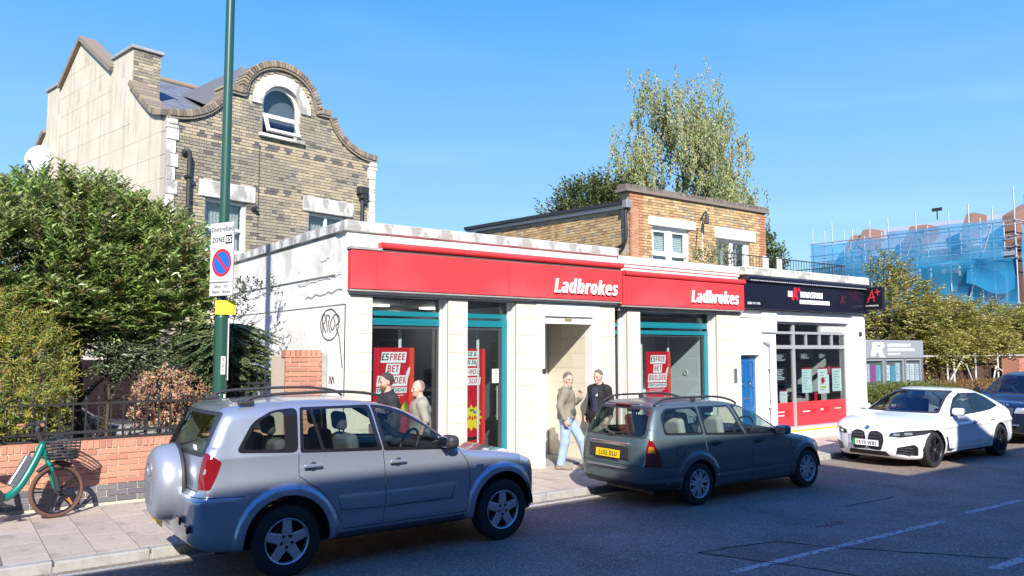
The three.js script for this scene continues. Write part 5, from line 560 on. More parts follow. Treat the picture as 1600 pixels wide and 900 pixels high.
{
  const mk = (name, label, x, z, lobes, seed, shoots, opt) => { const t = thing(name, label, 'shrub', [x, 0, z]); obj('crown', crown(seed, lobes, { shoots, per: 8, len: 0.07, wid: 0.035, pal: evergreen, shootLen: 0.2, inner: 0.3, gaps: 0.3, gapScale: 2.5, ...opt }), leafMat(0.45, 0.2), t); obj('stem', limbs([0, 0, 0], [0, lobes[0][1], 0], 0.04, 3, seed + 1, { reach: 0.6, start: 0.3 }), MT.bark, t); };
  mk('fern_shrub', 'low grey green shrub in the shade under the big evergreen', 2.1, -1.9, [[0, 2.05, 0, 0.6, 0.25, 0.3], [0.5, 1.95, 0.1, 0.35, 0.25, 0.25]], 441, 420, { droop: 0.6, pal: [[0.12, 0.17, 0.085], [0.16, 0.21, 0.11]] });
  mk('climbing_shrub', 'sparse dark shrub sprays against the white wall above the conifer', 3.95, -2.5, [[-0.2, 2.9, 0, 0.7, 0.55, 0.4], [0.55, 3.05, 0, 0.5, 0.35, 0.3], [0.2, 2.5, 0, 0.8, 0.4, 0.4]], 443, 300, { pal: [[0.07, 0.085, 0.05], [0.10, 0.11, 0.07]], gaps: 0.45 });
  mk('ivy_clump', 'small leafy clump at the foot of the golden conifer behind the handlebar', 0.95, -1.35, [[-0.15, 1.05, 0, 0.6, 0.2, 0.25]], 445, 260, { pal: [[0.22, 0.24, 0.06], [0.30, 0.29, 0.09]] });
  mk('pot_plant', 'leafy pale plant on the terrace beside the sash window', 15.4, -1.6, [[0, 4.3, 0, 0.5, 0.35, 0.35], [0.6, 4.45, 0, 0.4, 0.35, 0.3]], 447, 200, { pal: [[0.26, 0.27, 0.12], [0.33, 0.32, 0.17]] });
}
{ // lamp post with its signs
  const t = thing('lamp_post', 'dark green steel lamp post rising behind the silver car, numbered 121', 'lamp post', [3.33, 0, -0.5]); const gm = phys([0.018, 0.075, 0.052], 0.38, { clearcoat: 0.3 });
  obj('base_column', [cyl([0, 0, 0], [0, 2.62, 0], 0.098, 0.098, 24), cyl([0, 2.62, 0], [0, 2.74, 0], 0.098, 0.075, 24), cyl([0, 1.52, 0], [0, 1.54, 0], 0.102, 0.102, 24)], gm, t); obj('shaft', cyl([0, 2.74, 0], [0, 9.2, 0], 0.074, 0.06, 20), gm, t); obj('lamp_arm', tube([[0, 9.15, 0], [0, 9.5, 0.2], [0, 9.6, 0.9]], 0.04, 12, 8), gm, t); obj('lantern', rbx(-0.12, 0.12, 9.52, 9.66, 0.85, 1.45, 0.05), MT.steel, t);
  obj('access_door', rbx(-0.06, 0.06, 0.6, 1.2, 0.07, 0.104, 0.02), gm, t); const n = panel('number_strip', 0.065, 0.26, (g, w, h) => { g.fillStyle = '#eef0ee'; g.fillRect(0, 0, w, h); g.fillStyle = '#1c1c1c'; g.font = `bold ${h * 0.3}px sans-serif`; g.textAlign = 'center'; ['1', '2', '1'].forEach((c, i) => g.fillText(c, w / 2, h * (0.29 + i * 0.32))); }, t, 64); n.position.set(0.012, 1.92, 0.1005); n.rotation.y = 0.12; for (const [x, z] of [[-0.03, 0.0975], [0.045, 0.0905]]) obj('sticker', bx(x - 0.012, x + 0.012, 1.42, 1.50, z - 0.004, z + 0.003), MT.white, t); obj('cable_tie', [cyl([0.09, 2.72, 0.05], [0.1, 1.7, 0.03], 0.008)], MT.white, t);
  const s = thing('parking_sign', 'white controlled zone parking sign with blue and red no waiting disc on the lamp post', 'sign', [3.27, 2.93, -0.36], -Math.PI / 2 + 0.42); const W = 0.5, sp = (g, w, h) => { g.fillStyle = '#cfcfcc'; g.fillRect(0, 0, w, h); g.fillStyle = '#151515'; g.textAlign = 'center'; g.font = `bold ${h * 0.108}px sans-serif`; g.fillText('Controlled', w * 0.5, h * 0.15); g.font = `bold ${h * 0.118}px sans-serif`; g.fillText('ZONE', w * 0.34, h * 0.33); g.fillRect(w * 0.65, h * 0.215, w * 0.28, h * 0.15); g.fillStyle = '#fff'; g.font = `bold ${h * 0.125}px sans-serif`; g.fillText('ES', w * 0.79, h * 0.335); const r = h * 0.235, y = h * 0.68; g.fillStyle = '#d3262f'; g.beginPath(); g.arc(w / 2, y, r, 0, 7); g.fill(); g.fillStyle = '#2563c9'; g.beginPath(); g.arc(w / 2, y, r * 0.8, 0, 7); g.fill(); g.strokeStyle = '#d3262f'; g.lineWidth = r * 0.2; g.beginPath(); g.moveTo(w / 2 - r * 0.6, y - r * 0.6); g.lineTo(w / 2 + r * 0.6, y + r * 0.6); g.stroke(); };
  obj('plate', rbx(-W / 2, W / 2, 0.2, 1.08, -0.012, 0, 0.005, 1), MT.steel, s); panel('sign_face', W - 0.01, 0.87, sp, s, 384).position.set(0, 0.64, 0.002); obj('lower_plate', rbx(-W / 2, W / 2, 0, 0.192, -0.012, 0, 0.005, 1), MT.steel, s); panel('lower_face', W - 0.01, 0.185, (g, w, h) => { g.fillStyle = '#cfcfcc'; g.fillRect(0, 0, w, h); g.fillStyle = '#222'; g.textAlign = 'center'; g.font = `bold ${h * 0.36}px sans-serif`; g.fillText('Mon - Fri', w / 2, h * 0.42); g.fillText('10am - Noon', w / 2, h * 0.85); }, s, 256).position.set(0, 0.096, 0.002); obj('clip', [bx(-0.2, 0.2, 0.85, 0.89, -0.05, -0.012), bx(-0.2, 0.2, 0.3, 0.34, -0.05, -0.012)], MT.steel, s);
  const y = thing('yellow_sign', 'small yellow parking notice plate under the white sign on the lamp post', 'sign', [3.35, 2.66, -0.385], -0.35); obj('plate', bx(-0.14, 0.14, 0, 0.205, -0.008, 0), MT.steel, y); panel('sign_face', 0.28, 0.205, (g, w, h) => { g.fillStyle = '#f0cf1c'; g.fillRect(0, 0, w, h); g.fillStyle = '#222'; g.textAlign = 'center'; g.font = `${h * 0.22}px sans-serif`; g.fillText('Mon - Sat', w / 2, h * 0.48); g.fillText('10am - 4.30pm', w / 2, h * 0.82); }, y, 160).position.set(0, 0.1025, 0.002);
}
// ---------- surfaces from distance fields, and cutting them into panels ----------
function surfaceNets(f, lo, hi, cell, refine = 3) {
  const n = [0, 1, 2].map(k => Math.ceil((hi[k] - lo[k]) / cell) + 1), [nx, ny, nz] = n, F = new Float32Array(nx * ny * nz), id = new Int32Array(nx * ny * nz).fill(-1), P = [], at = (i, j, k) => (k * ny + j) * nx + i;
  for (let k = 0; k < nz; k++) for (let j = 0; j < ny; j++) for (let i = 0; i < nx; i++) F[at(i, j, k)] = f(lo[0] + i * cell, lo[1] + j * cell, lo[2] + k * cell);
  const E = [[0, 1], [2, 3], [4, 5], [6, 7], [0, 2], [1, 3], [4, 6], [5, 7], [0, 4], [1, 5], [2, 6], [3, 7]];
  for (let k = 0; k < nz - 1; k++) for (let j = 0; j < ny - 1; j++) for (let i = 0; i < nx - 1; i++) {
    const c = []; let m = 0; for (let a = 0; a < 8; a++) { const v = F[at(i + (a & 1), j + (a >> 1 & 1), k + (a >> 2))]; c.push(v); if (v < 0) m |= 1 << a; } if (m === 0 || m === 255) continue;
    let x = 0, y = 0, z = 0, q = 0; for (const [a, b] of E) if ((c[a] < 0) !== (c[b] < 0)) { const t = c[a] / (c[a] - c[b]); x += (a & 1) + ((b & 1) - (a & 1)) * t; y += (a >> 1 & 1) + ((b >> 1 & 1) - (a >> 1 & 1)) * t; z += (a >> 2) + ((b >> 2) - (a >> 2)) * t; q++; }
    id[at(i, j, k)] = P.length / 3; P.push(lo[0] + (i + x / q) * cell, lo[1] + (j + y / q) * cell, lo[2] + (k + z / q) * cell);
  }
  const N = new Float32Array(P.length), h = cell * 0.35; for (let v = 0; v < P.length; v += 3) { let g; for (let it = 0; it <= refine; it++) { const [x, y, z] = [P[v], P[v + 1], P[v + 2]], d = f(x, y, z); g = [(f(x + h, y, z) - f(x - h, y, z)) / (2 * h), (f(x, y + h, z) - f(x, y - h, z)) / (2 * h), (f(x, y, z + h) - f(x, y, z - h)) / (2 * h)]; const l2 = g[0] ** 2 + g[1] ** 2 + g[2] ** 2 + 1e-9; if (it < refine) { const s = clamp(d / l2, -cell * 0.6, cell * 0.6); P[v] -= g[0] * s; P[v + 1] -= g[1] * s; P[v + 2] -= g[2] * s; } } const l = Math.hypot(...g) + 1e-9; N[v] = g[0] / l; N[v + 1] = g[1] / l; N[v + 2] = g[2] / l; }
  const I = []; for (let k = 1; k < nz - 1; k++) for (let j = 1; j < ny - 1; j++) for (let i = 1; i < nx - 1; i++) { const s = F[at(i, j, k)] < 0; for (const [dx, dy, dz, q] of [[1, 0, 0, [[0, 0, 0], [0, -1, 0], [0, -1, -1], [0, 0, -1]]], [0, 1, 0, [[0, 0, 0], [0, 0, -1], [-1, 0, -1], [-1, 0, 0]]], [0, 0, 1, [[0, 0, 0], [-1, 0, 0], [-1, -1, 0], [0, -1, 0]]]]) { if (s === F[at(i + dx, j + dy, k + dz)] < 0) continue; const v = q.map(o => id[at(i + o[0], j + o[1], k + o[2])]); if (v.some(a => a < 0)) continue; if (s) I.push(v[0], v[1], v[2], v[0], v[2], v[3]); else I.push(v[0], v[2], v[1], v[0], v[3], v[2]); } }
  return { P, N, I };
}
function netGeo(f, lo, hi, cell, refine) { const s = surfaceNets(f, lo, hi, cell, refine), g = new THREE.BufferGeometry(); g.setAttribute('position', new THREE.Float32BufferAttribute(s.P, 3)); g.setAttribute('normal', new THREE.BufferAttribute(s.N, 3)); g.setIndex(s.I); return g; }
const smax = (a, b, r) => { const h = Math.max(r - Math.abs(a - b), 0) / r; return Math.max(a, b) + h * h * r * 0.25; }, smin = (a, b, r) => -smax(-a, -b, r);
function polyField(pts, pad = 0.4, h = 0.015) {                      // signed distance of a closed outline, looked up on a grid
  const xs = pts.map(p => p[0]), ys = pts.map(p => p[1]), x0 = Math.min(...xs) - pad, y0 = Math.min(...ys) - pad, nx = Math.ceil((Math.max(...xs) + pad - x0) / h) + 1, ny = Math.ceil((Math.max(...ys) + pad - y0) / h) + 1, D = new Float32Array(nx * ny);
  for (let j = 0; j < ny; j++) for (let i = 0; i < nx; i++) { const px = x0 + i * h, py = y0 + j * h; let d = 1e9, s = 1; for (let a = 0, b = pts.length - 1; a < pts.length; b = a++) { const [ax, ay] = pts[a], [bx_, by] = pts[b], ex = bx_ - ax, ey = by - ay, wx = px - ax, wy = py - ay, t = clamp((wx * ex + wy * ey) / (ex * ex + ey * ey + 1e-12), 0, 1), qx = wx - ex * t, qy = wy - ey * t; d = Math.min(d, qx * qx + qy * qy); const c1 = py >= ay, c2 = py < by, c3 = ex * wy > ey * wx; if ((c1 && c2 && c3) || (!c1 && !c2 && !c3)) s = -s; } D[j * nx + i] = s * Math.sqrt(d); }
  return (x, y) => { const u = clamp((x - x0) / h, 0, nx - 1.001), v = clamp((y - y0) / h, 0, ny - 1.001), i = u | 0, j = v | 0, f = u - i, g = v - j, k = j * nx + i; return (D[k] * (1 - f) + D[k + 1] * f) * (1 - g) + (D[k + nx] * (1 - f) + D[k + nx + 1] * f) * g; };
}
const smoothLoop = (pts, n = 160) => new THREE.CatmullRomCurve3(pts.map(p => V(p[0], p[1], 0)), true, 'centripetal').getSpacedPoints(n).slice(0, n).map(p => [p.x, p.y]);
const soupOf = s => { const r = []; for (let i = 0; i < s.I.length; i += 3) { const t = []; for (let k = 0; k < 3; k++) { const v = s.I[i + k] * 3; t.push([s.P[v], s.P[v + 1], s.P[v + 2], s.N[v], s.N[v + 1], s.N[v + 2]]); } r.push(t); } return r; };
const SX = [0, 1], FZ = [2, 1], TZ = [0, 2];
function cut(soup, poly, ax, accept) {                               // splits triangles along an outline seen along one axis: { in, out }
  const area = p => p.reduce((s, a, i) => { const b = p[(i + 1) % p.length]; return s + a[0] * b[1] - b[0] * a[1]; }, 0); if (area(poly) < 0) poly = poly.slice().reverse();
  const convex = poly.every((a, i) => { const b = poly[(i + 1) % poly.length], c = poly[(i + 2) % poly.length]; return (b[0] - a[0]) * (c[1] - b[1]) - (b[1] - a[1]) * (c[0] - b[0]) > -1e-7; });
  const parts = convex ? [poly] : THREE.ShapeUtils.triangulateShape(poly.map(p => new THREE.Vector2(...p)), []).map(t => { const q = t.map(i => poly[i]); return area(q) < 0 ? q.reverse() : q; });
  const xs = poly.map(p => p[0]), ys = poly.map(p => p[1]), X0 = Math.min(...xs), X1 = Math.max(...xs), Y0 = Math.min(...ys), Y1 = Math.max(...ys), [A, B] = ax, inn = [], out = [];
  const fan = (p, to) => { for (let i = 2; i < p.length; i++) to.push([p[0], p[i - 1], p[i]]); };
  for (const t of soup) {
    const a = t[0], b = t[1], c = t[2]; if (Math.min(a[A], b[A], c[A]) > X1 || Math.max(a[A], b[A], c[A]) < X0 || Math.min(a[B], b[B], c[B]) > Y1 || Math.max(a[B], b[B], c[B]) < Y0 || !accept(t)) { out.push(t); continue; }
    let rem = [t], hit = false;
    for (const cp of parts) { const next = []; for (let p of rem) { for (let e = 0; e < cp.length && p.length > 2; e++) { const [ex, ey] = cp[e], [fx, fy] = cp[(e + 1) % cp.length], dx = fx - ex, dy = fy - ey, I = [], O = []; const dist = p.map(v => dx * (v[B] - ey) - dy * (v[A] - ex)); for (let i = 0; i < p.length; i++) { const j = (i + 1) % p.length, v = p[i], w = p[j]; (dist[i] >= 0 ? I : O).push(v); if ((dist[i] >= 0) !== (dist[j] >= 0)) { const k = dist[i] / (dist[i] - dist[j]), m = v.map((q, z) => q + (w[z] - q) * k); I.push(m); O.push(m); } } if (O.length > 2) next.push(O); p = I; } if (p.length > 2) { fan(p, inn); hit = true; } } rem = next; }
    if (!hit) out.push(t); else for (const p of rem) fan(p, out);
  }
  return { in: inn, out };
}
function soupGeo(soup, off = 0) { const P = new Float32Array(soup.length * 9), N = new Float32Array(soup.length * 9); let o = 0; for (const t of soup) for (const v of t) { const l = Math.hypot(v[3], v[4], v[5]) || 1; for (let k = 0; k < 3; k++) { P[o] = v[k] + v[k + 3] / l * off; N[o++] = v[k + 3] / l; } } const g = new THREE.BufferGeometry(); g.setAttribute('position', new THREE.BufferAttribute(P, 3)); g.setAttribute('normal', new THREE.BufferAttribute(N, 3)); return boxUV(g); }
const cen = (t, k) => (t[0][k] + t[1][k] + t[2][k]) / 3;
const onSide = s => t => cen(t, 2) * s > 0.25 && cen(t, 5) * s > 0.12, onFront = t => cen(t, 3) > 0.1, onRear = t => cen(t, 3) < -0.1, onTop = t => cen(t, 4) > 0.3;
const rpoly = (pts, r = 0.03, n = 4) => pts.flatMap((p, i) => { const a = pts[(i + pts.length - 1) % pts.length], b = pts[(i + 1) % pts.length], da = Math.hypot(a[0] - p[0], a[1] - p[1]), db = Math.hypot(b[0] - p[0], b[1] - p[1]), ra = Math.min(r, da * 0.45), rb = Math.min(r, db * 0.45), s = [p[0] + (a[0] - p[0]) / da * ra, p[1] + (a[1] - p[1]) / da * ra], e = [p[0] + (b[0] - p[0]) / db * rb, p[1] + (b[1] - p[1]) / db * rb]; return Array.from({ length: n + 1 }, (_, k) => { const t = k / n; return [(1 - t) ** 2 * s[0] + 2 * t * (1 - t) * p[0] + t * t * e[0], (1 - t) ** 2 * s[1] + 2 * t * (1 - t) * p[1] + t * t * e[1]]; }); });
const circle = (x, y, r, n = 40) => Array.from({ length: n }, (_, i) => [x + r * Math.cos(i / n * 6.28319), y + r * Math.sin(i / n * 6.28319)]);
const carGlass = new THREE.MeshPhysicalMaterial({ color: lin(0.66, 0.74, 0.71), roughness: 0.01, transmission: 1, thickness: 0, ior: 1.52 }), privacy = new THREE.MeshPhysicalMaterial({ color: lin(0.10, 0.115, 0.125), roughness: 0.01, transmission: 1, thickness: 0, ior: 1.52 });
const lampRed = phys([0.17, 0.004, 0.007], 0.10, { clearcoat: 1, clearcoatRoughness: 0.05 }), lampClear = phys([0.55, 0.57, 0.6], 0.1, { clearcoat: 1, metalness: 0.6 }), lampAmber = phys([0.6, 0.2, 0.02], 0.15, { clearcoat: 1 }), lampDark = phys([0.035, 0.037, 0.042], 0.08, { clearcoat: 1 });
const gloss = phys([0.012, 0.012, 0.014], 0.12, { clearcoat: 0.5 });
function wheel(car, x, y, z, R, rimR, W, sgn, style) {               // z is the outer face; sgn the side it faces
  const w = part('wheel', car); w.position.set(x, y, z); if (sgn < 0) w.rotation.y = Math.PI; const v2 = a => a.map(p => new THREE.Vector2(...p));
  obj('tyre', new THREE.LatheGeometry(v2([[rimR * 0.97, -W], [R * 0.9, -W], [R * 0.985, -W + 0.025], [R, -W + 0.05], [R, -0.05], [R * 0.985, -0.022], [R * 0.93, -0.004], [rimR * 1.12, 0.002], [rimR * 1.02, -0.008], [rimR * 0.97, -0.02]]), 48).rotateX(Math.PI / 2), MT.rubber, w);
  const dark = mat([0.02, 0.02, 0.022], 0.6), rimM = style.m || MT.alloy; obj('brake_disc', cyl([0, 0, -0.12], [0, 0, -0.105], rimR * 0.62, rimR * 0.62, 24), mat([0.16, 0.15, 0.145], 0.5, { metalness: 0.6 }), w); obj('barrel', new THREE.LatheGeometry(v2([[rimR * 0.55, -0.14], [rimR * 0.93, -0.14], [rimR * 0.93, -0.03]]), 32).rotateX(Math.PI / 2), dark, w);
  const g = [new THREE.LatheGeometry(v2([[rimR * 0.9, -0.05], [rimR * 0.92, -0.012], [rimR * 0.97, 0.004], [rimR * 1.01, 0.0], [rimR * 1.01, -0.03]]), 48).rotateX(Math.PI / 2), new THREE.LatheGeometry(v2([[0, -0.012], [rimR * 0.1, -0.014], [rimR * style.hub, -0.024], [rimR * style.hub, -0.06]]), 24).rotateX(Math.PI / 2)];
  for (let i = 0; i < style.n; i++) { const a = i / style.n * 6.28319 + 0.3, tw = style.twin || [0]; for (const o of tw) { const h0 = style.w0 * rimR, h1 = style.w1 * rimR; g.push(extrude([[rimR * 0.1, -h0], [rimR * 0.95, -h1], [rimR * 0.95, h1], [rimR * 0.1, h0]], 0.03, 0.008).translate(0, 0, -0.05).rotateZ(o).rotateZ(a)); } }
  obj('rim', merge(g), rimM, w); for (let i = 0; i < 5; i++) { const a = i / 5 * 6.28319; obj('wheel_nut', cyl([Math.cos(a) * rimR * 0.24, Math.sin(a) * rimR * 0.24, -0.05], [Math.cos(a) * rimR * 0.24, Math.sin(a) * rimR * 0.24, -0.014], 0.011, 0.011, 6), MT.darkSteel, w); } obj('centre_cap', cyl([0, 0, -0.02], [0, 0, -0.006], rimR * 0.13, rimR * 0.11, 18), style.cap || MT.steel, w); return w;
}
function plate(parent, text, bg, w = 0.52, h = 0.112, flash) { const p = panel('number_plate', w, h, (g, W, H) => { g.fillStyle = bg; g.fillRect(0, 0, W, H); if (flash) { g.fillStyle = flash; g.fillRect(0, 0, W * 0.1, H); } g.fillStyle = '#111'; g.font = `bold ${H * 0.82}px sans-serif`; g.textAlign = 'center'; g.textBaseline = 'middle'; g.save(); g.translate(W * (flash ? 0.54 : 0.5), H * 0.54); g.scale(Math.min(1, W * 0.86 / Math.max(1, g.measureText(text || ' ').width)), 1); g.fillText(text, 0, 0); g.restore(); }, parent, 256); return p; }
function makeCar(name, label, pos, turn, c) {
  const t = thing(name, label, 'car', pos, turn), log = [];
  const side = polyField(smoothLoop(c.side, 220)), plan = polyField(smoothLoop([...c.plan, ...c.plan.slice().reverse().filter(p => p[1] > 0.001).map(p => [p[0], -p[1]])], 200)), bow = c.bow ?? 0.1, crn = c.crown ?? 0.05;
  const f = (x, y, z) => { const az = Math.abs(z), up = sstep(c.belt - 0.25, c.belt + 0.1, y); return smax(side(x + bow * z * z * Math.tanh((x - c.mid) / 0.7) * (0.35 + 0.65 * up), y + crn * z * z * (y > c.belt - 0.3 ? 1 : 0)), plan(x, az + c.S(x, y)), c.r ? c.r(x, y) : 0.1); };
  const xs = c.side.map(p => p[0]), ys = c.side.map(p => p[1]), hw = Math.max(...c.plan.map(p => p[1])) + 0.1; let body = soupOf(surfaceNets(f, [Math.min(...xs) - 0.1, Math.min(...ys) - 0.1, -hw], [Math.max(...xs) + 0.1, Math.max(...ys) + 0.1, hw], c.cell || 0.03));
  const take = (poly, ax, acc) => { const r = cut(body, poly, ax, acc); body = r.out; return r.in; };
  for (const [ax, ay, ar] of c.arches) for (const s of [1, -1]) take(circle(ax, ay, ar), SX, onSide(s));
  const strip = (line, w = 0.0035) => line.slice(1).map((q, i) => { const p = line[i], dx = q[0] - p[0], dy = q[1] - p[1], l = Math.hypot(dx, dy), nx = -dy / l * w, ny = dx / l * w, ex = dx / l * w, ey = dy / l * w; return [[p[0] + nx - ex, p[1] + ny - ey], [p[0] - nx - ex, p[1] - ny - ey], [q[0] - nx + ex, q[1] - ny + ey], [q[0] + nx + ex, q[1] + ny + ey]]; });
  const gap = (line, ax, acc, parent = t) => { const g = strip(line).flatMap(q => take(q, ax, acc)); if (g.length) obj('panel_gap', soupGeo(g, -0.012), MT.rubber, parent); };
  for (const l of c.lamps || []) { let g = take(l.z, FZ, q => l.x0 < cen(q, 0) && cen(q, 0) < l.x1 && cen(q, 4) < 0.85); const r = cut(g, l.xy, SX, () => true); body = body.concat(r.out); if (r.in.length) obj(l.name, soupGeo(r.in, l.off ?? 0.004), l.m, t); }
  for (const s of [1, -1]) {                                         // side glass, doors and shut lines on both flanks
    const acc = onSide(s), glazed = c.glass.map(g => { const tr = take(g.trim, SX, acc); let rest = tr, panes = []; for (const p of g.panes) { const r = cut(rest, p, SX, () => true); rest = r.out; panes.push(r.in); } return { rest, panes, g }; });
    for (const l of c.shuts || []) gap(l, SX, acc);
    const mk = (q, parent) => { const w = obj(q.g.name || 'window_trim', soupGeo(q.rest, 0.002), q.g.m || gloss, parent); q.panes.forEach(p => obj('window_glass', soupGeo(p, -0.004), q.g.pane || carGlass, parent)); };
    glazed.forEach((q, i) => { if (!(c.doors || []).some(d => d.glass === i)) mk(q, t); });
    for (const d of c.doors || []) { const g = take(d.poly, SX, acc); if (!g.length) continue; const o = obj('door', soupGeo(g), c.paint, t); if (d.glass != null) mk(glazed[d.glass], o); if (d.handle) { const [hx, hy] = d.handle, z = s * (d.hz); obj('door_handle', [rbx(hx - 0.1, hx + 0.1, hy - 0.018, hy + 0.018, z - 0.012 + s * 0.014, z + 0.012 + s * 0.014, 0.012, 2)], d.hm || c.paint, o); obj('handle_recess', new THREE.SphereGeometry(0.04, 12, 8).scale(1.1, 1, 0.25).translate(hx, hy, z + s * 0.001), MT.plastic, o); } }
  }
  const screen = (poly, pane, acc, nm) => { const tr = take(poly, FZ, acc), r = cut(tr, pane, FZ, () => true); const o = obj(nm, soupGeo(r.in, -0.004), c.screenPane || carGlass, t); obj('glass_edge', soupGeo(r.out, 0.001), MT.plastic, o); };
  screen(c.front, c.frontPane, tt => onFront(tt) && cen(tt, 4) > 0.25 && cen(tt, 1) > c.belt - 0.15, 'windscreen'); if (c.rear) screen(c.rear, c.rearPane, tt => onRear(tt) && cen(tt, 1) > c.belt - 0.2, 'rear_window');
  for (const [l, ax, acc] of c.gaps || []) gap(l, ax, acc);
  for (const p of c.panels || []) { const g = p.cuts.flatMap(([poly, ax, acc]) => take(poly, ax, acc)); if (g.length) obj(p.name, soupGeo(g, p.off ?? 0.003), p.m, t); }
  obj('body', soupGeo(body), c.paint, t);
  // cabin, floor, wheel housings
  const [x0, x1, fy, hz] = c.cabin; obj('cabin_floor', [bx(x0, x1, fy, fy + 0.05, -hz, hz)], mat([0.03, 0.03, 0.032], 0.9), t);
  for (const [ax, ay, ar] of c.arches) for (const s of [1, -1]) obj('wheel_housing', new THREE.CylinderGeometry(ar + 0.02, ar + 0.02, 0.42, 24, 1, true, 0, Math.PI).rotateX(Math.PI / 2).rotateZ(Math.PI / 2).translate(ax, ay, s * (hw - 0.36)), MT.plastic, t);
  for (const [i, sx, sz] of (c.seats || []).map((q, i) => [i, ...q])) { const m = c.seatM || mat([0.30, 0.29, 0.27], 0.9), b = c.belt, st = obj('seat', [rbx(sx - 0.1, sx + 0.42, fy + 0.2, fy + 0.36, sz - 0.24, sz + 0.24, 0.06), rbx(-0.07, 0.07, 0, 0.62, -0.24, 0.24, 0.06, 3).rotateZ(0.2).translate(sx - 0.12, fy + 0.3, sz)], m, t); obj('headrest', [rbx(-0.05, 0.05, 0, 0.2, -0.13, 0.13, 0.045, 3).rotateZ(0.15).translate(sx - 0.29, fy + 0.95, sz), cyl([sx - 0.26, fy + 0.85, sz - 0.06], [sx - 0.28, fy + 1.0, sz - 0.06], 0.008), cyl([sx - 0.26, fy + 0.85, sz + 0.06], [sx - 0.28, fy + 1.0, sz + 0.06], 0.008)], c.headM || m, st); }
  if (c.dash) { const [dx, dy] = c.dash; obj('dashboard', rbx(dx, dx + 0.5, dy - 0.35, dy, -hz + 0.06, hz - 0.06, 0.08), MT.plastic, t); const sw = obj('steering_wheel', merge([new THREE.TorusGeometry(0.18, 0.016, 8, 28), bx(-0.17, 0.17, -0.02, 0.02, -0.01, 0.01), cyl([0, 0, 0], [0, 0, -0.2], 0.03)]), MT.plastic, t); sw.position.set(dx - 0.12, dy + 0.03, c.drv); sw.rotation.set(0, -Math.PI / 2, 0); sw.rotateX(-0.4); }
  c.wheels.forEach(([wx, R, rr, W, st], i) => { for (const s of [1, -1]) wheel(t, wx, R, s * c.track[i], R, rr, W, s, st); });
  if (c.mirror) { const [mx, my, mz] = c.mirror; for (const s of [1, -1]) { const m = obj('mirror', [rbx(mx - 0.08, mx + 0.07, my - 0.075, my + 0.075, s * (mz + 0.11) - 0.115, s * (mz + 0.11) + 0.115, 0.06, 4)], c.mirrorM || c.paint, t); obj('mirror_foot', [bx(mx - 0.03, mx + 0.05, my - 0.06, my - 0.02, s > 0 ? mz - 0.03 : -mz - 0.05, s > 0 ? mz + 0.05 : -mz + 0.03)], MT.plastic, m); obj('mirror_glass', rbx(mx - 0.1, mx - 0.075, my - 0.06, my + 0.06, s * (mz + 0.11) - 0.085, s * (mz + 0.11) + 0.085, 0.01), MT.chrome, m); } }
  return t;
}
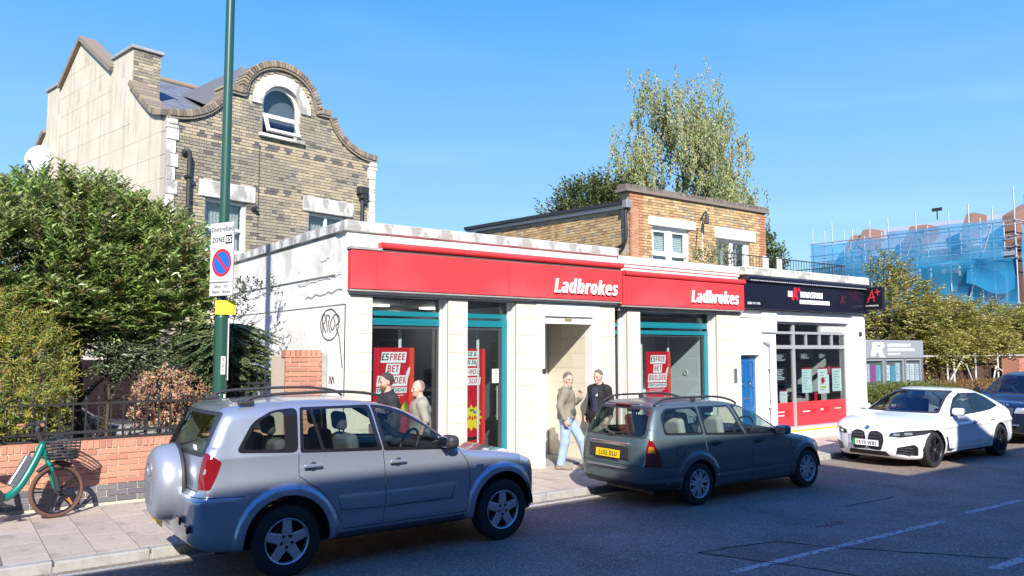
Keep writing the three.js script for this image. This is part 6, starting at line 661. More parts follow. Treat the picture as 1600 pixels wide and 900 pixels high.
// ---------- silver-blue four wheel drive, tail towards the viewer ----------
{
  const paint = phys([0.37, 0.41, 0.465], 0.30, { metalness: 0.62, clearcoat: 1, clearcoatRoughness: 0.06 }), WB = 2.63;
  const flare = (x, y, cx) => { const d = Math.hypot(x - cx, y - 0.37); return 0.035 * sstep(0.54, 0.50, d) * sstep(0.2, 0.34, y + 0.05); };
  const S = (x, y) => { let s = 0.035 + (y < 0.45 ? (0.45 - y) * 0.18 : 0) + 0.05 * sstep(0.78, 1.2, y); if (y > 1.2) s += (y - 1.2) * 0.33; s -= flare(x, y, 0) + flare(x, y, WB); s -= 0.018 * sstep(0.86, 0.8, y) * sstep(-0.3, -0.55, x); s -= 0.014 * sstep(0.52, 0.56, x) * sstep(1.98, 1.94, x) * sstep(0.74, 0.71, y) * sstep(0.56, 0.6, y); return s; };
  const car = makeCar('silver_off_roader', 'silver blue off-roader with round spare wheel cover on its tail, nearest the viewer', [2.87, ROAD, 2.74], 0, { paint, S, belt: 1.2, mid: 0.9, bow: 0.09, crown: 0.06, cell: 0.028, r: (x, y) => y > 1.3 ? 0.12 : 0.09,
    side: [[-0.72, 0.33], [-0.88, 0.40], [-0.94, 0.50], [-0.945, 0.70], [-0.93, 0.845], [-0.855, 0.88], [-0.85, 1.10], [-0.83, 1.26], [-0.73, 1.48], [-0.62, 1.66], [-0.52, 1.70], [-0.2, 1.725], [0.3, 1.74], [0.8, 1.72], [1.2, 1.655], [1.5, 1.56], [1.85, 1.33], [2.15, 1.135], [2.3, 1.105], [2.7, 1.06], [3.05, 0.98], [3.2, 0.88], [3.31, 0.72], [3.38, 0.56], [3.37, 0.40], [3.25, 0.31], [2.9, 0.29], [1.3, 0.30], [0, 0.30]],
    plan: [[-0.95, 0], [-0.94, 0.5], [-0.90, 0.72], [-0.80, 0.83], [-0.5, 0.87], [0, 0.90], [1.3, 0.905], [2.5, 0.90], [2.95, 0.86], [3.18, 0.74], [3.33, 0.5], [3.38, 0]],
    arches: [[0, 0.375, 0.435], [WB, 0.375, 0.435]], wheels: [[0, 0.355, 0.225, 0.21, { n: 5, hub: 0.34, w0: 0.25, w1: 0.20 }], [WB, 0.355, 0.225, 0.21, { n: 5, hub: 0.34, w0: 0.25, w1: 0.20 }]], track: [0.865, 0.865],
    glass: [{ trim: rpoly([[-0.50, 1.245], [0.115, 1.21], [0.145, 1.655], [-0.12, 1.635], [-0.32, 1.53]], 0.07), panes: [rpoly([[-0.44, 1.275], [-0.02, 1.25], [-0.0, 1.62], [-0.12, 1.61], [-0.29, 1.51]], 0.06)] }, { trim: rpoly([[0.135, 1.205], [1.055, 1.165], [0.955, 1.65], [0.17, 1.655]], 0.03), panes: [rpoly([[0.175, 1.235], [0.36, 1.225], [0.27, 1.625], [0.20, 1.625]], 0.02), rpoly([[0.395, 1.225], [1.0, 1.20], [0.905, 1.62], [0.305, 1.625]], 0.03)] }, { trim: rpoly([[1.07, 1.16], [2.03, 1.11], [1.72, 1.36], [1.38, 1.555], [1.2, 1.62], [0.975, 1.65]], 0.03), panes: [rpoly([[1.12, 1.195], [1.93, 1.15], [1.67, 1.35], [1.36, 1.52], [1.18, 1.585], [1.02, 1.61]], 0.03)] }],
    doors: [{ poly: [[0.13, 1.2], [1.05, 1.16], [1.07, 1.0], [1.065, 0.6], [1.03, 0.40], [0.62, 0.40], [0.50, 0.62], [0.36, 0.82], [0.12, 0.96]], glass: 1, handle: [0.25, 1.075], hz: 0.868 }, { poly: [[1.075, 1.155], [2.03, 1.1], [2.13, 0.95], [2.15, 0.72], [2.10, 0.40], [1.04, 0.40], [1.075, 0.6]], glass: 2, handle: [1.22, 1.04], hz: 0.87 }],
    shuts: [[[0.12, 1.2], [0.115, 0.98], [0.22, 0.9], [0.36, 0.80], [0.50, 0.62], [0.60, 0.40]], [[1.062, 1.16], [1.072, 1.0], [1.07, 0.6], [1.035, 0.40]], [[2.03, 1.11], [2.135, 0.95], [2.155, 0.72], [2.10, 0.40]], [[-0.93, 0.855], [-0.42, 0.835]], [[0.60, 0.40], [2.1, 0.40]], [[0.53, 0.735], [0.56, 0.60], [1.04, 0.575]], [[1.1, 0.575], [1.9, 0.575], [1.94, 0.71]]],
    front: rpoly([[-0.68, 1.14], [0.68, 1.14], [0.55, 1.63], [-0.55, 1.63]], 0.04), frontPane: rpoly([[-0.62, 1.18], [0.62, 1.18], [0.5, 1.60], [-0.5, 1.60]], 0.04), rear: rpoly([[-0.71, 1.22], [0.71, 1.22], [0.6, 1.635], [-0.6, 1.635]], 0.05), rearPane: rpoly([[-0.66, 1.26], [0.66, 1.26], [0.56, 1.60], [-0.56, 1.60]], 0.05),
    lamps: [1, -1].flatMap(s => [{ name: 'reversing_light', m: lampClear, off: 0.006, x0: -1.1, x1: -0.6, z: [[s * 0.745, 0.9], [s * 0.98, 0.9], [s * 0.98, 1.2], [s * 0.745, 1.2]], xy: rpoly([[-0.86, 1.065], [-0.775, 1.065], [-0.765, 1.115], [-0.86, 1.115]], 0.012) }, { name: 'tail_light', m: lampRed, x0: -1.1, x1: -0.5, z: [[s * 0.70, 0.85], [s * 1.0, 0.85], [s * 1.0, 1.35], [s * 0.70, 1.35]], xy: rpoly([[-1.2, 0.925], [-0.74, 0.92], [-0.67, 1.06], [-0.63, 1.17], [-0.76, 1.265], [-1.2, 1.25]], 0.02) }, { name: 'headlight', m: lampClear, x0: 2.7, x1: 3.6, z: [[s * 0.5, 0.7], [s * 1.0, 0.7], [s * 1.0, 1.05], [s * 0.5, 1.05]], xy: rpoly([[2.88, 0.86], [3.5, 0.74], [3.5, 0.88], [3.1, 0.95], [2.93, 0.985]], 0.02) }]),
    gaps: [[[[-0.68, 0.9], [-0.68, 1.24]], FZ, onRear], [[[0.68, 0.9], [0.68, 1.24]], FZ, onRear], [[[-0.68, 0.9], [0.68, 0.9]], FZ, onRear]],
    cabin: [-0.75, 2.3, 0.42, 0.66], seats: [[1.05, 0.36], [1.05, -0.36], [0.25, 0.36], [0.25, -0.36]], seatM: mat([0.10, 0.10, 0.105], 0.9), headM: mat([0.06, 0.06, 0.065], 0.9), dash: [1.75, 1.12], drv: 0.36, mirror: [1.86, 1.21, 0.80], mirrorM: MT.plastic });
  const cov = mat([0.40, 0.43, 0.48], 0.36, { metalness: 0.55 }), sp = part('spare_wheel', car); sp.position.set(-0.86, 0.915, 0.0);
  obj('wheel_cover', new THREE.LatheGeometry([[0, 0.255], [0.18, 0.252], [0.30, 0.24], [0.355, 0.20], [0.378, 0.13], [0.385, 0.03], [0.36, 0.0]].map(p => new THREE.Vector2(...p)), 56).rotateZ(Math.PI / 2), cov, sp); obj('cover_rim', new THREE.TorusGeometry(0.375, 0.022, 8, 48).rotateY(Math.PI / 2).translate(-0.015, 0, 0), MT.plastic, sp); obj('cover_badge', [bx(-0.258, -0.252, -0.2, 0.02, -0.14, 0.10), new THREE.TorusGeometry(0.09, 0.012, 6, 24).scale(1, 0.7, 1).rotateY(Math.PI / 2).translate(-0.252, 0.14, 0)], mat([0.26, 0.28, 0.30], 0.4, { metalness: 0.3 }), sp); obj('wheel_carrier', bx(-0.03, 0.06, -0.1, 0.1, -0.1, 0.1), MT.plastic, sp);
  for (const s of [1, -1]) { const r = obj('roof_rail', [tube([[-0.42, 1.70, s * 0.60], [-0.3, 1.765, s * 0.60], [0.3, 1.80, s * 0.60], [0.85, 1.785, s * 0.60], [1.15, 1.725, s * 0.60], [1.2, 1.68, s * 0.60]], 0.016, 40, 8)], MT.plastic, car); obj('rail_foot', [rbx(-0.44, -0.28, 1.69, 1.745, s * 0.60 - 0.028, s * 0.60 + 0.028, 0.02)], MT.plastic, r); }
  const p = plate(car, 'L', '#e8b91c', 0.5, 0.11); p.position.set(-0.95, 0.49, -0.38); p.rotation.y = -Math.PI / 2; obj('rear_reflector', rbx(-0.955, -0.93, 0.58, 0.66, 0.42, 0.56, 0.01), lampRed, car); obj('fog_lamp', rbx(-0.93, -0.89, 0.52, 0.60, 0.64, 0.74, 0.02), lampRed, car); obj('side_badge', rbx(2.24, 2.34, 0.86, 0.92, 0.868, 0.876, 0.003), MT.chrome, car); obj('rear_wiper', [bar([-0.83, 1.28, 0.0], [-0.76, 1.38, 0.42], 0.02, 0.02)], MT.plastic, car); obj('rear_view_mirror', rbx(1.44, 1.48, 1.42, 1.49, -0.12, 0.12, 0.02), MT.plastic, car); obj('window_sticker', bx(-0.8, -0.795, 1.27, 1.32, 0.38, 0.5), MT.white, car);
  obj('underbody', bx(-0.6, 3.0, 0.24, 0.34, -0.5, 0.5), MT.plastic, car); for (const s of [0.76, -0.865]) obj('sill', rbx(0.5, 2.1, 0.30, 0.38, s, s + 0.105, 0.03), MT.plastic, car);
}
// ---------- dark grey green estate ----------
{
  const paint = phys([0.085, 0.125, 0.13], 0.42, { metalness: 0.35, clearcoat: 0.7, clearcoatRoughness: 0.18 }), WB = 2.6, rim = mat([0.50, 0.51, 0.53], 0.45, { metalness: 0.5 });
  const lip = (x, y, cx) => { const d = Math.hypot(x - cx, y - 0.32); return 0.028 * sstep(0.47, 0.40, d); };
  const S = (x, y) => { let s = 0.03 + (y < 0.5 ? (0.5 - y) * 0.16 : 0) + 0.045 * sstep(0.66, 0.98, y); if (y > 0.97) s += (y - 0.97) * 0.38; s -= lip(x, y, 0) + lip(x, y, WB); s += 0.008 * sstep(0.46, 0.44, y) * sstep(0.40, 0.42, y); return s; };
  const st = { n: 7, hub: 0.36, w0: 0.09, w1: 0.065, twin: [-0.16, 0.16], m: rim };
  const car = makeCar('estate_car', 'dusty dark green estate car with black roof rails and yellow rear plate, parked mid street', [9.0, ROAD, 2.79], -0.02, { paint, S, belt: 0.97, mid: 0.8, bow: 0.10, crown: 0.06, cell: 0.028, r: (x, y) => y > 1.1 ? 0.12 : 0.10,
    side: [[-0.70, 0.25], [-0.92, 0.30], [-1.0, 0.42], [-1.03, 0.56], [-1.0, 0.66], [-0.975, 0.80], [-0.95, 0.98], [-0.86, 1.16], [-0.73, 1.36], [-0.66, 1.44], [-0.55, 1.475], [-0.1, 1.49], [0.5, 1.485], [1.0, 1.445], [1.3, 1.375], [1.6, 1.25], [1.95, 1.06], [2.2, 0.945], [2.4, 0.91], [2.8, 0.84], [3.1, 0.75], [3.28, 0.65], [3.37, 0.52], [3.40, 0.40], [3.37, 0.27], [3.2, 0.20], [2.9, 0.19], [1.3, 0.20], [0, 0.21]],
    plan: [[-1.03, 0], [-1.015, 0.45], [-0.96, 0.66], [-0.84, 0.78], [-0.5, 0.84], [0, 0.865], [1.2, 0.875], [2.3, 0.87], [2.8, 0.83], [3.1, 0.72], [3.3, 0.5], [3.40, 0]],
    arches: [[0, 0.315, 0.345], [WB, 0.315, 0.345]], wheels: [[0, 0.31, 0.205, 0.19, st], [WB, 0.31, 0.205, 0.19, st]], track: [0.84, 0.84],
    glass: [{ trim: rpoly([[-0.60, 1.03], [0.17, 0.995], [0.17, 1.40], [-0.46, 1.395], [-0.58, 1.30]], 0.05), panes: [rpoly([[-0.56, 1.06], [0.13, 1.03], [0.13, 1.375], [-0.45, 1.37], [-0.54, 1.28]], 0.05)] }, { trim: rpoly([[0.20, 0.99], [1.08, 0.95], [0.88, 1.395], [0.20, 1.40]], 0.02), panes: [rpoly([[0.24, 1.02], [1.02, 0.985], [0.85, 1.37], [0.24, 1.375]], 0.03)] }, { trim: rpoly([[1.11, 0.95], [2.08, 0.925], [1.62, 1.19], [1.28, 1.345], [1.12, 1.385], [0.93, 1.395]], 0.02), panes: [rpoly([[1.16, 0.98], [1.98, 0.955], [1.58, 1.18], [1.26, 1.32], [1.1, 1.36], [0.99, 1.365]], 0.03)] }],
    doors: [{ poly: [[0.19, 0.985], [1.09, 0.945], [1.18, 0.8], [1.195, 0.52], [1.14, 0.24], [0.42, 0.24], [0.40, 0.46], [0.33, 0.62], [0.21, 0.76]], glass: 1, handle: [0.38, 0.87], hz: 0.828, hm: MT.plastic }, { poly: [[1.1, 0.945], [2.09, 0.915], [2.2, 0.72], [2.22, 0.4], [2.17, 0.23], [1.15, 0.24], [1.205, 0.52], [1.19, 0.8]], glass: 2, handle: [1.38, 0.845], hz: 0.835, hm: MT.plastic }],
    shuts: [[[0.185, 1.0], [0.20, 0.76], [0.33, 0.61], [0.41, 0.45], [0.41, 0.24]], [[1.095, 0.95], [1.185, 0.8], [1.2, 0.52], [1.145, 0.24]], [[2.09, 0.92], [2.21, 0.72], [2.23, 0.4], [2.175, 0.23]], [[0.41, 0.24], [2.175, 0.23]], [[-1.02, 0.60], [-0.38, 0.585]]],
    front: rpoly([[-0.70, 0.945], [0.70, 0.945], [0.55, 1.385], [-0.55, 1.385]], 0.04), frontPane: rpoly([[-0.64, 0.98], [0.64, 0.98], [0.51, 1.36], [-0.51, 1.36]], 0.04), rear: rpoly([[-0.66, 0.985], [0.66, 0.985], [0.56, 1.415], [-0.56, 1.415]], 0.07), rearPane: rpoly([[-0.62, 1.01], [0.62, 1.01], [0.53, 1.375], [-0.53, 1.375]], 0.07),
    lamps: [1, -1].flatMap(s => [{ name: 'rear_indicator', m: lampAmber, off: 0.006, x0: -1.2, x1: -0.6, z: [[s * 0.69, 0.6], [s * 0.98, 0.6], [s * 0.98, 1.0], [s * 0.69, 1.0]], xy: [[-0.98, 0.80], [-0.79, 0.79], [-0.82, 0.88], [-0.98, 0.89]] }, { name: 'tail_light', m: lampRed, x0: -1.2, x1: -0.6, z: [[s * 0.64, 0.55], [s * 1.0, 0.55], [s * 1.0, 1.1], [s * 0.69, 1.1]], xy: rpoly([[-1.3, 0.605], [-0.70, 0.605], [-0.735, 0.78], [-0.80, 0.93], [-0.87, 1.035], [-1.3, 1.04]], 0.02) }, { name: 'headlight', m: lampClear, x0: 2.8, x1: 3.6, z: [[s * 0.4, 0.5], [s * 1.0, 0.5], [s * 1.0, 0.85], [s * 0.4, 0.85]], xy: rpoly([[2.98, 0.62], [3.6, 0.54], [3.6, 0.64], [3.14, 0.745], [3.02, 0.755]], 0.02) }]),
    gaps: [[[[-0.60, 0.605], [0.60, 0.605]], FZ, onRear], [[[-0.6, 1.44], [0.6, 1.44]], FZ, onRear]], panels: [{ name: 'bumper_skirt', m: MT.plastic, off: 0.002, cuts: [[[[-1.1, 0.2], [-0.42, 0.2], [-0.42, 0.33], [-1.1, 0.37]], SX, t => onSide(1)(t) || onSide(-1)(t)], [[[-0.9, 0.2], [0.9, 0.2], [0.9, 0.37], [-0.9, 0.37]], FZ, onRear]] }],
    cabin: [-0.85, 2.4, 0.32, 0.66], seats: [[1.0, 0.36], [1.0, -0.36], [0.15, 0.36], [0.15, -0.36]], seatM: mat([0.42, 0.40, 0.36], 0.9), headM: mat([0.30, 0.29, 0.26], 0.9), dash: [1.72, 0.97], drv: 0.36, mirror: [1.86, 0.99, 0.82] });
  for (const s of [1, -1]) { obj('roof_rail', [tube([[-0.62, 1.44, s * 0.55], [-0.45, 1.515, s * 0.55], [0.2, 1.535, s * 0.55], [0.8, 1.515, s * 0.55], [1.12, 1.44, s * 0.55], [1.18, 1.40, s * 0.55]], 0.017, 40, 8), rbx(0.16, 0.24, 1.47, 1.53, s * 0.55 - 0.02, s * 0.55 + 0.02, 0.01)], MT.plastic, car); obj('side_repeater', rbx(2.46, 2.55, 0.70, 0.73, s > 0 ? 0.835 : -0.85, s > 0 ? 0.85 : -0.835, 0.008), lampAmber, car); }
  const p = plate(car, 'LL02 DLU', '#f0c419'); p.position.set(-1.025, 0.745, 0); p.rotation.set(0, -Math.PI / 2, 0); p.rotateX(-0.12); const rec = obj('plate_recess', rbx(-1.0, -0.96, 0.67, 0.87, -0.42, 0.42, 0.03), MT.plastic, car); obj('chrome_strip', rbx(-1.0, -0.955, 0.865, 0.915, -0.40, 0.40, 0.012), MT.chrome, car); obj('rear_wiper', [bar([-0.935, 1.03, 0.0], [-0.90, 1.07, 0.42], 0.022, 0.02), rbx(-0.97, -0.9, 0.995, 1.05, -0.06, 0.06, 0.02)], MT.plastic, car); obj('high_brake_light', rbx(-0.72, -0.68, 1.42, 1.445, -0.16, 0.16, 0.006), lampRed, car); obj('bumper_strip', [bx(-1.045, -1.02, 0.555, 0.572, -0.42, 0.42)], mat([0.3, 0.32, 0.33], 0.4, { metalness: 0.4 }), car); obj('underbody', bx(-0.6, 3.0, 0.17, 0.26, -0.5, 0.5), MT.plastic, car); obj('fuel_flap', new THREE.TorusGeometry(0.085, 0.003, 6, 30).translate(-0.36, 0.80, 0.822), MT.rubber, car);
}
// ---------- white four door coupe, nose towards the viewer ----------
{
  const paint = phys([0.80, 0.81, 0.82], 0.28, { clearcoat: 1, clearcoatRoughness: 0.03 }), WB = 2.82, rim = mat([0.035, 0.036, 0.04], 0.35, { metalness: 0.6 });
  const S = (x, y) => { let s = 0.03 + (y < 0.42 ? (0.42 - y) * 0.2 : 0) + 0.04 * sstep(0.7, 0.95, y) - 0.018 * sstep(0.06, 0.0, Math.abs(y - 0.74)); if (y > 0.93) s += (y - 0.93) * 0.55; for (const cx of [0, WB]) { const d = Math.hypot(x - cx, y - 0.34); s -= 0.03 * sstep(0.55, 0.40, d); } return s; };
  const st = { n: 5, hub: 0.26, w0: 0.07, w1: 0.05, twin: [-0.2, 0.2], m: rim, cap: MT.steel };
  const car = makeCar('white_coupe', 'shiny white four door coupe with black kidney grille facing the viewer', [15.45 + WB, ROAD, 2.98], Math.PI, { paint, S, belt: 0.92, mid: 1.0, bow: 0.13, crown: 0.07, cell: 0.03, r: (x, y) => y > 1.0 ? 0.12 : 0.11, screenPane: new THREE.MeshPhysicalMaterial({ color: lin(0.42, 0.5, 0.52), roughness: 0.01, transmission: 1, thickness: 0, ior: 1.52 }),
    side: [[-0.6, 0.22], [-0.95, 0.28], [-1.05, 0.45], [-1.06, 0.62], [-1.02, 0.80], [-0.98, 0.96], [-0.85, 1.03], [-0.5, 1.16], [0, 1.32], [0.5, 1.425], [1.0, 1.45], [1.35, 1.425], [1.7, 1.33], [2.1, 1.15], [2.45, 0.995], [2.65, 0.965], [3.1, 0.91], [3.45, 0.82], [3.62, 0.72], [3.67, 0.58], [3.68, 0.42], [3.63, 0.26], [3.5, 0.18], [3.0, 0.16], [1.4, 0.17], [0, 0.18]],
    plan: [[-1.06, 0], [-1.04, 0.5], [-0.97, 0.74], [-0.8, 0.85], [-0.3, 0.91], [0.3, 0.925], [1.4, 0.915], [2.6, 0.925], [3.05, 0.90], [3.38, 0.80], [3.58, 0.58], [3.67, 0.3], [3.68, 0]],
    arches: [[0, 0.335, 0.375], [WB, 0.335, 0.375]], wheels: [[0, 0.335, 0.245, 0.24, st], [WB, 0.335, 0.24, 0.22, st]], track: [0.915, 0.905],
    glass: [{ trim: rpoly([[-0.20, 1.045], [0.25, 0.98], [0.9, 0.945], [0.86, 1.345], [0.4, 1.33], [0.1, 1.22]], 0.03), panes: [rpoly([[-0.14, 1.06], [0.25, 1.005], [0.86, 0.965], [0.82, 1.32], [0.4, 1.305], [0.1, 1.20]], 0.03)], m: MT.black, pane: privacy }, { trim: rpoly([[0.905, 0.945], [2.1, 0.92], [1.95, 1.04], [1.55, 1.25], [1.2, 1.345], [0.865, 1.345]], 0.02), panes: [rpoly([[0.95, 0.965], [1.95, 0.945], [1.86, 1.04], [1.5, 1.225], [1.18, 1.32], [0.92, 1.32]], 0.03)], m: MT.black }],
    doors: [{ poly: [[0.0, 1.0], [0.905, 0.94], [0.94, 0.8], [0.94, 0.3], [0.5, 0.29], [0.40, 0.52], [0.24, 0.72], [0.02, 0.8]], glass: 0, handle: [0.3, 0.80], hz: 0.91 }, { poly: [[0.91, 0.94], [2.1, 0.915], [2.2, 0.75], [2.2, 0.45], [2.1, 0.30], [0.95, 0.3], [0.95, 0.8]], glass: 1, handle: [1.15, 0.78], hz: 0.905 }],
    shuts: [[[0.0, 0.98], [0.02, 0.8], [0.24, 0.71], [0.40, 0.52], [0.5, 0.29]], [[0.907, 0.94], [0.945, 0.8], [0.945, 0.3]], [[2.1, 0.915], [2.2, 0.75], [2.2, 0.45], [2.1, 0.30]], [[0.5, 0.29], [2.1, 0.30]]],
    front: rpoly([[-0.74, 0.985], [0.74, 0.985], [0.56, 1.40], [-0.56, 1.40]], 0.04), frontPane: rpoly([[-0.70, 1.01], [0.70, 1.01], [0.53, 1.375], [-0.53, 1.375]], 0.04), rear: rpoly([[-0.62, 1.03], [0.62, 1.03], [0.5, 1.36], [-0.5, 1.36]], 0.05), rearPane: rpoly([[-0.58, 1.05], [0.58, 1.05], [0.47, 1.34], [-0.47, 1.34]], 0.05),
    lamps: [1, -1].flatMap(s => [...[[0.50, 0.60, 0.612, 0.652], [0.66, 0.76, 0.632, 0.676]].map(([a, b, y0, y1]) => ({ name: 'headlight_element', m: lampClear, off: 0.007, x0: 2.9, x1: 3.8, z: rpoly([[s * a, y0], [s * b, y0 + 0.008], [s * b, y1 + 0.008], [s * a, y1]], 0.015), xy: [[2.9, 0.5], [3.8, 0.5], [3.8, 0.9], [2.9, 0.9]] })), { name: 'headlight', m: lampDark, x0: 2.9, x1: 3.8, z: rpoly([[s * 0.42, 0.595], [s * 0.62, 0.585], [s * 0.88, 0.64], [s * 0.96, 0.73], [s * 0.7, 0.715], [s * 0.45, 0.665]], 0.015), xy: [[2.9, 0.5], [3.8, 0.5], [3.8, 0.9], [2.9, 0.9]] }, { name: 'tail_light', m: lampRed, x0: -1.2, x1: -0.6, z: [[s * 0.4, 0.7], [s * 1.0, 0.7], [s * 1.0, 0.95], [s * 0.4, 0.95]], xy: [[-1.3, 0.76], [-0.75, 0.78], [-0.76, 0.86], [-1.3, 0.88]] }]),
    panels: [{ name: 'grille', m: mat([0.018, 0.018, 0.02], 0.45), off: 0.004, cuts: [[rpoly([[0.03, 0.34], [0.27, 0.32], [0.33, 0.5], [0.31, 0.64], [0.2, 0.69], [0.06, 0.67], [0.025, 0.55]], 0.04), FZ, onFront]] }, { name: 'grille', m: mat([0.018, 0.018, 0.02], 0.45), off: 0.004, cuts: [[rpoly([[-0.03, 0.34], [-0.27, 0.32], [-0.33, 0.5], [-0.31, 0.64], [-0.2, 0.69], [-0.06, 0.67], [-0.025, 0.55]], 0.04), FZ, onFront]] }, ...[1, -1].map(s => ({ name: 'air_intake', m: MT.black, off: -0.004, cuts: [[rpoly([[s * 0.52, 0.28], [s * 0.80, 0.24], [s * 0.82, 0.40], [s * 0.78, 0.46], [s * 0.56, 0.40]], 0.02), FZ, onFront]] })), { name: 'lower_intake', m: MT.black, off: -0.002, cuts: [[rpoly([[-0.42, 0.22], [0.42, 0.22], [0.36, 0.31], [-0.36, 0.31]], 0.02), FZ, onFront]] }, { name: 'side_skirt', m: MT.black, off: 0.002, cuts: [[[[0.36, 0.15], [2.46, 0.15], [2.46, 0.235], [0.36, 0.235]], SX, t => onSide(1)(t) || onSide(-1)(t)]] }],
    cabin: [-0.8, 2.5, 0.28, 0.66], seats: [[1.15, 0.36], [1.15, -0.36]], seatM: mat([0.03, 0.03, 0.032], 0.8), dash: [1.85, 0.96], drv: 0.36, mirror: [1.98, 1.02, 0.86], mirrorM: paint });
  const bars = mat([0.22, 0.22, 0.235], 0.3, { metalness: 0.7 }); for (const s of [1, -1]) { for (let i = 0; i < 3; i++) obj('intake_bar', bar([3.58, 0.30 + i * 0.045, s * 0.56], [3.44, 0.29 + i * 0.05, s * 0.78], 0.02, 0.008), bars, car); obj('side_blade', [bar([2.38, 0.55, s * 0.918], [2.30, 0.30, s * 0.905], 0.02, 0.03), bar([2.30, 0.31, s * 0.903], [2.1, 0.30, s * 0.90], 0.02, 0.025)], MT.black, car); }
  for (let i = 0; i < 7; i++) for (let j = 0; j < 5; j++) for (const s of [1, -1]) if (Math.abs(i - 3) < 3.6) obj('grille_mesh', bar([3.685, 0.40 + j * 0.055, s * (0.06 + i * 0.036)], [3.675, 0.42 + j * 0.055, s * (0.09 + i * 0.036)], 0.012, 0.006), bars, car);
  const p = plate(car, 'FE75 WBL', '#f3f3f0', 0.52, 0.112, '#1da04a'); p.position.set(3.70, 0.455, 0); p.rotation.y = Math.PI / 2; obj('badge', [cyl([3.60, 0.735, 0], [3.615, 0.75, 0], 0.04, 0.04, 20)], mat([0.05, 0.13, 0.35], 0.3), car); obj('underbody', bx(-0.6, 3.3, 0.14, 0.24, -0.6, 0.6), MT.plastic, car); obj('rear_view_mirror', rbx(1.62, 1.66, 1.24, 1.31, -0.12, 0.12, 0.02), MT.plastic, car);
}
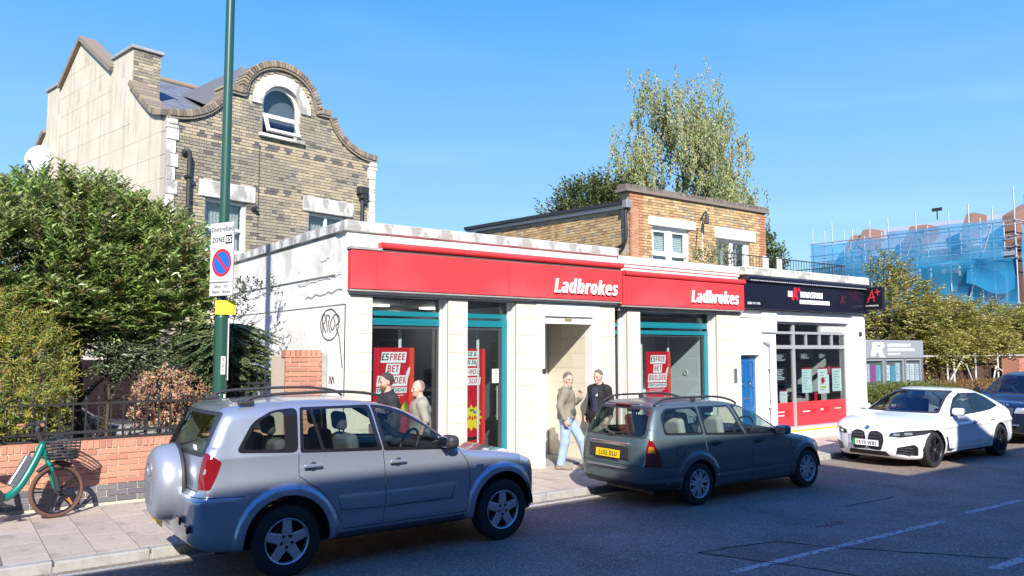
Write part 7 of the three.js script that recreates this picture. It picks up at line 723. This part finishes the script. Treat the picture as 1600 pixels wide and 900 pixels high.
// ---------- dark blue sport utility car behind it ----------
{
  const paint = phys([0.010, 0.016, 0.034], 0.25, { metalness: 0.3, clearcoat: 1, clearcoatRoughness: 0.04 }), WB = 2.87;
  const S = (x, y) => { let s = 0.03 + (y < 0.45 ? (0.45 - y) * 0.15 : 0) + 0.04 * sstep(0.8, 1.1, y); if (y > 1.08) s += (y - 1.08) * 0.4; for (const cx of [0, WB]) s -= 0.03 * sstep(0.58, 0.44, Math.hypot(x - cx, y - 0.38)); return s; };
  const st = { n: 5, hub: 0.3, w0: 0.12, w1: 0.1, m: MT.darkSteel };
  const car = makeCar('dark_blue_suv', 'dark blue sport utility car with silver grille at the right edge, behind the white coupe', [24.05, ROAD, 2.85], Math.PI, { paint, S, belt: 1.07, mid: 1.0, bow: 0.12, crown: 0.06, cell: 0.034,
    side: [[-0.7, 0.3], [-0.98, 0.4], [-1.02, 0.7], [-0.98, 1.0], [-0.9, 1.25], [-0.75, 1.55], [-0.5, 1.63], [0.4, 1.665], [1.1, 1.645], [1.5, 1.56], [1.9, 1.34], [2.25, 1.13], [2.45, 1.08], [3.0, 1.04], [3.5, 0.97], [3.66, 0.86], [3.72, 0.66], [3.72, 0.45], [3.6, 0.3], [3.2, 0.25], [1.4, 0.25], [0, 0.25]], plan: [[-1.02, 0], [-0.99, 0.6], [-0.85, 0.85], [0, 0.95], [1.4, 0.955], [2.8, 0.95], [3.3, 0.87], [3.6, 0.62], [3.72, 0.3], [3.72, 0]],
    arches: [[0, 0.37, 0.42], [WB, 0.37, 0.42]], wheels: [[0, 0.37, 0.26, 0.24, st], [WB, 0.37, 0.26, 0.24, st]], track: [0.94, 0.94],
    glass: [{ trim: rpoly([[-0.5, 1.2], [1.0, 1.1], [1.0, 1.55], [-0.3, 1.5]], 0.05), panes: [rpoly([[-0.45, 1.22], [0.97, 1.13], [0.97, 1.52], [-0.28, 1.47]], 0.05)], pane: privacy }, { trim: rpoly([[1.03, 1.1], [2.1, 1.08], [1.75, 1.33], [1.4, 1.52], [1.03, 1.55]], 0.03), panes: [rpoly([[1.07, 1.13], [2.0, 1.11], [1.7, 1.32], [1.36, 1.49], [1.07, 1.52]], 0.03)] }],
    doors: [{ poly: [[1.02, 1.08], [2.1, 1.06], [2.2, 0.8], [2.15, 0.4], [1.02, 0.4]], glass: 1, handle: [1.25, 0.95], hz: 0.93 }], shuts: [[[1.02, 1.08], [1.02, 0.4]], [[2.1, 1.06], [2.2, 0.8], [2.15, 0.4]]],
    front: rpoly([[-0.76, 1.11], [0.76, 1.11], [0.6, 1.59], [-0.6, 1.59]], 0.05), frontPane: rpoly([[-0.71, 1.15], [0.71, 1.15], [0.56, 1.56], [-0.56, 1.56]], 0.05),
    lamps: [1, -1].map(s => ({ name: 'headlight', m: lampClear, x0: 2.9, x1: 3.9, z: rpoly([[s * 0.48, 0.75], [s * 0.95, 0.75], [s * 0.95, 0.86], [s * 0.52, 0.88]], 0.03), xy: [[3.2, 0.6], [3.9, 0.6], [3.9, 1.0], [3.2, 1.0]] })),
    panels: [{ name: 'grille', m: mat([0.05, 0.05, 0.055], 0.4), off: 0.004, cuts: [[rpoly([[-0.44, 0.68], [0.44, 0.68], [0.47, 0.87], [-0.47, 0.87]], 0.03), FZ, onFront]] }, { name: 'lower_grille', m: MT.black, off: 0.002, cuts: [[rpoly([[-0.6, 0.36], [0.6, 0.36], [0.6, 0.46], [-0.6, 0.46]], 0.03), FZ, onFront]] }],
    cabin: [-0.8, 2.4, 0.4, 0.7], seats: [[1.15, 0.36], [1.15, -0.36]], seatM: mat([0.16, 0.15, 0.14], 0.9), dash: [1.85, 1.1], drv: 0.36, mirror: [2.0, 1.18, 0.88], mirrorM: MT.black });
  const sv = mat([0.62, 0.63, 0.65], 0.25, { metalness: 0.9 }); for (let j = 0; j < 3; j++) for (let i = 0; i < 6; i++) obj('grille_bar', rbx(3.70, 3.735, 0.70 + j * 0.058, 0.735 + j * 0.058, -0.40 + i * 0.135, -0.28 + i * 0.135, 0.012), sv, car); const g = part('bonnet_lettering', car); letters(g, 'RANGE ROVER', -0.42, 0, 0, 0.062, sv, { depth: 0.006, track: 0.022 }); g.position.set(3.665, 0.915, 0); g.rotation.y = Math.PI / 2; const p = plate(car, '', '#f1f1ee'); p.position.set(3.745, 0.56, 0); p.rotation.y = Math.PI / 2; obj('bumper_blade', rbx(3.68, 3.74, 0.47, 0.50, -0.6, 0.6, 0.01), sv, car); obj('underbody', bx(-0.6, 3.3, 0.2, 0.32, -0.6, 0.6), MT.plastic, car);
}
// ---------- grey hatchback behind the railing ----------
{
  const paint = phys([0.46, 0.465, 0.47], 0.35, { metalness: 0.4, clearcoat: 0.8 }), WB = 2.5; const S = (x, y) => 0.03 + 0.05 * sstep(0.7, 1.0, y) + (y > 0.98 ? (y - 0.98) * 0.4 : 0), st = { n: 6, hub: 0.32, w0: 0.1, w1: 0.08 };
  makeCar('grey_hatchback', 'grey hatchback parked in the garden forecourt behind the iron railing', [0.35, -0.02, -3.55], 0, { paint, S, belt: 0.98, mid: 0.9, cell: 0.036, side: [[-0.5, 0.25], [-0.72, 0.4], [-0.75, 0.7], [-0.7, 0.98], [-0.55, 1.3], [-0.35, 1.46], [0.3, 1.53], [1.0, 1.5], [1.4, 1.36], [1.8, 1.1], [2.0, 1.0], [2.6, 0.92], [2.95, 0.8], [3.1, 0.6], [3.1, 0.35], [2.9, 0.22], [1.3, 0.2], [0, 0.2]], plan: [[-0.75, 0], [-0.7, 0.6], [-0.5, 0.8], [0.2, 0.86], [2.2, 0.86], [2.7, 0.78], [3.0, 0.5], [3.1, 0]],
    arches: [[0, 0.31, 0.36], [WB, 0.31, 0.36]], wheels: [[0, 0.31, 0.2, 0.19, st], [WB, 0.31, 0.2, 0.19, st]], track: [0.84, 0.84], glass: [{ trim: rpoly([[-0.35, 1.03], [0.95, 1.0], [0.9, 1.42], [-0.1, 1.4]], 0.05), panes: [rpoly([[-0.3, 1.05], [0.9, 1.03], [0.86, 1.39], [-0.08, 1.37]], 0.05)], pane: privacy }, { trim: rpoly([[0.98, 1.0], [1.85, 0.99], [1.4, 1.27], [1.15, 1.4], [0.93, 1.42]], 0.03), panes: [rpoly([[1.02, 1.03], [1.75, 1.01], [1.36, 1.25], [1.12, 1.37], [0.97, 1.39]], 0.03)] }], shuts: [[[0.96, 1.0], [1.0, 0.3]], [[1.9, 0.98], [1.9, 0.35]]],
    front: rpoly([[-0.68, 1.0], [0.68, 1.0], [0.54, 1.46], [-0.54, 1.46]], 0.05), frontPane: rpoly([[-0.63, 1.03], [0.63, 1.03], [0.5, 1.43], [-0.5, 1.43]], 0.05), lamps: [{ name: 'headlight', m: lampClear, x0: 2.5, x1: 3.2, z: [[0.4, 0.5], [1, 0.5], [1, 0.95], [0.4, 0.95]], xy: rpoly([[2.65, 0.66], [3.2, 0.58], [3.1, 0.76], [2.7, 0.84]], 0.02) }], cabin: [-0.6, 2.1, 0.3, 0.66], seats: [[1.0, 0.36]], dash: [1.55, 1.0], drv: 0.36, mirror: [1.7, 1.05, 0.82] });
}
// ---------- people: bodies from tapered bones joined smoothly; clothes are shells over the same bones ----------
function bonesField(bones, k) { const B = bones.map(([a, b, ra, rb]) => ({ a, d: [b[0] - a[0], b[1] - a[1], b[2] - a[2]], ra, rb, l2: (b[0] - a[0]) ** 2 + (b[1] - a[1]) ** 2 + (b[2] - a[2]) ** 2 + 1e-9 })); return (x, y, z) => { let r = 1e9; for (const q of B) { const wx = x - q.a[0], wy = y - q.a[1], wz = z - q.a[2], t = clamp((wx * q.d[0] + wy * q.d[1] + wz * q.d[2]) / q.l2, 0, 1), d = Math.hypot(wx - q.d[0] * t, wy - q.d[1] * t, wz - q.d[2] * t) - (q.ra + (q.rb - q.ra) * t); r = r > 1e8 ? d : smin(r, d, k); } return r; }; }
const ell = (x, y, z, c, r) => { const u = (x - c[0]) / r[0], v = (y - c[1]) / r[1], w = (z - c[2]) / r[2], k0 = Math.hypot(u, v, w), k1 = Math.hypot(u / r[0], v / r[1], w / r[2]); return k0 * (k0 - 1) / (k1 + 1e-9); };
function headGeo() {                                                // faces +x, centred on the skull
  const f = (x, y, z) => { const az = Math.abs(z); let d = ell(x, y, z, [-0.012, 0.03, 0], [0.098, 0.10, 0.077]); d = smin(d, ell(x, y, z, [0.03, -0.045, 0], [0.062, 0.078, 0.056]), 0.04); d = smin(d, ell(x, y, z, [0.062, -0.092, 0], [0.028, 0.026, 0.03]), 0.03); d = smin(d, ell(x, y, az, [0.072, 0.022, 0.026], [0.02, 0.012, 0.034]), 0.02); d = smin(d, ell(x, y, az, [0.052, -0.022, 0.042], [0.026, 0.022, 0.02]), 0.025); d = smax(d, -ell(x, y, az, [0.096, 0.0, 0.031], [0.016, 0.012, 0.018]), 0.012); d = smin(d, ell(x, y, z, [0.094, -0.012, 0], [0.015, 0.03, 0.011]), 0.014); d = smin(d, ell(x, y, z, [0.105, -0.032, 0], [0.013, 0.011, 0.016]), 0.01); d = smin(d, ell(x, y, z, [0.082, -0.064, 0], [0.013, 0.010, 0.024]), 0.008); d = smax(d, -ell(x, y, z, [0.1, -0.0645, 0], [0.014, 0.0025, 0.024]), 0.006); d = smin(d, ell(x, y, az, [-0.012, 0.0, 0.079], [0.022, 0.034, 0.010]), 0.008); return d; };
  return netGeo(f, [-0.13, -0.14, -0.11], [0.14, 0.15, 0.11], 0.007, 2);
}
const HEAD = headGeo(), skinTones = { a: mat([0.50, 0.30, 0.22], 0.6), b: mat([0.55, 0.34, 0.26], 0.6) };
function handGeo(w, dir, palmN, curl, s) {                           // wrist, finger direction, palm normal, curl 0..1, side
  const D = V(...dir).normalize(), N = V(...palmN).normalize(), S = D.clone().cross(N).multiplyScalar(s).normalize(), at = (a, b, c) => V(...w).addScaledVector(D, a).addScaledVector(N, b).addScaledVector(S, c).toArray(), B = [[at(0, 0, -0.012), at(0.085, 0, -0.026), 0.018, 0.016], [at(0, 0, 0.012), at(0.085, 0, 0.024), 0.018, 0.016], [at(0.02, 0, 0), at(0.085, 0, 0), 0.02, 0.016]];
  [[-0.032, 0.062], [-0.011, 0.078], [0.011, 0.074], [0.031, 0.066]].forEach(([o, L]) => { const a = at(0.088, 0, o), b = at(0.088 + L * 0.5 * Math.cos(curl), L * 0.5 * Math.sin(curl), o * 1.06), c = at(0.088 + L * 0.5 * Math.cos(curl) + L * 0.5 * Math.cos(curl * 2.2), L * 0.5 * Math.sin(curl) + L * 0.5 * Math.sin(curl * 2.2), o * 1.08); B.push([a, b, 0.0095, 0.0088], [b, c, 0.0088, 0.0075]); });
  B.push([at(0.02, 0.005, 0.026), at(0.055, 0.018, 0.052), 0.0125, 0.0105], [at(0.055, 0.018, 0.052), at(0.085, 0.03, 0.056), 0.0105, 0.009]); const f = bonesField(B, 0.008), all = B.flatMap(b => [b[0], b[1]]), lo = [0, 1, 2].map(k => Math.min(...all.map(p => p[k])) - 0.03), hi = [0, 1, 2].map(k => Math.max(...all.map(p => p[k])) + 0.03); return netGeo(f, lo, hi, 0.0055, 1);
}
function person(label, pos, turn, o) {
  const t = thing('person', label, 'person', pos, turn), J = { hip: 0.94, lean: 0, ...o }, sh = o.h / 1.76; t.scale.setScalar(sh);
  const P = { pel: [0, 0.95, 0], chest: [0.0 + J.lean, 1.28, 0], neck: [0.0 + J.lean * 1.2, 1.44, 0], head: [0.035 + J.lean * 1.4, 1.612, 0], shR: [J.lean, 1.375, 0.18], shL: [J.lean, 1.375, -0.18], elR: [-0.04, 1.14, 0.235], elL: [-0.04, 1.14, -0.235], wrR: [0.05, 0.90, 0.25], wrL: [0.05, 0.90, -0.25], hiR: [0, 0.92, 0.09], hiL: [0, 0.92, -0.09], knR: [0.02, 0.50, 0.10], knL: [0.02, 0.50, -0.10], anR: [0, 0.09, 0.10], anL: [0, 0.09, -0.10], ...o.j };
  const toe = (a, d = [0.17, -0.055, 0]) => [a[0] + d[0], Math.max(0.03, a[1] + d[1]), a[2] + d[2]], torso = [[P.pel, [P.chest[0], 1.12, 0], 0.135, 0.125], [[P.chest[0] - 0.01, 1.12, 0], P.chest, 0.125, 0.135], [[P.chest[0], 1.3, 0.07], [P.chest[0], 1.3, -0.07], 0.12, 0.12], [[P.pel[0], 0.95, 0.06], [P.pel[0], 0.95, -0.06], 0.115, 0.115], [P.shR, [P.neck[0] - 0.01, P.neck[1] - 0.02, 0.03], 0.058, 0.06], [P.shL, [P.neck[0] - 0.01, P.neck[1] - 0.02, -0.03], 0.058, 0.06], [P.neck, P.head, 0.060, 0.054]], arms = [[P.shR, P.elR, 0.054, 0.041], [P.elR, P.wrR, 0.041, 0.028], [P.shL, P.elL, 0.054, 0.041], [P.elL, P.wrL, 0.041, 0.028]], legs = [[P.hiR, P.knR, 0.088, 0.055], [P.knR, P.anR, 0.055, 0.038], [P.hiL, P.knL, 0.088, 0.055], [P.knL, P.anL, 0.055, 0.038]], feet = [[P.anR, toe(P.anR), 0.036, 0.03], [P.anL, toe(P.anL), 0.036, 0.03]];
  const box = (bones, pad) => { const a = bones.flatMap(b => [b[0], b[1]]); return [[0, 1, 2].map(k => Math.min(...a.map(p => p[k])) - pad), [0, 1, 2].map(k => Math.max(...a.map(p => p[k])) + pad)]; }, fat = (b, d) => b.map(q => [q[0], q[1], q[2] + d, q[3] + d]);
  const all = [...torso, ...arms, ...legs, ...feet], hd = HEAD.clone().applyMatrix4(new THREE.Matrix4().makeRotationFromEuler(new THREE.Euler(0, o.look || 0, o.nod || 0, 'YZX'))).translate(...P.head); const dirOf = (a, b) => [b[0] - a[0], b[1] - a[1], b[2] - a[2]];
  const mesh = merge([netGeo(bonesField(all, 0.045), ...box(all, 0.2), 0.02, 1), hd, handGeo(P.wrR, o.handR || dirOf(P.elR, P.wrR), o.palmR || [0.3, 0, -1], o.curlR ?? 0.5, 1), handGeo(P.wrL, o.handL || dirOf(P.elL, P.wrL), o.palmL || [0.3, 0, 1], o.curlL ?? 0.5, -1)]); const body = obj('body', mesh, o.skin, t);
  const R = rng(7), wr = (k, a) => (x, y, z) => (n3(x * k + 50, y * k * 0.6 + 50, z * k + 50, 3) - 0.5) * a, cloth = (name, bones, extra, lo, hi, m, k = 0.05, cell = 0.016) => { const f0 = bonesField(bones, k), w = wr(13, 0.022), bb = box(bones, 0.22); return obj(name, netGeo((x, y, z) => extra(x, y, z, f0(x, y, z) + w(x, y, z)), bb[0], bb[1], cell, 1), m, t); };
  const sleeve = o.sleeve ?? 1, cutArm = s => arms.map((a, i) => i % 2 === 0 ? a : [a[0], a[0].map((v, k) => v + (a[1][k] - v) * sleeve), a[2], lerp(a[2], a[3], sleeve)]).filter((a, i) => i % 2 === 0 || sleeve > 0.05);
  const top = cloth('top', [...fat(torso.slice(0, 6), 0.026), ...fat(cutArm(), 0.02)], (x, y, z, d) => { let e = smax(d, o.hem - y, 0.02); e = smax(e, (y - 1.465 - Math.max(0, -x) * 0.5) - 2 * Math.max(0, Math.abs(z) - 0.06), 0.015); return e; }, 0, 0, o.topM); if (o.collar) obj('collar', netGeo((x, y, z) => { const d = bonesField([[P.neck, [P.neck[0] + 0.02, P.neck[1] + 0.09, 0], 0.078, 0.072]], 0.01)(x, y, z); return Math.max(Math.abs(d) - 0.012, y - (P.neck[1] + 0.055) + (x - P.neck[0]) * 0.4, P.neck[1] - 0.05 - y); }, [P.neck[0] - 0.14, P.neck[1] - 0.1, -0.14], [P.neck[0] + 0.16, P.neck[1] + 0.14, 0.14], 0.012, 1), o.collarM || o.topM, top); if (o.hood) obj('hood', new THREE.TorusGeometry(0.085, 0.036, 10, 24).scale(1.15, 1, 0.8).rotateX(Math.PI / 2).rotateZ(0.25).translate(P.neck[0] - 0.02, P.neck[1] + 0.01, 0), o.topM, top);
  if (o.shirtM) obj('shirt', netGeo((x, y, z) => Math.max(bonesField(fat(torso.slice(0, 4), 0.034), 0.05)(x, y, z), Math.abs(z + 0.02) - 0.055 - (y - 1.0) * 0.02, -x + 0.03, 0.95 - y, y - 1.44), [-0.1, 0.9, -0.2], [0.3, 1.5, 0.2], 0.014, 1), o.shirtM, t);
  const tr = cloth('trousers', [...fat(legs, 0.028), ...fat([torso[0], torso[3]], 0.012)], (x, y, z, d) => Math.max(d, y - 1.0, 0.075 - y), 0, 0, o.legM, 0.035); if (o.long) cloth('coat_skirt', [...fat(legs.filter((_, i) => i % 2 === 0), 0.05), ...fat([torso[0], torso[3]], 0.03)], (x, y, z, d) => Math.max(d, y - 1.0, o.long - y), 0, 0, o.topM, 0.14);
  for (const [i, f] of feet.entries()) obj('shoe', netGeo((x, y, z) => Math.max(bonesField([[f[0], f[1], 0.05, 0.043], [[f[0][0] - 0.05, f[0][1] - 0.045, f[0][2]], f[1], 0.042, 0.043]], 0.03)(x, y, z), -y + (o.ground ?? 0.0) + 0.002, y - f[0][1] - 0.05), [Math.min(f[0][0], f[1][0]) - 0.15, -0.03, Math.min(f[0][2], f[1][2]) - 0.12], [Math.max(f[0][0], f[1][0]) + 0.14, f[0][1] + 0.12, Math.max(f[0][2], f[1][2]) + 0.12], 0.012, 1), o.shoeM, t);
  const H = part('head_details', t); H.position.set(...P.head); H.rotation.set(0, o.look || 0, o.nod || 0, 'YZX'); const hairM = o.hairM;
  const hair = obj('hair', netGeo((x, y, z) => { const d = ell(x, y, z, [-0.014, 0.034, 0], [0.101 + o.hair, 0.103 + o.hair, 0.080 + o.hair]) + (n3(x * 90 + 9, y * 90 + 9, z * 90 + 9, 2) - 0.5) * 0.006; const line = o.bald ? (x + 0.01) * 0.8 + 0.02 - (y - 0.02) * 0.2 : (x - 0.03) * 1.0 - (y - 0.062) * 0.8 + (n3(x * 40 + 5, y * 40, z * 40 + 5, 9) - 0.5) * 0.02; return Math.max(d, line, -(y + 0.06) + Math.max(0, x + 0.03) * 1.4); }, [-0.14, -0.09, -0.12], [0.12, 0.17, 0.12], 0.008, 1), hairM, H); for (const s of [1, -1]) { obj('eye', new THREE.SphereGeometry(0.0105, 10, 8).translate(0.081, 0.001, s * 0.031), mat([0.2, 0.16, 0.14], 0.3), H); obj('eyebrow', [rbx(0.083, 0.096, 0.021, 0.028, s * 0.031 - 0.018, s * 0.031 + 0.018, 0.003)], hairM, H); }
  if (o.beard) obj('beard', netGeo((x, y, z) => { let d = ell(x, y, z, [0.031, -0.048, 0], [0.0635, 0.0795, 0.0575]); d = smin(d, ell(x, y, z, [0.062, -0.093, 0], [0.0295, 0.0275, 0.0315]), 0.03); return Math.max(d, y + 0.045 - Math.max(0, 0.06 - x) * 0.7, -ell(x, y, z, [0.1, -0.066, 0], [0.03, 0.008, 0.02]), -x - 0.0); }, [-0.05, -0.16, -0.1], [0.14, 0.02, 0.1], 0.008, 1), o.beardM || hairM, H);
  return t;
}
{
  const dark = mat([0.022, 0.022, 0.026], 0.85), black = mat([0.014, 0.014, 0.016], 0.8), khaki = mat([0.235, 0.21, 0.16], 0.95, { bumpMap: grainBump, bumpScale: 0.003 }), denim = mat([0.30, 0.40, 0.54], 0.9, { bumpMap: grainBump, bumpScale: 0.003 }), grey = mat([0.29, 0.27, 0.22], 0.95), hairD = mat([0.05, 0.04, 0.034], 0.9), hairG = mat([0.13, 0.105, 0.088], 0.9);
  const a = person('man in khaki hooded top and light blue jeans walking past the doorway', [9.22, 0.0, 0.36], -0.85, { h: 1.75, skin: skinTones.b, topM: khaki, legM: denim, shoeM: mat([0.24, 0.20, 0.16], 0.8), hem: 0.90, hood: true, hair: 0.003, hairM: hairG, look: -0.85, nod: -0.14, j: { knR: [-0.01, 0.50, 0.10], anR: [-0.10, 0.085, 0.10], hiL: [0.02, 0.92, -0.09], knL: [0.24, 0.54, -0.10], anL: [0.36, 0.13, -0.11], elR: [-0.08, 1.15, 0.25], wrR: [0.02, 0.92, 0.29], elL: [0.04, 1.13, -0.25], wrL: [0.24, 1.27, -0.11] }, handL: [0.1, 1, 0.15], palmL: [-0.4, 0, 1], curlL: 0.35 });
  obj('pocket', netGeo((x, y, z) => Math.max(ell(x, y, z, [0.10, 1.02, 0.02], [0.085, 0.1, 0.13]), Math.abs(y - 1.03) - 0.075), [-0.02, 0.9, -0.16], [0.24, 1.16, 0.2], 0.014, 1), mat([0.085, 0.085, 0.088], 0.95), a); obj('sleeve_patch', [cyl([0.02, 1.145, -0.265], [0.17, 1.21, -0.165], 0.068, 0.056, 14)], black, a);
  const b = person('man in a long black jacket with a small white chest logo, beside the estate car', [9.98, 0.0, 0.42], -3.05, { h: 1.79, skin: skinTones.b, topM: black, legM: dark, shoeM: black, hem: 0.80, long: 0.62, collar: true, hair: -0.001, hairM: hairG, nod: -0.22, look: 0.1, shirtM: mat([0.030, 0.032, 0.075], 0.9), j: { elR: [-0.06, 1.13, 0.26], wrR: [0.04, 0.9, 0.27], elL: [-0.06, 1.13, -0.26], wrL: [0.06, 0.9, -0.26], knL: [0.12, 0.5, -0.1], anL: [0.1, 0.1, -0.1], anR: [-0.14, 0.12, 0.1] } });
  obj('logo', extrude([[0, 0], [0.02, 0.035], [0.032, 0.02], [0.05, 0.055], [0.056, 0.0]], 0.004).rotateY(Math.PI / 2).translate(0.176, 1.27, -0.06), MT.white, b);
  person('dark haired bearded man in a black jacket seen in profile over the silver car', [5.38, 0.0, 0.85], 2.95, { h: 1.82, skin: skinTones.a, topM: dark, legM: dark, shoeM: black, hem: 0.86, collar: true, collarM: black, hair: 0.004, hairM: hairD, beard: true, beardM: mat([0.12, 0.075, 0.055], 0.85), nod: -0.1, j: { elR: [-0.02, 1.13, 0.24], wrR: [0.12, 0.95, 0.2] } });
  person('balding man in a grey olive T-shirt seen in profile over the silver car bonnet', [5.92, 0.0, 0.85], 2.82, { h: 1.70, skin: skinTones.b, topM: grey, legM: mat([0.05, 0.055, 0.07], 0.9), shoeM: black, hem: 0.86, sleeve: 0.0, hair: -0.003, hairM: mat([0.24, 0.16, 0.125], 0.9), bald: true, nod: -0.08, look: 0.05 });
}
// ---------- green hire bicycle propped by the wall ----------
{
  const t = thing('green_bicycle', 'green electric hire bicycle with front basket standing against the brick wall', 'bicycle', [1.30, 0, -0.40], 0.30); t.rotation.x = -0.07;
  const g = phys([0.0, 0.16, 0.12], 0.35, { clearcoat: 0.6 }), dk = MT.plastic, tan = mat([0.12, 0.058, 0.042], 0.85), R = 0.335, y = 0.335;
  const wheelAt = (x, name) => { const w = part(name, t); w.position.set(x, y, 0); obj('tyre', new THREE.TorusGeometry(R - 0.026, 0.026, 10, 56), tan, w); obj('rim', new THREE.TorusGeometry(R - 0.055, 0.014, 8, 48), MT.black, w); obj('hub', cyl([0, 0, -0.05], [0, 0, 0.05], 0.045, 0.045, 16), dk, w); for (let i = 0; i < 5; i++) { const a = i / 5 * 6.283 + 0.5; for (const o of [-0.09, 0.09]) obj('spoke', bar([Math.cos(a + o * 2) * 0.04, Math.sin(a + o * 2) * 0.04, 0], [Math.cos(a + o) * (R - 0.06), Math.sin(a + o) * (R - 0.06), 0], 0.012, 0.02), MT.black, w); } if (name === 'front_wheel') obj('reflector', rbx(0.06, 0.09, -0.26, -0.16, -0.012, 0.012, 0.008).rotateZ(0.5), lampAmber, w); };
  wheelAt(0, 'front_wheel'); wheelAt(-1.12, 'rear_wheel');
  obj('frame', [tube([[-0.19, 0.93, 0], [-0.28, 0.72, 0], [-0.46, 0.42, 0], [-0.58, 0.33, 0], [-0.78, 0.34, 0]], 0.048, 40, 12), tube([[-0.74, 0.34, 0], [-0.80, 0.55, 0], [-0.86, 0.78, 0]], 0.036, 20, 10), tube([[-0.74, 0.34, 0.03], [-0.95, 0.33, 0.06], [-1.12, 0.335, 0.06]], 0.02, 16, 8), tube([[-0.74, 0.34, -0.03], [-0.95, 0.33, -0.06], [-1.12, 0.335, -0.06]], 0.02, 16, 8), tube([[-0.82, 0.62, 0.02], [-1.12, 0.335, 0.06]], 0.016, 8, 8), tube([[-0.82, 0.62, -0.02], [-1.12, 0.335, -0.06]], 0.016, 8, 8), cyl([-0.20, 0.98, 0], [-0.155, 0.80, 0], 0.034, 0.034, 14)], g, t);
  obj('battery', rbx(-0.05, 0.05, -0.2, 0.2, -0.035, 0.035, 0.02).rotateZ(-0.52).translate(-0.44, 0.63, 0), MT.steel, t); obj('battery_handle', tube([[-0.34, 0.81, 0], [-0.33, 0.85, 0], [-0.24, 0.84, 0], [-0.22, 0.8, 0]], 0.01, 14, 6), dk, t);
  obj('fork', [tube([[-0.155, 0.80, 0], [-0.12, 0.72, 0.0], [-0.10, 0.66, 0.05]], 0.026, 12, 10), tube([[-0.12, 0.71, 0], [-0.10, 0.66, -0.05]], 0.026, 6, 10), tube([[-0.10, 0.66, 0.055], [-0.04, 0.48, 0.055], [0, 0.335, 0.055]], 0.022, 14, 8), tube([[-0.10, 0.66, -0.055], [-0.04, 0.48, -0.055], [0, 0.335, -0.055]], 0.022, 14, 8)], g, t); obj('fork_guard', [tube([[-0.075, 0.6, 0.066], [-0.03, 0.46, 0.066], [0.0, 0.34, 0.066]], 0.026, 10, 8)], dk, t);
  obj('stem', [tube([[-0.19, 0.95, 0], [-0.23, 1.05, 0], [-0.26, 1.13, 0], [-0.235, 1.18, 0]], 0.03, 16, 10)], dk, t); obj('handlebar', [tube([[-0.32, 1.19, -0.30], [-0.26, 1.20, -0.16], [-0.23, 1.18, 0], [-0.26, 1.20, 0.16], [-0.32, 1.19, 0.30]], 0.015, 36, 8), rbx(-0.28, -0.18, 1.18, 1.24, -0.05, 0.05, 0.02)], dk, t); for (const s of [1, -1]) { obj('grip', cyl([-0.31, 1.192, s * 0.24], [-0.345, 1.19, s * 0.36], 0.019, 0.019, 10), mat([0.35, 0.16, 0.09], 0.8), t); obj('brake_lever', tube([[-0.27, 1.18, s * 0.2], [-0.25, 1.15, s * 0.26], [-0.28, 1.14, s * 0.33]], 0.007, 10, 6), MT.steel, t); }
  const bk = part('basket', t), bm = mat([0.045, 0.045, 0.048], 0.6); const ring = (yy, w, d, r) => tube([[0.02, yy, -w], [0.02 + d, yy, -w], [0.02 + d, yy, w], [0.02, yy, w]], r, 40, 6, true); obj('rim', ring(0.97, 0.20, 0.30, 0.012), bm, bk); for (const [yy, k] of [[0.93, 0.98], [0.89, 0.96], [0.85, 0.94], [0.81, 0.92], [0.77, 0.9]]) obj('wire', ring(yy, 0.20 * k, 0.30 * k, 0.009), bm, bk); for (let i = 0; i < 6; i++) for (const s of [-1, 1]) obj('upright', cyl([0.03 + i * 0.055, 0.74, s * 0.175], [0.03 + i * 0.058, 0.97, s * 0.20], 0.006, 0.006, 5), bm, bk); obj('floor', rbx(0.03, 0.30, 0.73, 0.755, -0.17, 0.17, 0.01), bm, bk); obj('basket_front', rbx(0.285, 0.31, 0.74, 0.86, -0.16, 0.16, 0.01), bm, bk); bk.position.x = -0.13; obj('basket_stay', [cyl([-0.16, 0.82, 0], [0.0, 0.74, 0], 0.02)], dk, t);
  obj('saddle', netGeo((x, yy, z) => smax(ell(x, yy, z, [-0.93, 1.0, 0], [0.15, 0.05, 0.045 + 0.06 * sstep(-0.86, -1.04, x)]), yy - 1.02, 0.02), [-1.12, 0.92, -0.14], [-0.74, 1.06, 0.14], 0.012, 1), MT.black, t); obj('seat_post', cyl([-0.86, 0.76, 0], [-0.92, 0.98, 0], 0.017), MT.steel, t); obj('crank', [cyl([-0.74, 0.34, -0.07], [-0.74, 0.34, 0.07], 0.02), new THREE.CylinderGeometry(0.11, 0.11, 0.03, 28).rotateX(Math.PI / 2).translate(-0.74, 0.34, 0.05), bar([-0.74, 0.34, 0.08], [-0.62, 0.24, 0.08], 0.014, 0.03), rbx(-0.67, -0.57, 0.22, 0.245, 0.08, 0.17, 0.01)], dk, t);
  obj('mudguard', new THREE.TorusGeometry(R + 0.02, 0.03, 6, 30, 2.2).scale(1, 1, 1.1).rotateZ(0.5).translate(-1.12, y, 0), g, t); obj('mudguard', new THREE.TorusGeometry(R + 0.018, 0.026, 6, 24, 1.2).rotateZ(1.1).translate(0, y, 0), dk, t); obj('kickstand', cyl([-0.82, 0.3, 0.06], [-0.9, 0.015, 0.2], 0.012), MT.darkSteel, t);
}
renderer.render(scene, camera);
